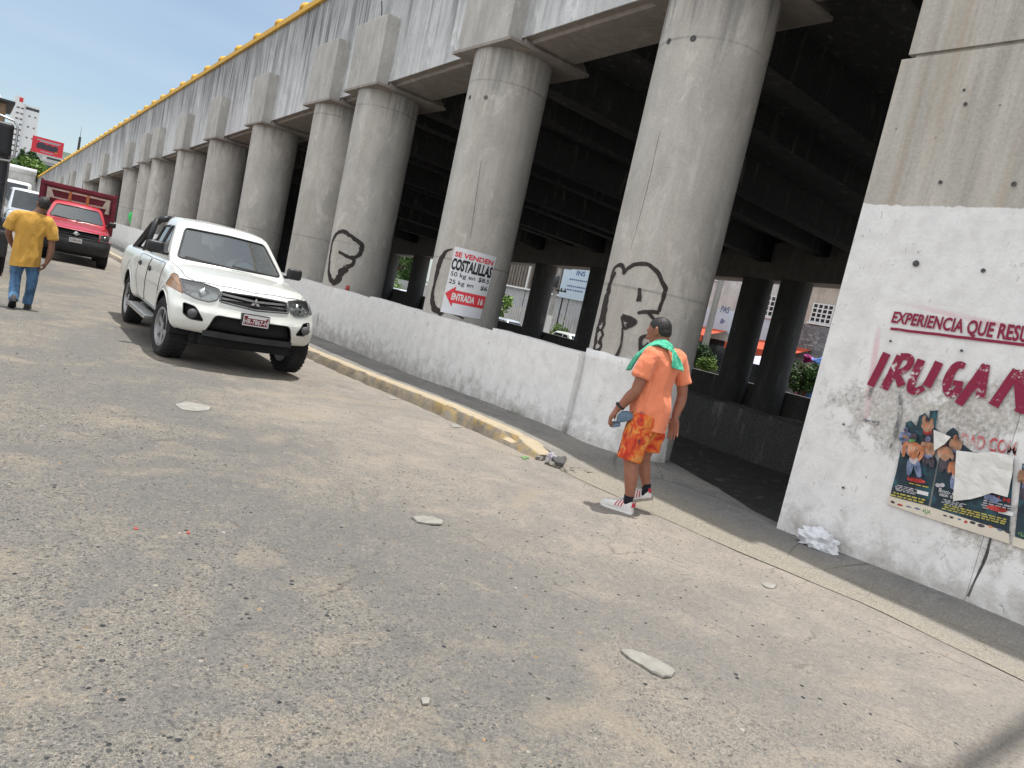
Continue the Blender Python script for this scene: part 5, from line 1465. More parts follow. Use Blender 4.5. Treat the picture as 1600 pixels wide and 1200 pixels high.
def shorts_mat():
    n = N('tropical_print_shorts', .85, .2); o = n.obj()
    f = n.noise(o, 7.5, 3, .5, .9); g = n.noise(n.sc(o, (1, 1, .55), (3, 1, 0)), 11, 4, .6, 1.5); h = n.noise(n.sc(o, (1, 1, .6), (0, 5, 2)), 9, 5, .65, 1.8)
    c = n.ramp(f, [(.30, (.36, .03, .018)), (.42, (.55, .075, .03)), (.50, (.62, .16, .04)), (.58, (.62, .28, .075)), (.66, (.58, .10, .035))])
    c = n.mix(n.ramp(g, [(.56, 0), (.6, .9)]), c, (.50, .035, .022))
    c = n.mix(n.ramp(h, [(.585, 0), (.62, .95)]), c, (.075, .035, .055))
    n.col(c); n.bump(n.noise(n.sc(o, (1, 1, .4)), 14, 3, .5, 1), .6, .02); return n.m
MAT['shorts'] = shorts_mat()
def ball(p, r):
    b = bmesh.new(); bmesh.ops.create_icosphere(b, subdivisions=2, radius=1)
    rr = r if isinstance(r, (tuple, list)) else (r, r, r)
    bmesh.ops.scale(b, vec=rr, verts=b.verts); bmesh.ops.translate(b, vec=p, verts=b.verts); return b
class Flesh:
    """volumes merged into one continuous surface"""
    def __init__(s): s.bm = bmesh.new()
    def _add(s, b):
        t = bpy.data.meshes.new('t'); b.to_mesh(t); b.free(); s.bm.from_mesh(t); bpy.data.meshes.remove(t)
    def hull(s, *balls):
        b = bmesh.new()
        for p, r in balls:
            q = ball(Vector(p), r); t = bpy.data.meshes.new('t'); q.to_mesh(t); q.free(); b.from_mesh(t); bpy.data.meshes.remove(t)
        res = bmesh.ops.convex_hull(b, input=b.verts)
        bmesh.ops.delete(b, geom=[e for e in res['geom_interior'] if isinstance(e, bmesh.types.BMVert)], context='VERTS')
        s._add(b); return s
    def limb(s, pts):
        for (p, r), (q, t) in zip(pts, pts[1:]): s.hull((p, r), (q, t))
        return s
    def sleeve(s, pts):
        """open-ended look: flat cut at the last point"""
        mb = MB(); mb.tube([p for p, r in pts], [r for p, r in pts], 24); s._add(mb.bm); return s
    def egg(s, p, r, rot=None):
        b = bmesh.new(); bmesh.ops.create_icosphere(b, subdivisions=3, radius=1); bmesh.ops.scale(b, vec=r, verts=b.verts)
        m = Matrix.Translation(p) @ (rot.to_4x4() if rot else Matrix.Identity(4)); bmesh.ops.transform(b, matrix=m, verts=b.verts); s._add(b); return s
    def finish(s, name, mat, parent, vox=.007, smooth=6, cuts=(), wrinkle=0, wscale=8, seed=0):
        me = bpy.data.meshes.new('t'); s.bm.to_mesh(me); s.bm.free()
        o = bpy.data.objects.new('t', me); COL.objects.link(o)
        m = o.modifiers.new('r', 'REMESH'); m.mode = 'VOXEL'; m.voxel_size = vox
        if smooth: k = o.modifiers.new('s', 'SMOOTH'); k.iterations = smooth; k.factor = .5
        me2 = evaluated_mesh(o); bpy.data.objects.remove(o); bpy.data.meshes.remove(me)
        b = bmesh.new(); b.from_mesh(me2); bpy.data.meshes.remove(me2)
        if wrinkle:
            b.normal_update(); mv = []
            for v in b.verts:
                p = v.co; q = (p.x*wscale+seed, p.y*wscale, p.z*wscale*.55)
                d = 1-abs(noise.noise(q))*2.2; d2 = noise.noise((p.x*wscale*2.3, p.y*wscale*2.3, p.z*wscale*1.2+seed))
                mv.append((v, v.normal*wrinkle*(d*.7+d2*.5)))
            for v, d in mv: v.co += d
        for co, no in cuts:       # keeps the side the normal points away from
            r_ = bmesh.ops.bisect_plane(b, geom=b.verts[:]+b.edges[:]+b.faces[:], plane_co=co, plane_no=no, clear_outer=True)
        mb = MB(); mb.bm.free(); mb.bm = b
        return mb.build(name, mat, parent, True, fix=False)
def hand(F, wrist, d, n, thumb, curl=.25, sc=1., spread=.06):
    """palm and five fingers: d = direction of the hand, n = where the palm looks, thumb = +1/-1 side of the thumb along d x n"""
    wrist, d, n = Vector(wrist), Vector(d).normalized(), Vector(n)
    n = (n-d*n.dot(d)).normalized(); s = d.cross(n)*thumb
    W_ = lambda a, b, c: wrist+d*a*sc+s*b*sc+n*c*sc
    kn = [(.088, .033), (.093, .011), (.089, -.011), (.080, -.031)]
    F.hull((W_(0, .0, 0), .025*sc), (W_(.03, .022, 0), .02*sc), (W_(.03, -.022, 0), .02*sc), (W_(.083, .033, 0), .0135*sc), (W_(.088, 0, -.003), .0135*sc), (W_(.076, -.031, 0), .013*sc))
    for i, ((a, b_), Ls) in enumerate(zip(kn, ((.042, .026, .02), (.047, .029, .022), (.043, .027, .021), (.034, .021, .018)))):
        p = W_(a, b_, 0); ang = curl*(.5+.15*i); pts = [(p, .0105*sc)]; sp_ = spread*(1.5-i)
        for L_k, rr in zip(Ls, (.0095, .0088, .0072)):
            dd = (d*math.cos(ang)+n*math.sin(ang)+s*sp_).normalized(); p = p+dd*L_k*sc; pts.append((p, rr*sc)); ang += curl*1.1
        F.limb(pts)
    p0 = W_(.02, .026, .006); d1 = (d*.62+s*.68+n*.35).normalized(); d2 = (d*.85+s*.3+n*.4).normalized()
    F.limb([(p0, .015*sc), (p0+d1*.042*sc, .0125*sc), (p0+d1*.042*sc+d2*.032*sc, .0105*sc), (p0+d1*.042*sc+d2*.058*sc, .0085*sc)])
def head(F, c, fd, sc=1., tilt=0):
    """skull, jaw, nose, ears, brow; fd = where the face looks"""
    fd = Vector((fd[0], fd[1], 0)).normalized(); rt_ = Vector((fd.y, -fd.x, 0)); upv = Vector((0, 0, 1))
    if tilt:
        m = Matrix.Rotation(tilt, 3, rt_); fd = m @ fd; upv = m @ upv
    c = Vector(c); rot = Matrix((rt_, fd, upv)).transposed()
    Q = lambda r, f, u: c+(rt_*r+fd*f+upv*u)*sc
    F.egg(Q(0, -.012, .025), (.076*sc, .096*sc, .096*sc), rot)
    F.hull((Q(0, .03, .0), (.064*sc, .05*sc, .06*sc)), (Q(0, .045, -.085), (.038*sc, .036*sc, .03*sc)), (Q(0, -.02, -.04), (.06*sc, .05*sc, .05*sc)))
    F.hull((Q(0, .088, .02), .010*sc), (Q(0, .112, -.022), .014*sc), (Q(.014, .095, -.028), .009*sc), (Q(-.014, .095, -.028), .009*sc))
    F.hull((Q(.035, .08, .036), .012*sc), (Q(-.035, .08, .036), .012*sc))
    F.hull((Q(.02, .078, -.058), .010*sc), (Q(-.02, .078, -.058), .010*sc), (Q(0, .09, -.056), .010*sc))
    for s in (1, -1):
        F.hull((Q(s*.078, -.012, .02), (.012*sc, .02*sc, .018*sc)), (Q(s*.076, -.006, -.018), (.010*sc, .014*sc, .014*sc)))
        F.egg(Q(s*.032, .076, .012), (.014*sc, .01*sc, .01*sc), rot)
    return Q, rot
def hair(Q, rot, parent, sc, mat, line=.0, beard=False):
    """close-cropped cap of hair, cut clear of the face and the neck"""
    F = Flesh(); F.egg(Q(0, -.016, .03), (.0785*sc, .0985*sc, .0965*sc), rot); F.egg(Q(0, -.045, -.012), (.067*sc, .060*sc, .055*sc), rot)
    fdv = (Q(0, 1, 0)-Q(0, 0, 0)).normalized(); uv = (Q(0, 0, 1)-Q(0, 0, 0)).normalized()
    return F.finish('hair', mat, parent, .006, 3, [(Q(0, .036, .06), (fdv*.85-uv*.6).normalized()), (Q(0, -.03, -.04), (-uv*.95+fdv*.42).normalized()), (Q(0, .0, .005), (fdv*.85-uv*.6).normalized())], .0016, 60)
def shoe(name, heel, toe, parent, mats, lift=0, sole_h=.028, stripes=None, Lh=.085):
    """lofted upper on a sole; heel and toe are points on the sole line"""
    heel, toe = Vector(heel), Vector(toe); ax = (toe-heel); L = ax.length; d = ax.normalized(); s = d.cross(Vector((0, 0, 1))).normalized(); u = s.cross(d)
    root = empty(name, (0, 0, 0)); root.parent = parent
    W_ = lambda a, b, c: heel+d*a*L+s*b+u*c
    st = [(0.0, .026, .02), (.04, .034, .075), (.14, .037, Lh), (.28, .037, Lh+.002), (.38, .038, .078), (.5, .042, .066), (.65, .047, .055), (.8, .046, .047), (.92, .036, .038), (1., .014, .022)]
    def loft(stn, z0, mat, nm, par, grow=0):
        mb = MB(); rows = []
        for a, w, h_ in stn:
            w += grow; row = []
            for k in range(13):
                th = math.pi*k/12; x = math.cos(th); y = math.sin(th)
                row.append(mb.bm.verts.new(W_(a, w*math.copysign(abs(x)**.75, x), z0+(h_)*y**.7)))
            rows.append(row)
        for p, q in zip(rows, rows[1:]):
            for k in range(12): mb.bm.faces.new((p[k], p[k+1], q[k+1], q[k]))
            mb.bm.faces.new((p[0], q[0], q[12], p[12]))
        mb.bm.faces.new(rows[0]); mb.bm.faces.new(rows[-1])
        return mb.build(nm, mat, par, False, auto=50)
    up_ = loft(st, sole_h*.8, mats[0], 'upper', root)
    loft([(a*1.03-.015, w, sole_h) for a, w, h_ in st], 0, mats[1], 'sole', root, .004)
    if stripes:
        for sd in (1, -1):
            for a in (.36, .45, .54):
                mb = MB(); w = .0415
                P_ = []
                for t in (0, .33, .66, 1):
                    th = lerp(.12, 1.15, t)*1.0; hh = interp(a-.05*t, [(q[0], q[2]) for q in st]); ww = interp(a-.05*t, [(q[0], q[1]) for q in st])+.0022
                    for e in (-.016, .016): P_.append(W_(a-.06*t+e, sd*ww*abs(math.cos(th))**.75, sole_h*.8+(hh+.002)*math.sin(th)**.7))
                mb.mesh(P_, [(2*i, 2*i+1, 2*i+3, 2*i+2) for i in range(3)]); mb.build('red_stripe', stripes, up_, True)
        mb = MB(); P_ = []
        for k in range(9):
            th = lerp(R(-75), R(75), k/8)
            for z in (sole_h+.035, sole_h+.075): P_.append(W_(.055-.075*math.cos(th), .041*math.sin(th)*1.0, z))
        mb.mesh(P_, [(2*i, 2*i+1, 2*i+3, 2*i+2) for i in range(8)]); mb.build('heel_tab', stripes, up_, True)
        mb = MB()
        for a in (.44, .51, .58, .65): 
            hh = interp(a, [(q[0], q[2]) for q in st]); mb.tube([W_(a, -.02, sole_h*.8+hh*.9), W_(a+.01, 0, sole_h*.8+hh+.006), W_(a, .02, sole_h*.8+hh*.9)], .0035, 6)
        a = .40; mb.tube([W_(a, 0, .10), W_(a+.04, .03, .115), W_(a+.06, .05, .10)], .003, 5); mb.tube([W_(a, 0, .10), W_(a+.05, -.03, .113), W_(a+.08, -.045, .09)], .003, 5)
        mb.build('laces', mats[0], up_, True)
    return root
# ---- man in orange, from behind and to his left, in mid-stride
A0 = Vector((4.80, 4.20, 0)); azA = math.atan2(A0.x, A0.y)
pa = thing('person', 'person in orange t-shirt and printed shorts with a green towel, holding a cap', 'person', (A0.x, A0.y, rz(A0.x, A0.y)), -azA)
F = Flesh()
F.hull(((-.01, 0, .90), (.135, .12, .10)), ((-.03, 0, 1.10), (.15, .13, .12)), ((-.03, .0, 1.28), (.14, .13, .12)))
F.hull(((-.11, -.12, 1.36), .07), ((.10, .12, 1.37), .07), ((-.02, 0, 1.40), .07)); F.hull(((-.02, 0, 1.40), .072), ((-.06, .01, 1.50), .062))
F.limb([((-.02, 0, 1.42), .07), ((-.055, .01, 1.51), .06)])
Q, hrot = head(F, (-.098, .02, 1.568), (-.93, .36), 1.04, R(-24))
F.limb([((-.12, -.13, 1.36), .068), ((-.14, -.155, 1.24), .058), ((-.165, -.165, 1.05), .047), ((-.205, -.14, .985), .05), ((-.26, -.11, .89), .036), ((-.285, -.10, .855), .029)])
hand(F, (-.288, -.098, .848), (-.40, .12, -.86), (.75, .15, -.38), -1, .62, 1.05, .02)
F.limb([((.12, .13, 1.37), .068), ((.185, .145, 1.24), .056), ((.222, .155, 1.07), .046), ((.22, .145, 1.0), .048), ((.205, .13, .90), .035), ((.203, .125, .875), .029)])
hand(F, (.203, .124, .87), (.16, -.02, -1), (-.25, -1, .0), 1, .20, 1.08, .07)
F.limb([((-.055, -.07, .84), .095), ((-.085, -.085, .60), .082), ((-.085, -.09, .47), .062), ((-.065, -.10, .40), .060), ((-.04, -.105, .32), .064), ((-.02, -.105, .20), .048), ((-.015, -.10, .10), .038), ((-.03, -.09, .05), .036)])
F.limb([((.045, .07, .84), .095), ((.03, .08, .60), .08), ((.025, .085, .47), .060), ((.04, .09, .42), .056), ((.055, .095, .36), .058), ((.09, .10, .27), .042), ((.112, .10, .195), .036)])
F.finish('body', MAT['skinA'], pa, .0062, 5)
hair(Q, hrot, pa, 1.04, MAT['hair'])
F = Flesh()
F.hull(((-.005, 0, .70), (.165, .15, .04)), ((-.01, 0, .93), (.17, .155, .12)), ((-.045, 0, 1.08), (.17, .16, .12)))
F.hull(((-.045, 0, 1.08), (.165, .16, .12)), ((-.02, .0, 1.30), (.155, .145, .11)))
F.hull(((-.02, .0, 1.28), (.15, .14, .10)), ((-.115, -.125, 1.365), .078), ((.11, .125, 1.375), .078), ((-.03, 0, 1.43), (.07, .065, .04)))
F.hull(((-.03, 0, 1.42), .07), ((-.045, .005, 1.465), (.068, .066, .012)))
F.sleeve([((-.10, -.11, 1.37), .085), ((-.135, -.15, 1.29), .078), ((-.155, -.172, 1.165), .077)])
F.sleeve([((.10, .12, 1.38), .084), ((.165, .145, 1.29), .075), ((.212, .158, 1.175), .070)])
F.finish('tshirt', MAT['orange'], pa, .009, 5, [((0, 0, .745), (-.06, 0, -1))], .014, 6, 3)
F = Flesh()
F.hull(((0, 0, .92), (.14, .13, .05)), ((0, 0, .78), (.155, .14, .06)))
F.sleeve([((-.04, -.05, .86), .12), ((-.075, -.07, .66), .118), ((-.095, -.085, .45), .104)]); F.sleeve([((.04, .05, .86), .12), ((.042, .07, .70), .112), ((.05, .08, .545), .098)])
F.finish('shorts', MAT['shorts'], pa, .009, 4, (), .010, 9, 6)
MAT['shoewhite'] = plain('white_leather', (.60, .59, .57), .5, 0, .4, 0, .08, 20); MAT['gum'] = plain('gum_sole', (.30, .25, .20), .7, 0, .3, 0, .15, 15); MAT['shoered'] = plain('red_leather', (.45, .02, .045), .5, 0, .4, 0, .1, 20)
shoe('shoe', (.045, -.125, .0), (-.235, -.045, .0), pa, (MAT['shoewhite'], MAT['shoewhite']), 0, .030, MAT['shoered'])
shoe('shoe', (.185, .085, .125), (-.065, .13, .012), pa, (MAT['shoewhite'], MAT['gum']), 0, .030, MAT['shoered'])
for pts in ([((-.018, -.105, .155), .044), ((-.018, -.10, .10), .042), ((-.03, -.095, .06), .042)], [((.105, .10, .25), .042), ((.113, .10, .195), .041), ((.098, .105, .14), .042)]):
    F = Flesh(); F.sleeve(pts); F.finish('sock', MAT['sock'], pa, .006, 2)
mb = MB(); w0 = Vector((-.262, -.109, .888)); dw = Vector((-.55, .2, -.81)).normalized()
m = dw.to_track_quat('Z', 'Y').to_matrix().to_4x4(); b = MB(); b.lathe([(.037, -.011), (.039, -.008), (.039, .008), (.037, .011)], 'Z', (0, 0, 0), 24)
t = bpy.data.meshes.new('t'); b.bm.to_mesh(t); b.bm.free(); t.transform(Matrix.Translation(w0) @ m); mb.bm.from_mesh(t)
mb.box(w0+Vector((-.03, -.022, .012)), (.02, .034, .03), Matrix.Rotation(.6, 3, 'Z'), .006)
mb.build('wristwatch', MAT['black'], pa, False, auto=40)
# towel round the neck
def ribbon(name, mat, parent, pts, ws, thick, loc_parent=None, fr=0, n=60, seed=0):
    """a thick rippled strip along a path; ws = (width, sideways vector)"""
    P_ = [Vector(p) for p, w, s in pts]; mb = MB(); rows = []
    m_ = len(pts)-1
    def cr(i, f, g):
        a, b_, c_, d_ = [g(max(0, min(m_, i+k))) for k in (-1, 0, 1, 2)]
        return .5*((2*b_)+(c_-a)*f+(2*a-5*b_+4*c_-d_)*f*f+(3*b_-a-3*c_+d_)*f**3)
    for k in range(n+1):
        x = k/n*m_; i = min(int(x), m_-1); f = x-i
        c_ = cr(i, f, lambda q: P_[q]); w = cr(i, f, lambda q: pts[q][1]); sv = cr(i, f, lambda q: Vector(pts[q][2])).normalized()
        tg = (cr(i, min(1, f+.05), lambda q: P_[q])-cr(i, max(0, f-.05), lambda q: P_[q])).normalized(); nn = tg.cross(sv).normalized()
        row = []
        for q in range(15):
            u = q/14-.5; rip = .010*noise.noise((u*7, k*.12, seed))+.008*noise.noise((u*15, k*.05, seed+4))
            row.append((c_+sv*u*w+nn*(rip+thick/2*(1-(2*u)**8)), c_+sv*u*w+nn*(rip-thick/2*(1-(2*u)**8))))
        rows.append(row)
    V = [[(mb.bm.verts.new(a), mb.bm.verts.new(b_)) for a, b_ in r_] for r_ in rows]
    for r0, r1 in zip(V, V[1:]):
        for q in range(14):
            mb.bm.faces.new((r0[q][0], r0[q+1][0], r1[q+1][0], r1[q][0])); mb.bm.faces.new((r0[q][1], r1[q][1], r1[q+1][1], r0[q+1][1]))
        mb.bm.faces.new((r0[0][0], r1[0][0], r1[0][1], r0[0][1])); mb.bm.faces.new((r0[14][0], r0[14][1], r1[14][1], r1[14][0]))
    for r_ in (V[0], V[-1]):
        for q in range(14): mb.bm.faces.new((r_[q][0], r_[q][1], r_[q+1][1], r_[q+1][0]))
    return mb.build(name, MAT[mat], parent, True)
tw = ribbon('towel', 'mint', None, [((-.275, -.03, 1.20), .10, (.3, -.8, .2)), ((-.225, -.10, 1.335), .12, (.5, -.7, .5)), ((-.135, -.115, 1.445), .12, (.55, -.6, .35)), ((-.05, -.09, 1.485), .11, (.35, -.75, -.5)), ((.03, -.085, 1.465), .10, (.25, -.6, -.75)), ((.09, -.105, 1.40), .105, (.6, .1, -.35)), ((.125, -.12, 1.30), .11, (.95, .2, -.1))], None, .022)
tw.location = pa.location; tw.rotation_euler = pa.rotation_euler; tag(tw, 'mint green towel draped round the neck of the person in orange', 'towel')
# cap carried in the left hand
MAT['capblue'] = cloth_mat('blue_grey_cap', (.115, .165, .225), .2, .4, 20)
cp = thing('baseball_cap', 'blue grey cap held in the left hand of the person in orange', 'cap', pa.location, -azA)
def cap_build():
    mb = MB(); Cc = Vector((-.225, -.095, .775)); fd = Vector((-.80, .25, -.42)).normalized(); upv = Vector((-.30, -.35, .88)); upv = (upv-fd*upv.dot(fd)).normalized(); rt_ = fd.cross(upv)
    g = lambda r_, f, u: Cc+rt_*r_+fd*f+upv*u
    rows = []
    for i in range(9):
        th = i/8*math.pi/2; row = []
        for k in range(24):
            a = k*2*math.pi/24; rr = math.cos(th)
            row.append(mb.bm.verts.new(g(.062*rr*math.cos(a), .078*rr*math.sin(a)-.03, .072*math.sin(th)+.006*noise.noise((math.cos(a)*2, math.sin(a)*2, th*2)))))
        rows.append(row)
    for p, q in zip(rows, rows[1:]):
        for k in range(24): mb.bm.faces.new((p[k], p[(k+1) % 24], q[(k+1) % 24], q[k]))
    mb.build('crown', MAT['capblue'], cp, True)
    mb = MB(); vs = []; fs = []
    for j, (f, w) in enumerate(((.02, .066), (.05, .068), (.08, .062), (.105, .046), (.118, .02))):
        for i in range(9):
            u = i/4-1; vs.append(g(u*w, f-.012*u*u, -.004-.02*u*u)); 
    for j in range(4):
        for i in range(8): fs.append((j*9+i, j*9+i+1, (j+1)*9+i+1, (j+1)*9+i))
    k = len(vs); vs += [v-upv*.005 for v in vs]; fs += [tuple(q+k for q in f[::-1]) for f in fs]
    mb.mesh(vs, fs); mb.build('visor', MAT['capblue'], cp, True)
cap_build()
# ---- man in mustard yellow, seen from behind, walking away
B0 = Vector((.70, 12.6, 0)); azB = math.atan2(B0.x, B0.y)
pb = thing('person', 'person in mustard yellow t-shirt and blue jeans walking away, seen from behind', 'person', (B0.x, B0.y, rz(B0.x, B0.y)), -azB)
F = Flesh()
F.hull(((-.02, 0, .82), (.13, .09, .10)), ((-.02, .0, 1.08), (.16, .11, .12)), ((-.01, .0, 1.26), (.17, .10, .08)))
F.hull(((-.19, 0, 1.31), .06), ((.17, 0, 1.31), .06), ((0, 0, 1.35), .065)); F.limb([((.01, 0, 1.34), .066), ((.06, .02, 1.44), .058)])
Q, hrot = head(F, (.085, .03, 1.52), (-.38, .92), 1.0, R(-8))
F.limb([((-.20, 0, 1.31), .06), ((-.255, -.01, 1.17), .052), ((-.27, .02, 1.04), .044), ((-.235, .12, .93), .038), ((-.20, .2, .86), .029)])
hand(F, (-.198, .205, .855), (.2, .7, -.6), (1, .1, .2), -1, .5)
F.limb([((.18, 0, 1.31), .06), ((.235, -.01, 1.17), .052), ((.255, -.02, .98), .044), ((.26, -.02, .90), .047), ((.24, -.03, .78), .037), ((.225, -.03, .725), .029)])
hand(F, (.222, -.03, .72), (-.3, 0, -1), (-1, .2, 0), -1, .75)
F.limb([((-.085, 0, .76), .080), ((-.115, .06, .46), .055), ((-.10, -.17, .13), .042)]); F.limb([((.06, 0, .76), .078), ((.085, .06, .46), .055), ((.066, .06, .10), .042)])
F.finish('body', MAT['skinB'], pb, .0075, 5)
hair(Q, hrot, pb, 1.0, MAT['hair'])
F = Flesh()
F.hull(((-.03, 0, .60), (.185, .14, .04)), ((-.025, 0, .80), (.178, .135, .12)), ((-.02, 0, 1.05), (.175, .125, .12)))
F.hull(((-.02, 0, 1.05), (.172, .125, .12)), ((-.01, 0, 1.24), (.172, .112, .09)), ((-.19, 0, 1.315), .066), ((.17, 0, 1.315), .066), ((.0, 0, 1.37), (.075, .07, .03)))
F.hull(((.0, 0, 1.36), (.075, .07, .03)), ((.02, .005, 1.40), (.066, .064, .012)))
F.sleeve([((-.18, 0, 1.32), .075), ((-.235, -.005, 1.22), .08), ((-.270, .01, 1.10), .074)]); F.sleeve([((.16, 0, 1.32), .075), ((.225, -.005, 1.20), .08), ((.258, -.015, 1.06), .072)])
F.finish('tshirt', MAT['mustard'], pb, .010, 5, [((0, 0, .625), (.12, 0, -1))], .015, 6, 11)
F = Flesh()
F.hull(((-.02, 0, .82), (.13, .10, .05)), ((-.02, 0, .72), (.14, .11, .06)))
F.sleeve([((-.078, 0, .76), .088), ((-.115, .04, .60), .090), ((-.118, .06, .46), .068), ((-.110, -.06, .27), .066), ((-.10, -.17, .13), .058)]); F.sleeve([((.055, 0, .76), .088), ((.072, .03, .60), .086), ((.085, .06, .44), .066), ((.075, .07, .25), .062), ((.065, .06, .075), .060)])
F.finish('jeans', MAT['jeans'], pb, .010, 3, (), .009, 12, 4)
MAT['shoedark'] = plain('dark_leather', (.03, .022, .02), .6, 0, .4, 0, .25, 15)
shoe('shoe', (-.10, -.25, .13), (-.115, -.02, .0), pb, (MAT['shoedark'], MAT['black']), 0, .03); shoe('shoe', (.06, .0, .0), (.085, .27, .0), pb, (MAT['shoedark'], MAT['black']), 0, .03)
# ---- driver of the white pickup, dim behind the windscreen
pdv = thing('person', 'driver in a pale shirt sitting behind the windscreen of the white pickup', 'person', wp.location, R(-1.2))
F = Flesh(); F.hull(((.36, 2.24, .95), (.16, .12, .1)), ((.36, 2.28, 1.2), (.18, .11, .12))); F.limb([((.36, 2.27, 1.32), .06), ((.36, 2.25, 1.4), .055)]); Q, hrot = head(F, (.36, 2.23, 1.47), (0, -1), .95)
for s in (-1, 1): F.limb([((.36+s*.18, 2.27, 1.26), .058), ((.36+s*.25, 2.12, 1.08), .045), ((.36+s*.15, 1.98, 1.17), .036)]); hand(F, (.36+s*.15, 1.975, 1.175), (-s*.5, -.7, .4), (0, -.4, -1), s, .6)
F.limb([((.28, 2.2, .92), .09), ((.28, 1.85, .95), .075), ((.28, 1.75, .7), .06)]); F.limb([((.44, 2.2, .92), .09), ((.44, 1.85, .95), .075), ((.44, 1.75, .7), .06)])
F.finish('body', MAT['skinB'], pdv, .01, 4); hair(Q, hrot, pdv, .95, MAT['hair'])
F = Flesh(); F.hull(((.36, 2.24, .93), (.18, .135, .1)), ((.36, 2.28, 1.2), (.19, .125, .12)), ((.2, 2.27, 1.27), .07), ((.52, 2.27, 1.27), .07), ((.36, 2.27, 1.34), .06))
for s in (-1, 1): F.sleeve([((.36+s*.15, 2.27, 1.27), .075), ((.36+s*.24, 2.15, 1.12), .068)])
F.finish('shirt', MAT['whiteshirt'], pdv, .012, 4, (), .005, 8)
# ------------------------------------------------------------------ the street beyond the viaduct
def wall_rect(mb, tl, br, X, d=.2, proud=0):
    """a slab standing on the plane x=X that covers a rectangle given by two picture corners"""
    a, b = at_x(tl, X), at_x(br, X)
    mb.bx(X-proud, X+d, min(a.y, b.y), max(a.y, b.y), min(a.z, b.z), max(a.z, b.z))
    return mb
MAT['panel'] = concrete('grey_panel_wall', (.42, .43, .44), (.3, .31, .32), .5, .1)
MAT['beige'] = concrete('beige_render', (.52, .45, .38), (.36, .31, .26), .5, .1)
MAT['palewall'] = concrete('pale_render', (.56, .55, .53), (.4, .4, .39), .5, .1)
MAT['stone'] = None
def stone_mat():
    n = N('grey_stone_blocks', .9, .2); p = n.pos(); v = n.sc(p, (1, 1.6, 3.))
    c = n.mix(n.ramp(n.vor(v, 1.6, 'DISTANCE_TO_EDGE'), [(0, 1), (.06, 0)]), n.ramp(n.sep(n.vor(v, 1.6, 'F1', 'Color'))[0], [(0, (.13, .13, .14)), (1, (.30, .30, .31))]), (.07, .07, .07))
    n.col(c); return n.m
MAT['stone'] = stone_mat()
MAT['brownmesh'] = plain('brown_slat_screen', (.17, .15, .13), .8, 0, .2, 0, .2, 3)
MAT['signpale'] = plain('pale_blue_sign', (.50, .60, .68), .5, 0, .4, 0, .06, 2)
MAT['signblue'] = plain('blue_print_paint', (.05, .09, .25), .6)
MAT['awning'] = plain('orange_red_awning', (.50, .085, .04), .7, 0, .3, 0, .15, 3)
MAT['polec'] = concrete('pole_concrete', (.36, .35, .32), (.25, .24, .22), .5, .2)
MAT['wood'] = plain('weathered_wood', (.26, .19, .12), .85, 0, .2, 0, .3, 6)
MAT['dkwin'] = plain('dark_window', (.02, .025, .03), .15, 0, .6, .4, .1, 4)
MAT['tarmac'] = MAT['road']
# far pavement level
XW = 40.
g = thing('grey_building', 'long grey panel building with a brown slatted screen along its top, across the far street', 'building', (XW, 58, -.6))
mb = MB((XW, 58, -.6)); mb.bx(XW, XW+8, 39.5, 66, -.7, 6.6); mb.build('wall', MAT['panel'], g)
mb = MB((XW, 58, -.6)); zb_ = at_x((830, 452), XW).z
for y in span(40, 65.5, .45): mb.bx(XW-.2, XW-.14, y, y+.3, zb_, 6.4)
for z in span(zb_+.3, 6.2, .55): mb.bx(XW-.14, XW-.11, 39.8, 65.9, z, z+.08)
mb.bx(XW-.1, XW-.004, 39.8, 65.9, zb_, 6.4); mb.build('slatted_screen', MAT['brownmesh'], g)
mb = MB((XW, 58, -.6)); mb.bx(XW-.35, XW-.21, 39.6, 65.9, zb_-.14, zb_); yv = at_x((830, 430), XW).y; mb.bx(XW-.35, XW-.205, yv-.1, yv+.06, zb_+.002, 6.6); mb.build('white_trim', MAT['white'], g)
for y in span(40.5, 65, 3.1): mb = MB((XW, 58, -.6)); mb.bx(XW-.03, XW+.01, y, y+.05, -.5, zb_-.15); mb.build('panel_joint', MAT['dkmetal'], g)
# picket railing before it
pf = thing('picket_fence', 'row of pale upright pickets in front of the grey panel building', 'fence', (37, 50, -.6))
mb = MB((37, 50, -.6)); zt = at_x((815, 479), 37).z
for y in span(39, 66, .33): mb.bx(37, 37.06, y, y+.13, -.5, zt+.08*math.sin(y*9))
mb.build('pickets', MAT['palewall'], pf)
mb = MB((37, 50, -.6)); mb.bx(37.062, 37.1, 38.9, 66.2, .2, .28); mb.bx(37.062, 37.1, 38.9, 66.2, zt-.4, zt-.32); mb.bx(36.9, 37.2, 38.9, 66.2, -.65, -.25); mb.build('fence_rail', MAT['palewall'], pf)
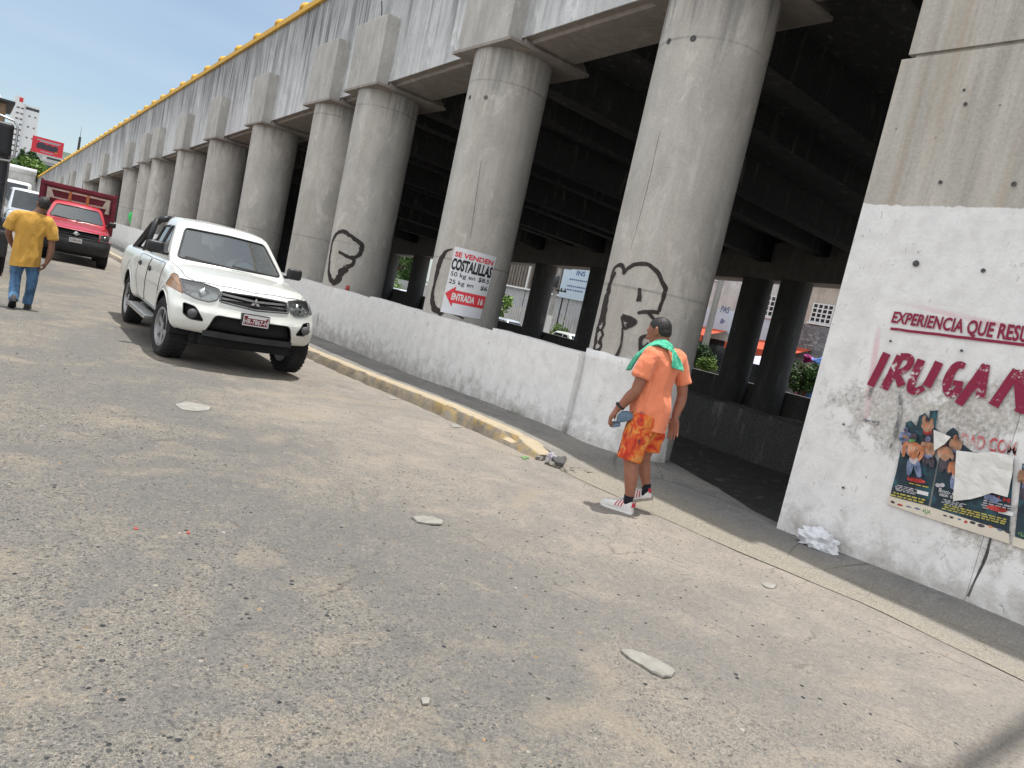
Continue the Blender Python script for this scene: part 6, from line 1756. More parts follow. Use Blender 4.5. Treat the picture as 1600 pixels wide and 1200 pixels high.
# sign board on two posts
sg = thing('sign_board', 'pale blue sign board with dark blue lettering seen between the rear pillars', 'sign', (35.5, 41, -.6))
SX = 35.5
a, b_ = at_x((883, 414), SX), at_x((930, 470), SX)
y1, y0, z1, z0 = a.y, a.y-3.3, a.z+.25, at_x((885, 466), SX).z
mb = MB((SX, 41, -.6)); mb.bx(SX, SX+.08, y0, y1, z0, z1); mb.build('board', MAT['signpale'], sg)
mb = MB((SX, 41, -.6)); yy = lambda px: at_x(px, SX).y
lu = lambda u, v, w: (SX-.012, y1-u, v)
text_fit(mb, 'INS', y1-yy((901, 428)), y1-yy((915, 428)), at_x((905, 431), SX).z, at_x((905, 423), SX).z, lu, .02); mb.build('lettering', MAT['signblue'], sg, fix=False)
for k, (pa_, pb_) in enumerate((((890, 436), (918, 436)), ((886, 446), (918, 446)), ((886, 452), (912, 452)))):
    mb = MB((SX, 41, -.6)); zc = at_x(pa_, SX).z; u = y1-yy(pa_)
    rnd = random.Random(k)
    while u < y1-yy(pb_):
        L = rnd.uniform(.08, .22); mb.mesh([(SX-.012, y1-u, zc-.05), (SX-.012, y1-u-L, zc-.05), (SX-.012, y1-u-L, zc+.05), (SX-.012, y1-u, zc+.05)], [(0, 1, 2, 3)]); u += L+.07
    mb.build('small_print', MAT['signblue'], sg, fix=False)
for y in (y0+.4, y1-.4): mb = MB((SX, 41, -.6)); mb.tube([(SX+.14, y, -.6), (SX+.14, y, z1)], .06, 8); mb.build('post', MAT['dkmetal'], sg)
# utility poles
def upole(px_foot, X, h_, label, arms=True, paint=True, r=.15):
    f = at_x(px_foot, X); L_ = (X, f.y, -.6)
    t = thing('utility_pole', label, 'pole', L_)
    mb = MB(L_); mb.tube([(X, f.y, -.62), (X, f.y, h_)], [r*1.15, r*.8], 14); po = mb.build('pole', MAT['polec'], t, True, auto=40)
    if paint: mb = MB(L_); mb.tube([(X, f.y, -.62), (X, f.y, 1.2)], [r*1.15+.02, r*1.1+.02], 14); mb.build('painted_foot', MAT['white'], t, True, auto=40)
    if arms:
        for z in (h_-2.1, h_-.5):
            mb = MB(L_); mb.bx(X-.06, X+.06, f.y-1.1, f.y+1.1, z, z+.1); ca = mb.build('cross_arm', MAT['dkmetal'], t)
            for k in (-1, -.6, .6, 1): mb = MB(L_); mb.lathe([(.05, 0), (.07, .06), (.04, .1), (.06, .15), (.0001, .2)], 'Z', (X, f.y+k, z+.1), 10); mb.build('insulator', MAT['dkmetal'], ca, True)
        mb = MB(L_); mb.lathe([(.0001, 0), (.26, .0), (.28, .05), (.28, .75), (.2, .85), (.0001, .86)], 'Z', (X-.35, f.y-.15, h_-1.9), 16); mb.build('transformer', MAT['dkmetal'], t, True, auto=40)
    return t
upole((853, 522), 33, at_x((868, 452), 33).z+2.0, 'pole with white foot and cross arms in front of the grey panel building')
upole((1100, 545), 31, 9, 'concrete pole left of the slimmer one in the gap beside the graffiti pillar', False, False, .17)
upole((1083, 545), 34, 9, 'thin wooden pole showing at the edge of the graffiti pillar', False, False, .12)
# right-hand street front
XR = 36.
hb = thing('house', 'beige house with white gridded windows over a grey stone ground floor, beyond the underpass', 'building', (XR, 22, -.6))
mb = MB((XR, 22, -.6)); ztop = 9.5; zst = at_x((1290, 512), XR).z
mb.bx(XR, XR+7, 12, 23.6, zst, ztop); mb.build('wall', MAT['beige'], hb)
mb = MB((XR, 22, -.6)); mb.bx(XR-.12, XR+7, 12, 23.65, -.7, zst-.002); mb.build('stone_base', MAT['stone'], hb)
mb = MB((XR, 22, -.6)); mb.bx(XR-.5, XR-.002, 12, 23.6, at_x((1285, 452), XR).z+.5, at_x((1285, 452), XR).z+.75); mb.build('eave', MAT['palewall'], hb)
def grid_window(par, tl, br, X, nx_, ny_, base):
    a, b_ = at_x(tl, X), at_x(br, X); y1_, y0_, z1_, z0_ = max(a.y, b_.y), min(a.y, b_.y), max(a.z, b_.z), min(a.z, b_.z)
    mb = MB(base); mb.bx(X-.02, X-.004, y0_, y1_, z0_, z1_); w = mb.build('window', MAT['dkwin'], par)
    mb = MB(base)
    for i in range(nx_+1): y = lerp(y0_, y1_, i/nx_); mb.bx(X-.07, X-.03, y-.035, y+.035, z0_-.04, z1_+.04)
    for i in range(ny_+1): z = lerp(z0_, z1_, i/ny_); mb.bx(X-.068, X-.032, y0_-.03, y1_+.03, z-.03, z+.03)
    mb.build('window_grid', MAT['white'], w)
    mb = MB(base); mb.bx(X-.16, X-.003, y0_-.1, y1_+.1, z0_-.14, z0_-.05); mb.build('sill', MAT['white'], w)
grid_window(hb, (1273, 474), (1297, 507), XR, 4, 4, (XR, 22, -.6))
grid_window(hb, (1200, 462), (1214, 496), XR, 3, 4, (XR, 22, -.6))
sb = thing('shop_building', 'pale shop building with a painted band of blue lettering behind two poles', 'building', (XR, 29, -.6))
ys0 = 23.7
mb = MB((XR, 29, -.6)); mb.bx(XR, XR+7, ys0, 38.5, -.7, 8.4); mb.build('wall', MAT['palewall'], sb)
mb = MB((XR, 29, -.6)); a = at_x((1110, 470), XR); b_ = at_x((1140, 522), XR); mb.bx(XR-.05, XR-.004, ys0+.2, 34, at_x((1120, 518), XR).z, at_x((1120, 482), XR).z); bd = mb.build('painted_band', MAT['signpale'], sb)
lu2 = lambda u, v, w: (XR-.058, 40-u, v)
mb = MB((XR, 29, -.6)); text_fit(mb, 'PAS', 40-at_x((1127, 485), XR).y, 40-at_x((1140, 487), XR).y, at_x((1132, 489), XR).z, at_x((1132, 481), XR).z+.1, lu2, .02); mb.build('lettering', MAT['p_blue'], bd, fix=False)
mb = MB((XR, 29, -.6)); text_fit(mb, 'Br', 40-at_x((1126, 503), XR).y, 40-at_x((1134, 503), XR).y, at_x((1130, 506), XR).z, at_x((1130, 498), XR).z, lu2, .03, .2); mb.build('lettering', MAT['signblue'], bd, fix=False)
for y in (25.5, 28.5, 31.6, 34.8): mb = MB((XR, 29, -.6)); mb.bx(XR-.03, XR-.002, y, y+1.5, 5.6, 7.4); w = mb.build('window', MAT['dkwin'], sb); mb = MB((XR, 29, -.6)); mb.bx(XR-.1, XR-.032, y-.1, y+1.6, 5.45, 5.58); mb.build('sill', MAT['white'], w)
mb = MB((XR, 29, -.6)); mb.bx(XR-.03, XR-.003, 24.5, 34, -.5, 2.0); mb.build('shop_opening', MAT['dkwin'], sb)
for k, (y, z, lab) in enumerate(((29.2, 2.05, 'orange red awning beside the two poles across the far street'), (23.6, 1.95, 'orange red awning glimpsed between the two rear pillars'))):
    aw = thing('awning', lab, 'awning', (XR-1.2, y, 0)); mb = MB((XR-1.2, y, 0))
    mb.mesh([(XR-.06, y-2, z+.55), (XR-.06, y+2, z+.55), (XR-2.2, y+2, z), (XR-2.2, y-2, z), (XR-2.2, y+2, z-.35), (XR-2.2, y-2, z-.35)], [(0, 1, 2, 3), (3, 2, 4, 5)])
    for v in mb.bm.verts[:]: pass
    mb.build('cloth', MAT['awning'], aw)
    for s in (-1.9, 1.9): mb = MB((XR-1.2, y, 0)); mb.tube([(XR-2.15, y+s, -.6), (XR-2.15, y+s, z)], .035, 6); mb.build('post', MAT['dkmetal'], aw)
# umbrella and bright bags on the far pavement
um = thing('sunshade', 'pale lilac sunshade standing between the two rear pillars', 'umbrella', tuple(at_x((1185, 590), 30)))
Cu = at_x((1187, 570), 30); mb = MB(tuple(um.location)); mb.lathe([(1.0, 0), (.7, .22), (.3, .36), (.0001, .42)], 'Z', Cu, 12); mb.build('canopy', plain('lilac_cloth', (.60, .58, .72), .8), um)
mb = MB(tuple(um.location)); mb.tube([(Cu.x, Cu.y, -.6), (Cu.x, Cu.y, Cu.z+.4)], .025, 6); mb.build('pole', MAT['steel'], um)
MAT['bagpink'] = plain('pink_bag', (.55, .06, .25), .5); MAT['bagblue'] = plain('blue_bag', (.12, .25, .6), .5); MAT['bagorange'] = plain('orange_bag', (.65, .16, .03), .5)
for (px, m_, lab) in (((1281, 563), 'bagblue', 'blue and white bundle by the bush beyond the abutment wall'), ((1266, 560), 'bagpink', 'pink bundle on the low wall beyond the abutment wall'), ((1262, 612), 'bagorange', 'small orange bag below the bush beyond the abutment wall')):
    p = at_x(px, 28); mb = MB(); b = ball(p, (.2, .3, .16)); 
    for v in b.verts: v.co += Vector((noise.noise(v.co*4), noise.noise(v.co*4+Vector((3, 0, 0))), noise.noise(v.co*4+Vector((0, 5, 0)))))*.3
    mb.add(b); p2 = p-Vector((0, 0, .3)); mb.tube([p2, (p2.x, p2.y, -.55)], [.2, .22], 10); tag(mb.build('bundle', MAT[m_], None, True), lab, 'bundle')
# ---- foliage
def leaf_mat(name, c1, c2):
    n = N(name, .55, .4); p = n.pos(); f = n.noise(p, 1.3, 3); i = n.nt.nodes.new('ShaderNodeNewGeometry').outputs['Random Per Island']
    n.col(n.mix(n.math('ADD', n.math('MULTIPLY', f, .4), n.math('MULTIPLY', i, .6)), c1, c2)); n.b.inputs['Transmission Weight'].default_value = 0
    n.b.inputs['Subsurface Weight'].default_value = 0; return n.m
MAT['leaf'] = leaf_mat('green_leaves', (.025, .06, .014), (.10, .19, .04)); MAT['leaf2'] = leaf_mat('bright_leaves', (.05, .12, .02), (.20, .30, .05)); MAT['leafd'] = leaf_mat('dark_leaves', (.02, .045, .015), (.06, .12, .035))
MAT['bark'] = plain('bark', (.13, .10, .075), .9, 0, .2, 0, .3, 8, .4)
def tree(name, label, cat, base, crowns, leaf, n, size, trunk_r=.12, seed=1, group=None, trunk_top=None):
    t = thing(name, label, cat, base, 0, group); rnd = random.Random(seed); mb = MB(base)
    B_ = Vector(base); tot = sum(c[1][0]*c[1][1]*c[1][2] for c in crowns)
    clumps = []
    for c, r_ in crowns:
        k = max(6, int(40*r_[0]*r_[1]*r_[2]/tot))
        for _ in range(k):
            while True:
                d = Vector((rnd.uniform(-1, 1), rnd.uniform(-1, 1), rnd.uniform(-1, 1)))
                if .35 < d.length < 1: break
            clumps.append((Vector(c)+Vector((d.x*r_[0], d.y*r_[1], d.z*r_[2])), .34*min(r_)+.1*max(r_)))
    for i in range(n):
        c, rr = clumps[rnd.randrange(len(clumps))]
        d = Vector((rnd.gauss(0, 1), rnd.gauss(0, 1), rnd.gauss(0, .8))); d = d.normalized()*rr*rnd.random()**.45
        p = c+d; a = Vector((rnd.uniform(-1, 1), rnd.uniform(-1, 1), rnd.uniform(-.6, .6))).normalized(); q = a.cross(Vector((rnd.uniform(-1, 1), rnd.uniform(-1, 1), rnd.uniform(-1, 1)))).normalized()
        s = size*rnd.uniform(.6, 1.3)
        mb.mesh([p-a*s, p+q*s*.42, p+a*s, p-q*s*.42], [(0, 1, 2, 3)])
    mb.build('crown' if cat == 'tree' else 'foliage', MAT[leaf], t, False, fix=False)
    mb = MB(base); top = Vector(trunk_top) if trunk_top else Vector(crowns[0][0])
    mb.tube([B_-Vector((0, 0, .1)), B_.lerp(top, .5)+Vector((.05, .08, 0)), top], [trunk_r, trunk_r*.75, trunk_r*.4], 8)
    for c, r_ in clumps[::max(1, len(clumps)//7)]: mb.tube([B_.lerp(top, .55), (B_.lerp(top, .8)+c)/2, c], [trunk_r*.5, trunk_r*.3, trunk_r*.1], 5)
    mb.build('trunk' if cat == 'tree' else 'stem', MAT['bark'], t, True)
    return t
p = at_x((620, 447), 40); q = at_x((628, 405), 42)
q = at_x((626, 412), 43); tree('tree', 'broad green tree behind the pale wall, seen left of the sale poster', 'tree', (43, q.y+1, -.6), [((43, q.y, 3.6), (2.4, 5., 1.9)), ((42, q.y-4.5, 3.4), (2., 3.4, 1.8)), ((44, q.y+5, 4.0), (2.2, 3.4, 2.2))], 'leaf', 9000, .22, .22, 3)
pw = thing('pale_wall', 'pale boundary wall beneath the broad green tree across the far street', 'wall', (39.5, 78, -.6)); mb = MB((39.5, 78, -.6)); mb.bx(39.5, 39.8, 68, 92, -.7, at_x((615, 434), 39.5).z); mb.build('wall_panel', MAT['panel'], pw)
p = at_x((615, 443), 38); tree('bush', 'rounded bush before the pale wall, seen left of the sale poster', 'bush', (38, p.y, -.6), [((38, p.y, p.z-.2), (.8, 1.5, .8))], 'leaf2', 1500, .13, .05, 4)
p = at_x((788, 478), 35); tree('small_tree', 'slender yellow green tree right of the sale poster pillar', 'tree', (35, p.y, -.6), [((35, p.y, p.z+.25), (.45, .55, .75)), ((35, p.y+.25, p.z-.7), (.35, .4, .45))], 'leaf2', 700, .17, .04, 5)
p = at_x((873, 515), 35); tree('bush', 'light green bush behind the white car by the pole', 'bush', (35, p.y, -.6), [((35, p.y, p.z-.3), (.6, .9, .6))], 'leaf2', 800, .12, .04, 6)
p = at_x((1093, 552), 28); tree('bush', 'dark bush beside the poles, left of the brighter bush', 'bush', (28, p.y, -.5), [((28, p.y, p.z-.1), (.5, .75, .45))], 'leafd', 1500, .09, .03, 7)
p = at_x((1103, 570), 27.2); tree('bush', 'bright green bush on the low wall against the first rear pillar', 'bush', (27.2, p.y, -.5), [((27.2, p.y-.1, p.z), (.4, .55, .32))], 'leaf2', 900, .08, .03, 8)
p = at_x((1256, 590), 27.5); tree('bush', 'bushy green shrub between the second rear pillar and the white wall', 'bush', (27.5, p.y, -.5), [((27.5, p.y, p.z+.05), (.5, .8, .6))], 'leaf', 2200, .09, .04, 9)
# ---- parked and passing cars beyond the viaduct, and other far cars
def simple_car(label, loc, rz_, paint, h_=1.45, L=4.3, van=False):
    t = thing('parked_car', label, 'car', loc, rz_, 'cars on the far street')
    b = rbox(-.86, .86, 0, L, .32, .92, .12, .12)
    def low(x, y, z):
        u = abs(x)/.86; e = min(y, L-y); return x*(1-.06*max(0, (z-.6)/.35)), y+(.22*u**2.5*(1 if y < L/2 else -1) if e < .6 else 0), z+(.0 if z < .6 else -.12*sstep(1.1, 0, y)-.05*sstep(.8, 0, L-y))
    warp(b, low)
    for s in (1, -1):
        for w in (.8, L-.85): cut(b, circ(w, .32, .36, 18), 'x', s, 1, None, .15)
    sheet_obj(take(b, 0), 'body', paint, t)
    def cab(x, y, z):
        k = (z-.85)/(h_-.85); f = (y-1.1)/(L-1.6); return x*lerp(1, .78, k), lerp(lerp(1.05, 1.75, k), lerp(L-.45, L-1.25, k), f)+.08*(x/.8)**2*(1-f), z+.03*(1-(x/.8)**2)*k
    c = rbox(-.78, .78, 1.1, L-.5, .85, h_, .1, .1); warp(c, cab)
    cut(c, rpoly([(-.66, .96), (.66, .96), (.55, h_-.09), (-.55, h_-.09)], .06), 'y', -1, 1, None, .2); cut(c, rpoly([(-.6, 1.0), (.6, 1.0), (.5, h_-.1), (-.5, h_-.1)], .06), 'y', 1, 2, None, .2)
    for s in (1, -1):
        cut(c, rpoly([(1.5, .96), (2.28, .96), (2.28, h_-.1), (1.95, h_-.12)], .05), 'x', s, 3, None, .2); cut(c, rpoly([(2.36, .96), (L-.85, .97), (L-1.25, h_-.11), (2.36, h_-.1)], .05), 'x', s, 3, None, .2)
    sheet_obj(take(c, 0), 'cab', paint, t)
    for k, nm in ((1, 'windscreen'), (2, 'rear_window'), (3, 'side_window')):
        for q in islands(take(c, k)): sheet_obj(shift(q, -.004), nm, 'dkwin', t)
    for w in (.8, L-.85):
        for s in (1, -1):
            mb = MB(); mb.lathe([(.2, -.09), (.31, -.1), (.33, -.07), (.33, .07), (.31, .1), (.2, .09)], 'X', (s*.78, w, .33), 24, closed=True); mb.lathe([(.2, s*.07), (.05, s*.09), (.0001, s*.09)], 'X', (s*.78, w, .33), 20)
            mb.build('wheel', MAT['rubber'], t, False, auto=40)
    for s in (1, -1):
        mb = MB(); mb.box((s*.6, .13, .68), (.34, .1, .12), -s*.25, .03); mb.build('headlight', MAT['chrome'], t); mb = MB(); mb.box((s*.62, L-.1, .72), (.3, .08, .14), s*.2, .03); mb.build('tail_light', MAT['p_red'], t)
    mb = MB(); mb.bx(-.4, .4, -.012, .05, .5, .62, .01); mb.build('grille', MAT['black'], t)
    mb = MB(); mb.bx(-.7, .7, .4, L-.3, .2, .5); mb.build('underbody', MAT['grilldark'], t)
    return t
def car_at(px, X, rz_, paint, label, z=None, dy=0, **k):
    p = at_x(px, X); return simple_car(label, (p.x, p.y+dy, -.6 if z is None else z), rz_, paint, **k)
p = at_x((795, 500), 31.5)
simple_car('white car passing behind the low wall right of the sale poster', (31.5, p.y-2.4, p.z-1.42), 0, 'carsilver')
p = at_x((800, 499), 34); simple_car('silver car partly hidden behind the white car right of the sale poster', (34, p.y-1.5, p.z-1.5), 0, 'carsilver')
p = at_x((888, 521), 30); simple_car('white car behind the low wall left of the graffiti pillar', (30, p.y-2.6, p.z-1.43), 0, 'carwhite')
for k, (px, lab) in enumerate((((606, 447), 'white parked car below the bush, left of the sale poster'), ((630, 452), 'pale parked car at the right of the gap left of the sale poster'))):
    p = at_x(px, 32+k); simple_car(lab, (32+k, p.y-2.2, p.z-1.5), 0, 'carwhite' if k == 0 else 'carsilver')
# ------------------------------------------------------------------ left edge: dark truck, white box truck, car
BX = at_y((12, 285), 16.95).x-1.12
bt = thing('cargo_truck', 'black cargo truck with a big side mirror, cut off by the left edge', 'truck', (BX, 16.6, -.1))
FX = at_y((10, 375), 17.5).x-BX
mb = MB(); b = rbox(-1.15, 1.12, .35, 2.5, .95, 2.55, .12, .15); mb.add(b); mb.build('cab', MAT['carblack'], bt, False, auto=40)
mb = MB(); mb.bx(-1.0, .98, .325, .36, 1.65, 2.35, .01); mb.build('windscreen', MAT['dkwin'], bt)
mb = MB(); mb.bx(-1.25, 1.25, .15, .6, .42, .9, .05); mb.build('bumper', MAT['bumperdark'], bt)
for s in (1, -1):
    mb = MB(); b = rbox(-.2, .2, .5, 1.7, .62, 1.15, .12, .12); bmesh.ops.translate(b, vec=(s*(FX-.2), 0, 0), verts=b.verts); mb.add(b); mb.build('fender', MAT['carblack'], bt, True)
    mb = MB(); mb.lathe([(.28, -.13), (.46, -.14), (.5, -.1), (.5, .1), (.46, .14), (.28, .13)], 'X', (s*(FX-.12), 1.15, .5), 32, closed=True); mb.lathe([(.28, s*.1), (.1, s*.05), (.0001, s*.06)], 'X', (s*(FX-.12), 1.15, .5), 24); mb.build('wheel', MAT['rubber'], bt, False, auto=40)
mb = MB(); mb.bx(-1.1, 1.05, 2.9, 8.5, .95, 3.0, .02); mb.build('cargo_bed', MAT['carblack'], bt)
mp_ = at_y((2, 216), 16.75); Lc = mp_-Vector(bt.location)
mb = MB(); b = rbox(-.17, .17, -.06, .06, -.30, .30, .05, .05); bmesh.ops.translate(b, vec=Lc, verts=b.verts); mb.add(b); mi = mb.build('mirror', MAT['black'], bt, True)
mb = MB(); mb.tube([Lc+Vector(v) for v in ((-.5, .1, .42), (-.05, .05, .40), (.17, .02, .36), (.225, 0, .25), (.225, 0, -.25), (.17, .02, -.36), (-.3, .1, -.40))], .02, 8); mb.build('mirror_bracket', MAT['steel'], mi, True)
bp_ = at_y((-8, 176), 18.2)-Vector(bt.location)
mb = MB(); mb.bx(bp_.x-1.6, bp_.x+.17, bp_.y, bp_.y+2.5, bp_.z-.75, bp_.z+.24, .02); mb.build('brown_box', MAT['wood'], bt)
mb = MB(); mb.bx(bp_.x-1.7, bp_.x+.30, bp_.y-.1, bp_.y+2.6, bp_.z+.242, bp_.z+.30, .01); mb.build('box_lid', MAT['dkmetal'], bt)
mb = MB(); mb.mesh([(bp_.x-1.2, bp_.y, bp_.z+.31), (bp_.x+.08, bp_.y, bp_.z+.31), (bp_.x-.15, bp_.y+.2, bp_.z+.75), (bp_.x-1.2, bp_.y+.2, bp_.z+.8), (bp_.x-1.2, bp_.y+2, bp_.z+.31), (bp_.x+.08, bp_.y+2, bp_.z+.31)], [(0, 1, 2, 3), (1, 5, 2), (3, 2, 5, 4)]); mb.build('white_tarp', MAT['posterpaper'], bt)
YT = 46.
pl_, pr_ = at_y((22, 300), YT), at_y((56, 292), YT)
xt = (pr_.x-2.3+pr_.x)/2; zt_ = at_y((40, 262), YT).z; TB = (xt, YT, -.1)
wt = thing('box_truck', 'white box truck with a rounded roof edge, facing the camera behind the red pickup', 'truck', TB)
mb = MB(); b = rbox(-1.15, 1.15, .9, 6.5, .8, zt_+.1, .16, .2); mb.add(b); mb.build('cargo_box', MAT['palewall'], wt, False, auto=40)
mb = MB(); mb.tube([(-1.15, .92, zt_-.02), (1.15, .92, zt_-.02)], .17, 12); mb.build('roof_edge', MAT['white'], wt, True)
mb = MB(); b = rbox(-1.02, 1.02, 0, 1.6, .5, 2.25, .16, .15); 
for v in b.verts: v.co.y += max(0, v.co.z-1.3)*.35
mb.add(b); mb.build('cab', MAT['carwhite'], wt, False, auto=40)
mb = MB(); mb.mesh([(-.88, -.035, 1.3), (.88, -.035, 1.3), (.82, .22, 2.1), (-.82, .22, 2.1)], [(0, 1, 2, 3)]); o = mb.build('windscreen', MAT['dkwin'], wt)
mb = MB(); mb.bx(-.55, .55, -.03, .02, .75, 1.05, .01); mb.build('grille', MAT['black'], wt)
for s in (1, -1):
    mb = MB(); mb.bx(s*.62, s*.95, -.03, .05, .72, .95, .02); mb.build('headlight', MAT['chrome'], wt)
    mb = MB(); mb.lathe([(.2, -.12), (.42, -.12), (.44, -.08), (.44, .08), (.42, .12), (.2, .12)], 'X', (s*.9, .9, .44), 24, closed=True); mb.build('wheel', MAT['rubber'], wt, False, auto=40)
p = at_y((53, 299), 40.); simple_car('pale van with a dark windscreen between the white box truck and the red pickup', (p.x, 40., -.1), R(3), 'carsilver', p.z+.1)
# ------------------------------------------------------------------ far background on the left
YH = 520.
def far_box(mb, tl, br, Y, d, grow=0):
    a, b_ = at_y(tl, Y), at_y(br, Y); mb.bx(min(a.x, b_.x), max(a.x, b_.x), Y, Y+d, min(a.z, b_.z), max(a.z, b_.z)); return mb
bl = at_y((18, 245), YH); trp = at_y((62, 170), YH); x0, x1 = at_y((14, 200), YH).x, at_y((57, 210), YH).x; zt2 = at_y((40, 163), YH).z
tb = thing('tower_block', 'tall white tower block with rows of small dark windows on the skyline', 'building', (x0, YH, 0))
TBL = (x0, YH, 0)
mb = MB(TBL); mb.bx(x0, x1, YH, YH+16, -1, zt2); mb.build('wall', MAT['white'], tb)
xm = lerp(x0, x1, .42)
mb = MB(TBL); mb.bx(x0+.8, xm, YH-1.5, YH+9, -1, zt2+3.5); mb.build('stair_tower', MAT['white'], tb)
mb = MB(TBL); mb.bx(xm-2.6, xm-.8, YH-1.56, YH-1.51, zt2+.4, zt2+2.8); mb.build('roof_sign', MAT['ink_red'], tb)
fl = 15; fh = (zt2-6)/fl
for k in range(fl):
    z = zt2-3.3-k*fh
    for (u, w, yf) in ((.5, 1.5, -1.5), (2.6, 1.3, -1.5)) + (((x1-xm)*.35+xm-x0, 1.0, 0), ((x1-xm)*.72+xm-x0, .9, 0)) * (1 if k % 2 else 0):
        if u < 5: u += 1.6
        mb = MB(TBL); mb.bx(x0+u, x0+u+w, YH+yf-.06, YH+yf-.01, z, z+.9); mb.build('window', MAT['brownmesh'], tb)
for u in (.12, .55): mb = MB(TBL); xa = lerp(xm, x1, u); mb.bx(xa, xa+3.2, YH-.06, YH-.01, zt2-2.6, zt2-1.1); mb.build('window', MAT['dkwin'], tb)
YB = 300.
a, b_ = at_y((54, 213), YB), at_y((97, 247), YB); BB = ((a.x+b_.x)/2, YB, 0)
bbd = thing('billboard', 'red billboard on a post with a dark row of shapes, on the skyline', 'billboard', BB)
xc, zc, w, h_ = (at_y((54, 222), YB).x+at_y((95, 235), YB).x)/2, at_y((75, 230), YB).z, 8.9, 5.2
mb = MB(BB); mb.bx(xc-w/2, xc+w/2, YB, YB+1., zc-h_/2, zc+h_/2); mb.build('panel', MAT['ink_red'], bbd)
mb = MB(BB); poly = [(-.34, -.2), (.3, -.24), (.34, .08), (.25, .16), (.16, .08), (.06, .17), (-.05, .1), (-.16, .2), (-.3, .16), (-.36, .02)]
mb.prism(poly, lambda u, v, q: (xc+u*w, YB-.02-q, zc+v*h_), .05); mb.build('dark_print', MAT['p_dark'], bbd)
for (u0, u1, v) in ((-.36, .40, .33), (-.25, .34, .26), (-.2, .2, -.36)): mb = MB(BB); mb.bx(xc+u0*w, xc+u1*w, YB-.06, YB-.01, zc+v*h_-.14, zc+v*h_+.14); mb.build('pale_print', MAT['p_pale'], bbd)
mb = MB(BB); mb.bx(xc+.24*w, xc+.33*w, YB-.09, YB-.075, zc-.27*h_, zc-.22*h_); mb.build('yellow_print', MAT['yellow'], bbd)
mb = MB(BB); mb.tube([(xc-.2*w, YB+.5, 0), (xc-.2*w, YB+.5, zc-h_/2)], .45, 10); mb.build('post', MAT['palewall'], bbd)
mb = MB(BB); mb.bx(xc-w/2-.3, xc+w/2+.3, YB-.3, YB+.98, zc-h_/2-.5, zc-h_/2-.01); mb.build('catwalk', MAT['palewall'], bbd)
def far_building(label, tl, br, Y, d, wallm, band=None, name='low_building'):
    a, b_ = at_y(tl, Y), at_y(br, Y); L_ = (a.x, Y, 0); t = thing(name, label, 'building', L_)
    mb = MB(L_); mb.bx(min(a.x, b_.x), max(a.x, b_.x), Y, Y+d, -1, a.z); mb.build('wall', MAT[wallm], t)
    if band:
        mb = MB(L_); mb.bx(min(a.x, b_.x)+.5, max(a.x, b_.x)-.5, Y-.08, Y-.01, a.z-band[1], a.z-band[0]); mb.build('window_band', MAT['dkwin'], t)
    mb = MB(L_); mb.bx(min(a.x, b_.x)-.4, max(a.x, b_.x)+.4, Y-.4, Y+d, a.z+.004, a.z+.5); mb.build('roof_slab', MAT['palewall'], t)
far_building('grey low building with a glass band below the red billboard', (56, 249), (100, 275), 240., 20, 'panel', (.8, 2.4))
far_building('pale low building beneath the white tower block', (20, 246), (50, 270), 260., 20, 'palewall', (1.5, 3.))
far_building('white low building behind the end of the yellow rail', (72, 240), (112, 262), 380., 20, 'palewall', (1., 2.))
lf = thing('lattice_frame', 'white lattice frame standing on a roof left of the red billboard', 'frame', (at_y((36, 245), 250).x, 250, 0))
a, b_ = at_y((31, 236), 250.), at_y((45, 250), 250.); mb = MB(tuple(lf.location))
for i in range(3):
    x = lerp(a.x, b_.x, i/2); mb.bx(x-.12, x+.12, 250, 250.2, b_.z-1, a.z)
    z = lerp(b_.z, a.z, i/2); mb.bx(a.x, b_.x, 250.21, 250.4, z-.12, z+.12)
for i in range(2):
    for j in range(2):
        xa, xb = lerp(a.x, b_.x, i/2), lerp(a.x, b_.x, (i+1)/2); za, zb2 = lerp(b_.z, a.z, j/2), lerp(b_.z, a.z, (j+1)/2); mb.tube([(xa, 250.1, za), (xb, 250.1, zb2)], .1, 5); mb.tube([(xb, 250.1, za), (xa, 250.1, zb2)], .1, 5)
mb.bx(a.x, b_.x, 250.45, 250.6, 0, b_.z); mb.build('lattice', MAT['white'], lf)
for k, (px, Y, rx, rz_, lf_, lab) in enumerate((((24, 258), 120., 3.0, 1.0, 'leaf2', 'light green tree above the white box truck, left of two'), ((46, 258), 128., 3.0, 1.0, 'leaf2', 'green tree above the white box truck, right of two'), ((46, 243), 230., 2.4, 1.3, 'leafd', 'dark tree standing below the red billboard'), ((2, 256), 100., 2.6, 1.6, 'leaf', 'green tree at the left edge under the truck mirror'))):
    p = at_y(px, Y); tree('tree', lab, 'tree', (p.x, Y, -.3), [((p.x, Y, p.z-rz_*.3), (rx, rx*.8, rz_)), ((p.x+rx*.5, Y, p.z-rz_*.7), (rx*.7, rx*.6, rz_*.7))], lf_, 2600, .38, .3, 20+k)
am = thing('radio_mast', 'thin dark mast rising above the yellow rail in the distance', 'mast', (at_y((122, 235), 420.).x, 420, 0)); a, b_ = at_y((122, 238), 420.), at_y((125, 214), 420.)
xm_ = (a.x+b_.x)/2; mb = MB(tuple(am.location)); mb.tube([(xm_, 420, 0), (xm_, 420, b_.z)], [.9, .5], 8); mb.build('mast', MAT['dkmetal'], am); mb = MB(tuple(am.location)); mb.tube([(xm_, 420, b_.z), (xm_, 420, at_y((129, 198), 420.).z)], [.12, .05], 6); mb.build('antenna', MAT['dkmetal'], am)
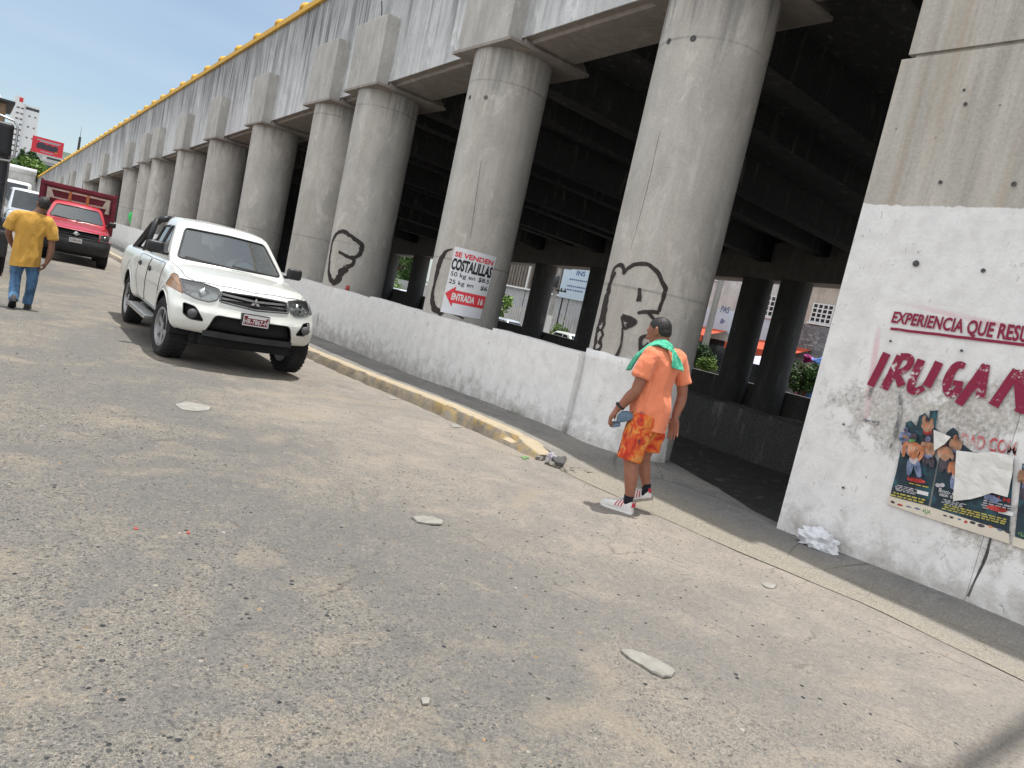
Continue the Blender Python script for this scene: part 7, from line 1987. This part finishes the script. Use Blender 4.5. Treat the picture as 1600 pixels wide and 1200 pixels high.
# hills
def hills():
    mb = MB(); xs = span(-900, 1500, 40); Y = 2600.; vs = []; fs = []
    hz = lambda x: 172+60*noise.noise((x*.0035, 0, 0))+25*noise.noise((x*.012, 3, 0))-abs(x-260)*.05
    for j, (yy, k) in enumerate(((0, 0), (250, .55), (600, 1), (1100, .6), (1500, 0))):
        for x in xs: vs.append((x, Y+yy, -5+max(0, hz(x))*k*(1+.15*noise.noise((x*.01, yy*.01, 1)))))
    n_ = len(xs)
    for j in range(4):
        for i in range(n_-1): fs.append((j*n_+i, j*n_+i+1, (j+1)*n_+i+1, (j+1)*n_+i))
    mb.mesh(vs, fs); tag(mb.build('hills', leaf_mat('wooded_hill', (.05, .08, .04), (.09, .12, .07)), None, True, fix=False), kind='structure')
hills()
# ------------------------------------------------------------------ small things on the ground
def on_road(px, dz=0):
    p = at_z(px, 0)
    for _ in range(6): p = at_z(px, rz(p.x, p.y)+dz)
    return p
def flat_thing(name, label, cat, pxs, mat, thick=.012, lift=.004, bend=.01, seed=0):
    P_ = [on_road(p, lift) for p in pxs]; c = sum(P_, Vector())/len(P_)
    b = bmesh.new(); f = b.faces.new([b.verts.new((p.x, p.y, 0)) for p in P_]); bmesh.ops.triangulate(b, faces=[f])
    for _ in range(3): bmesh.ops.subdivide_edges(b, edges=b.edges[:], cuts=1) if len(b.faces) < 400 else None; bmesh.ops.triangulate(b, faces=b.faces)
    hh = {}
    for v in b.verts: hh[v] = bend*abs(noise.noise((v.co.x*14, v.co.y*14, seed)))
    ed = set(v for e in b.edges if len(e.link_faces) == 1 for v in e.verts)
    bmesh.ops.recalc_face_normals(b, faces=b.faces)
    up_ = b.copy(); 
    mb = MB(tuple(c)); vs = [(v.co.x, v.co.y, rz(v.co.x, v.co.y)+lift+hh[v]+thick*(.6 if v in ed else 1)) for v in b.verts]; idx = {v: i for i, v in enumerate(b.verts)}
    n_ = len(vs); vs += [(v.co.x, v.co.y, rz(v.co.x, v.co.y)+lift*.5+hh[v]*.8) for v in b.verts]; fs = []
    for f in b.faces: q = [idx[v] for v in f.verts]; fs.append(q); fs.append([i+n_ for i in q[::-1]])
    for e in b.edges:
        if len(e.link_faces) == 1: i, j = (idx[v] for v in e.verts); fs.append((i, j, j+n_, i+n_))
    mb.mesh(vs, fs); b.free(); up_.free()
    o = mb.build(name, MAT[mat], None, False, auto=45); o.location = c
    return tag(o, label, cat)
MAT['solegrey'] = plain('dusty_rubber_sole', (.25, .24, .215), .9, 0, .2, 0, .15, 14, .3)
MAT['scrap'] = plain('dirty_paper', (.27, .26, .235), .85, 0, .2, 0, .15, 12, .2)
flat_thing('shoe_sole', 'long grey worn shoe sole lying alone in the right foreground', 'shoe sole', [(969, 1019), (984, 1017), (1004, 1023), (1030, 1035), (1049, 1045), (1054, 1052), (1049, 1059), (1036, 1060), (1018, 1052), (1000, 1040), (983, 1030)], 'solegrey', .014, .003, .012, 1)
flat_thing('shoe_sole', 'smaller pale shoe sole fragment on the mid road near its centre', 'shoe sole', [(642, 809), (660, 807), (680, 811), (692, 816), (690, 821), (676, 821), (660, 818), (652, 817)], 'solegrey', .012, .003, .012, 2)
flat_thing('flat_scrap', 'pale flattened scrap beside a pothole in front of the white pickup', 'scrap', [(273, 632), (290, 628), (312, 631), (330, 636), (326, 641), (305, 643), (284, 640)], 'scrap', .004, .002, .006, 3)
flat_thing('paper_scrap', 'small white paper scrap on the road below the crumpled bag', 'scrap', [(1190, 912), (1200, 910), (1214, 915), (1208, 920), (1196, 918)], 'scrap', .004, .004, .01, 4)
flat_thing('candy_wrapper', 'blue and yellow wrapper lying at the edge of the shadow on the right', 'wrapper', [(1376, 946), (1386, 946), (1396, 951), (1404, 955), (1398, 957), (1384, 952)], 'bagblue', .004, .004, .008, 5)
flat_thing('red_scrap', 'red plastic bit on the left road, left of two', 'scrap', [(209, 826), (212, 823), (216, 827), (212, 828)], 'litred', .003, .002, .004, 6)
flat_thing('red_scrap', 'red plastic bit on the left road, right of two', 'scrap', [(291, 833), (294, 829), (297, 834), (294, 835)], 'litred', .003, .002, .004, 7)
flat_thing('paper_scrap', 'tiny grey white scrap in the central foreground', 'scrap', [(657, 1094), (664, 1090), (672, 1094), (669, 1102), (660, 1102)], 'scrap', .006, .003, .01, 8)
flat_thing('paper_scrap', 'thin pale scrap by the kerb behind the white pickup front wheel', 'scrap', [(606, 619), (616, 622), (620, 625), (608, 623)], 'scrap', .006, .003, .006, 9)
flat_thing('paper_scrap', 'grey scrap close to the middle of the yellow kerb', 'scrap', [(703, 663), (716, 664), (721, 668), (708, 668)], 'scrap', .006, .003, .006, 10)
flat_thing('green_scrap', 'bright green wrapper bit near the broken end of the kerb', 'scrap', [(814, 714), (822, 713), (827, 716), (818, 718)], 'p_green', .006, .003, .006, 11)
MAT['barkdark'] = plain('dark_bark', (.05, .04, .03), .9)
flat_thing('dark_stick', 'thin dark branch lying at the right edge in the shadow', 'branch', [(1536, 972), (1560, 977), (1598, 988), (1598, 991), (1556, 981)], 'barkdark', .008, .09, .006, 12)
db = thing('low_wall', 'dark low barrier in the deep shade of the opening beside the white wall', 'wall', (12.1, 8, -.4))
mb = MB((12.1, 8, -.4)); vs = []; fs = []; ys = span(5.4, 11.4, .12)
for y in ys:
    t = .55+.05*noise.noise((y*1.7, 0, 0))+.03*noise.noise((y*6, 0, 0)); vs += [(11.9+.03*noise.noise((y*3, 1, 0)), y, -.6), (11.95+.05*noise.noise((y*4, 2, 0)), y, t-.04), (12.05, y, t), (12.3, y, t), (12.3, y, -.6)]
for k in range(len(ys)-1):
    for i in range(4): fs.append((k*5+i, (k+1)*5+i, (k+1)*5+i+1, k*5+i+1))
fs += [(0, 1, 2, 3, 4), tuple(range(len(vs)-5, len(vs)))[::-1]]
mb.mesh(vs, fs); mb.build('barrier', MAT['undershade'], db)
# crumpled white bag at the foot of the abutment
MAT['lilacbag'] = plain('lilac_plastic', (.36, .33, .37), .5)
def crumple(name, label, c, dims, mat, seed, cat='bag'):
    """thin plastic: a flattened ball pushed into sharp ridges, with facets left crisp"""
    b = bmesh.new(); bmesh.ops.create_icosphere(b, subdivisions=4, radius=1)
    for v in b.verts:
        p = v.co.normalized(); f = 1+.32*noise.noise(p*1.7+Vector((seed, 0, 0)))
        for k, a in ((2.3, .30), (4.6, .15), (9., .06)): f -= a*(1-abs(noise.noise(p*k+Vector((0, seed, 0))))*2.6)*.55
        f = max(f, .25); v.co = Vector((p.x*dims[0]*f, p.y*dims[1]*f, max(-.35, p.z)*dims[2]*f))
    mb = MB(); mb.bm.free(); mb.bm = b
    for v in b.verts: v.co.z += dims[2]*.34
    o = mb.build(name, MAT[mat], None, False, auto=55); o.location = c
    return tag(o, label, cat)
p = at_x((1273, 845), XA-.2)
crumple('crumpled_bag', 'crumpled white plastic bag at the foot of the white wall', (XA-.15, p.y, Sz(p.y)), (.14, .19, .125), 'posterpaper', 3)
p = at_z((861, 718), .02)
crumple('plastic_bag', 'pale lilac plastic bag stuffed in the broken end of the kerb', (p.x, p.y, .0), (.055, .085, .07), 'lilacbag', 8)
h_ = flat_thing('hollow_shade_patch', None, None, [(861, 712), (868, 705), (879, 708), (886, 716), (880, 725), (868, 722)], 'dirt', .002, .06, .01, 13); h_['kind'] = 'structure'; h_.location.z += .0  # flat dark sheet, the hollow's shade is put into its colour
# rubble at the end of the kerb
mb = MB(); rnd = random.Random(9)
for _ in range(26):
    x, y = rnd.uniform(4.98, 5.5), rnd.uniform(5.25, 5.85); s = rnd.uniform(.015, .055); b = ball((x, y, rz(x, y)+s*.4), (s, s*rnd.uniform(.6, 1.2), s*.7))
    for v in b.verts: v.co += Vector((noise.noise(v.co*30), noise.noise(v.co*31), noise.noise(v.co*29)))*s*.6
    mb.add(b)
tag(mb.build('rubble', MAT['sidewalk'], None, False), kind='stuff')
# pebbles strewn over the road
mb = MB(); rnd = random.Random(21)
for _ in range(900):
    x = rnd.uniform(-2.5, 5.2); y = rnd.uniform(.8, 9); s = rnd.uniform(.003, .009)*(1.4 if rnd.random() < .1 else 1); z = rz(x, y); a = rnd.uniform(0, 6.28)
    k = 6; vs = [(x+s*math.cos(a+i*6.283/k)*rnd.uniform(.7, 1.3), y+s*math.sin(a+i*6.283/k)*rnd.uniform(.7, 1.3), z-.001) for i in range(k)] + [(x+s*.5*math.cos(a+i*6.283/k), y+s*.5*math.sin(a+i*6.283/k), z+s*.6) for i in range(k)]
    mb.mesh(vs, [tuple(range(k, 2*k))]+[(i, (i+1) % k, k+(i+1) % k, k+i) for i in range(k)])
def peb():
    n = N('loose_stones', .9, .2); i = n.nt.nodes.new('ShaderNodeNewGeometry').outputs['Random Per Island']; n.col(n.ramp(i, [(0, (.04, .042, .046)), (.45, (.11, .108, .1)), (.7, (.2, .185, .155)), (.92, (.28, .25, .2)), (1, (.34, .22, .12))])); return n.m
tag(mb.build('gravel', peb(), None, False), kind='stuff')
# weeds at the foot of the low wall
p = at_x((806, 640), XA-.03); mb = MB(tuple(p)); rnd = random.Random(3)
for _ in range(60):
    b0 = Vector((XA-.04+rnd.uniform(-.05, .02), p.y+rnd.uniform(-.16, .16), Sz(p.y)-.01)); t1 = b0+Vector((rnd.uniform(-.07, .02), rnd.uniform(-.07, .07), rnd.uniform(.05, .19))); w = Vector((.003, .004, 0)); mb.mesh([b0-w, b0+w, t1], [(0, 1, 2)])
tag(mb.build('weeds', MAT['leaf2'], None, False, fix=False), 'tuft of thin weeds growing at the foot of the low white wall', 'weeds')
bpy.data.objects['weeds'].location = p
# cup on the wall, green bat-shaped thing on the far wall
p = at_x((543, 450), XA+.12); mb = MB(tuple((p.x, p.y, 1.05))); mb.lathe([(.035, 0), (.045, .04), (.04, .09), (.02, .11), (.0001, .115)], 'Z', (p.x, p.y, 1.05), 16); o = mb.build('red_cup', MAT['litred'], None, True, auto=50); o.location = (p.x, p.y, 1.05); tag(o, 'small faded red cup standing on the low white wall', 'cup')
p = at_x((205, 342), XA+.02); gb = thing('green_balloon', 'bright green balloon on a stick tied by the low wall behind the white pickup', 'balloon', (p.x, p.y, 1.0)); mb = MB((p.x, p.y, 1.0)); mb.lathe([(.0001, 0), (.05, .12), (.13, .34), (.15, .48), (.10, .60), (.0001, .65)], 'Z', (p.x, p.y, p.z-.3), 14); mb.build('balloon', plain('bright_green', (.03, .55, .12), .4), gb, True)
mb = MB((p.x, p.y, 1.0)); mb.tube([(p.x, p.y, p.z-.3), (p.x, p.y+.15, p.z-.95)], .015, 6); mb.build('stick', MAT['wood'], gb)
# street lamp on the viaduct above the frame, whose arm throws the band of shade in the lower right corner
sl = thing('street_lamp', 'street lamp reaching from the viaduct out over the road', 'street lamp', (7.3, 1.22, 7.6))
mb = MB((7.3, 1.22, 7.6)); mb.tube([(7.3, 1.22, 7.5), (7.3, 1.22, 10.2)], [.1, .08], 10); mb.build('pole', MAT['steel'], sl, True)
mb = MB((7.3, 1.22, 7.6)); mb.tube([(7.3, 1.22, 10.1), (6.2, 1.18, 10.4), (4.4, 1.10, 10.45)], [.07, .06, .05], 10); mb.build('arm', MAT['steel'], sl, True)
mb = MB((7.3, 1.22, 7.6)); b = rbox(-.35, .35, -.12, .12, -.06, .06, .05, .06); bmesh.ops.translate(b, vec=(4.2, 1.1, 10.42), verts=b.verts); mb.add(b); mb.build('lamp_head', MAT['grey'], sl, True)
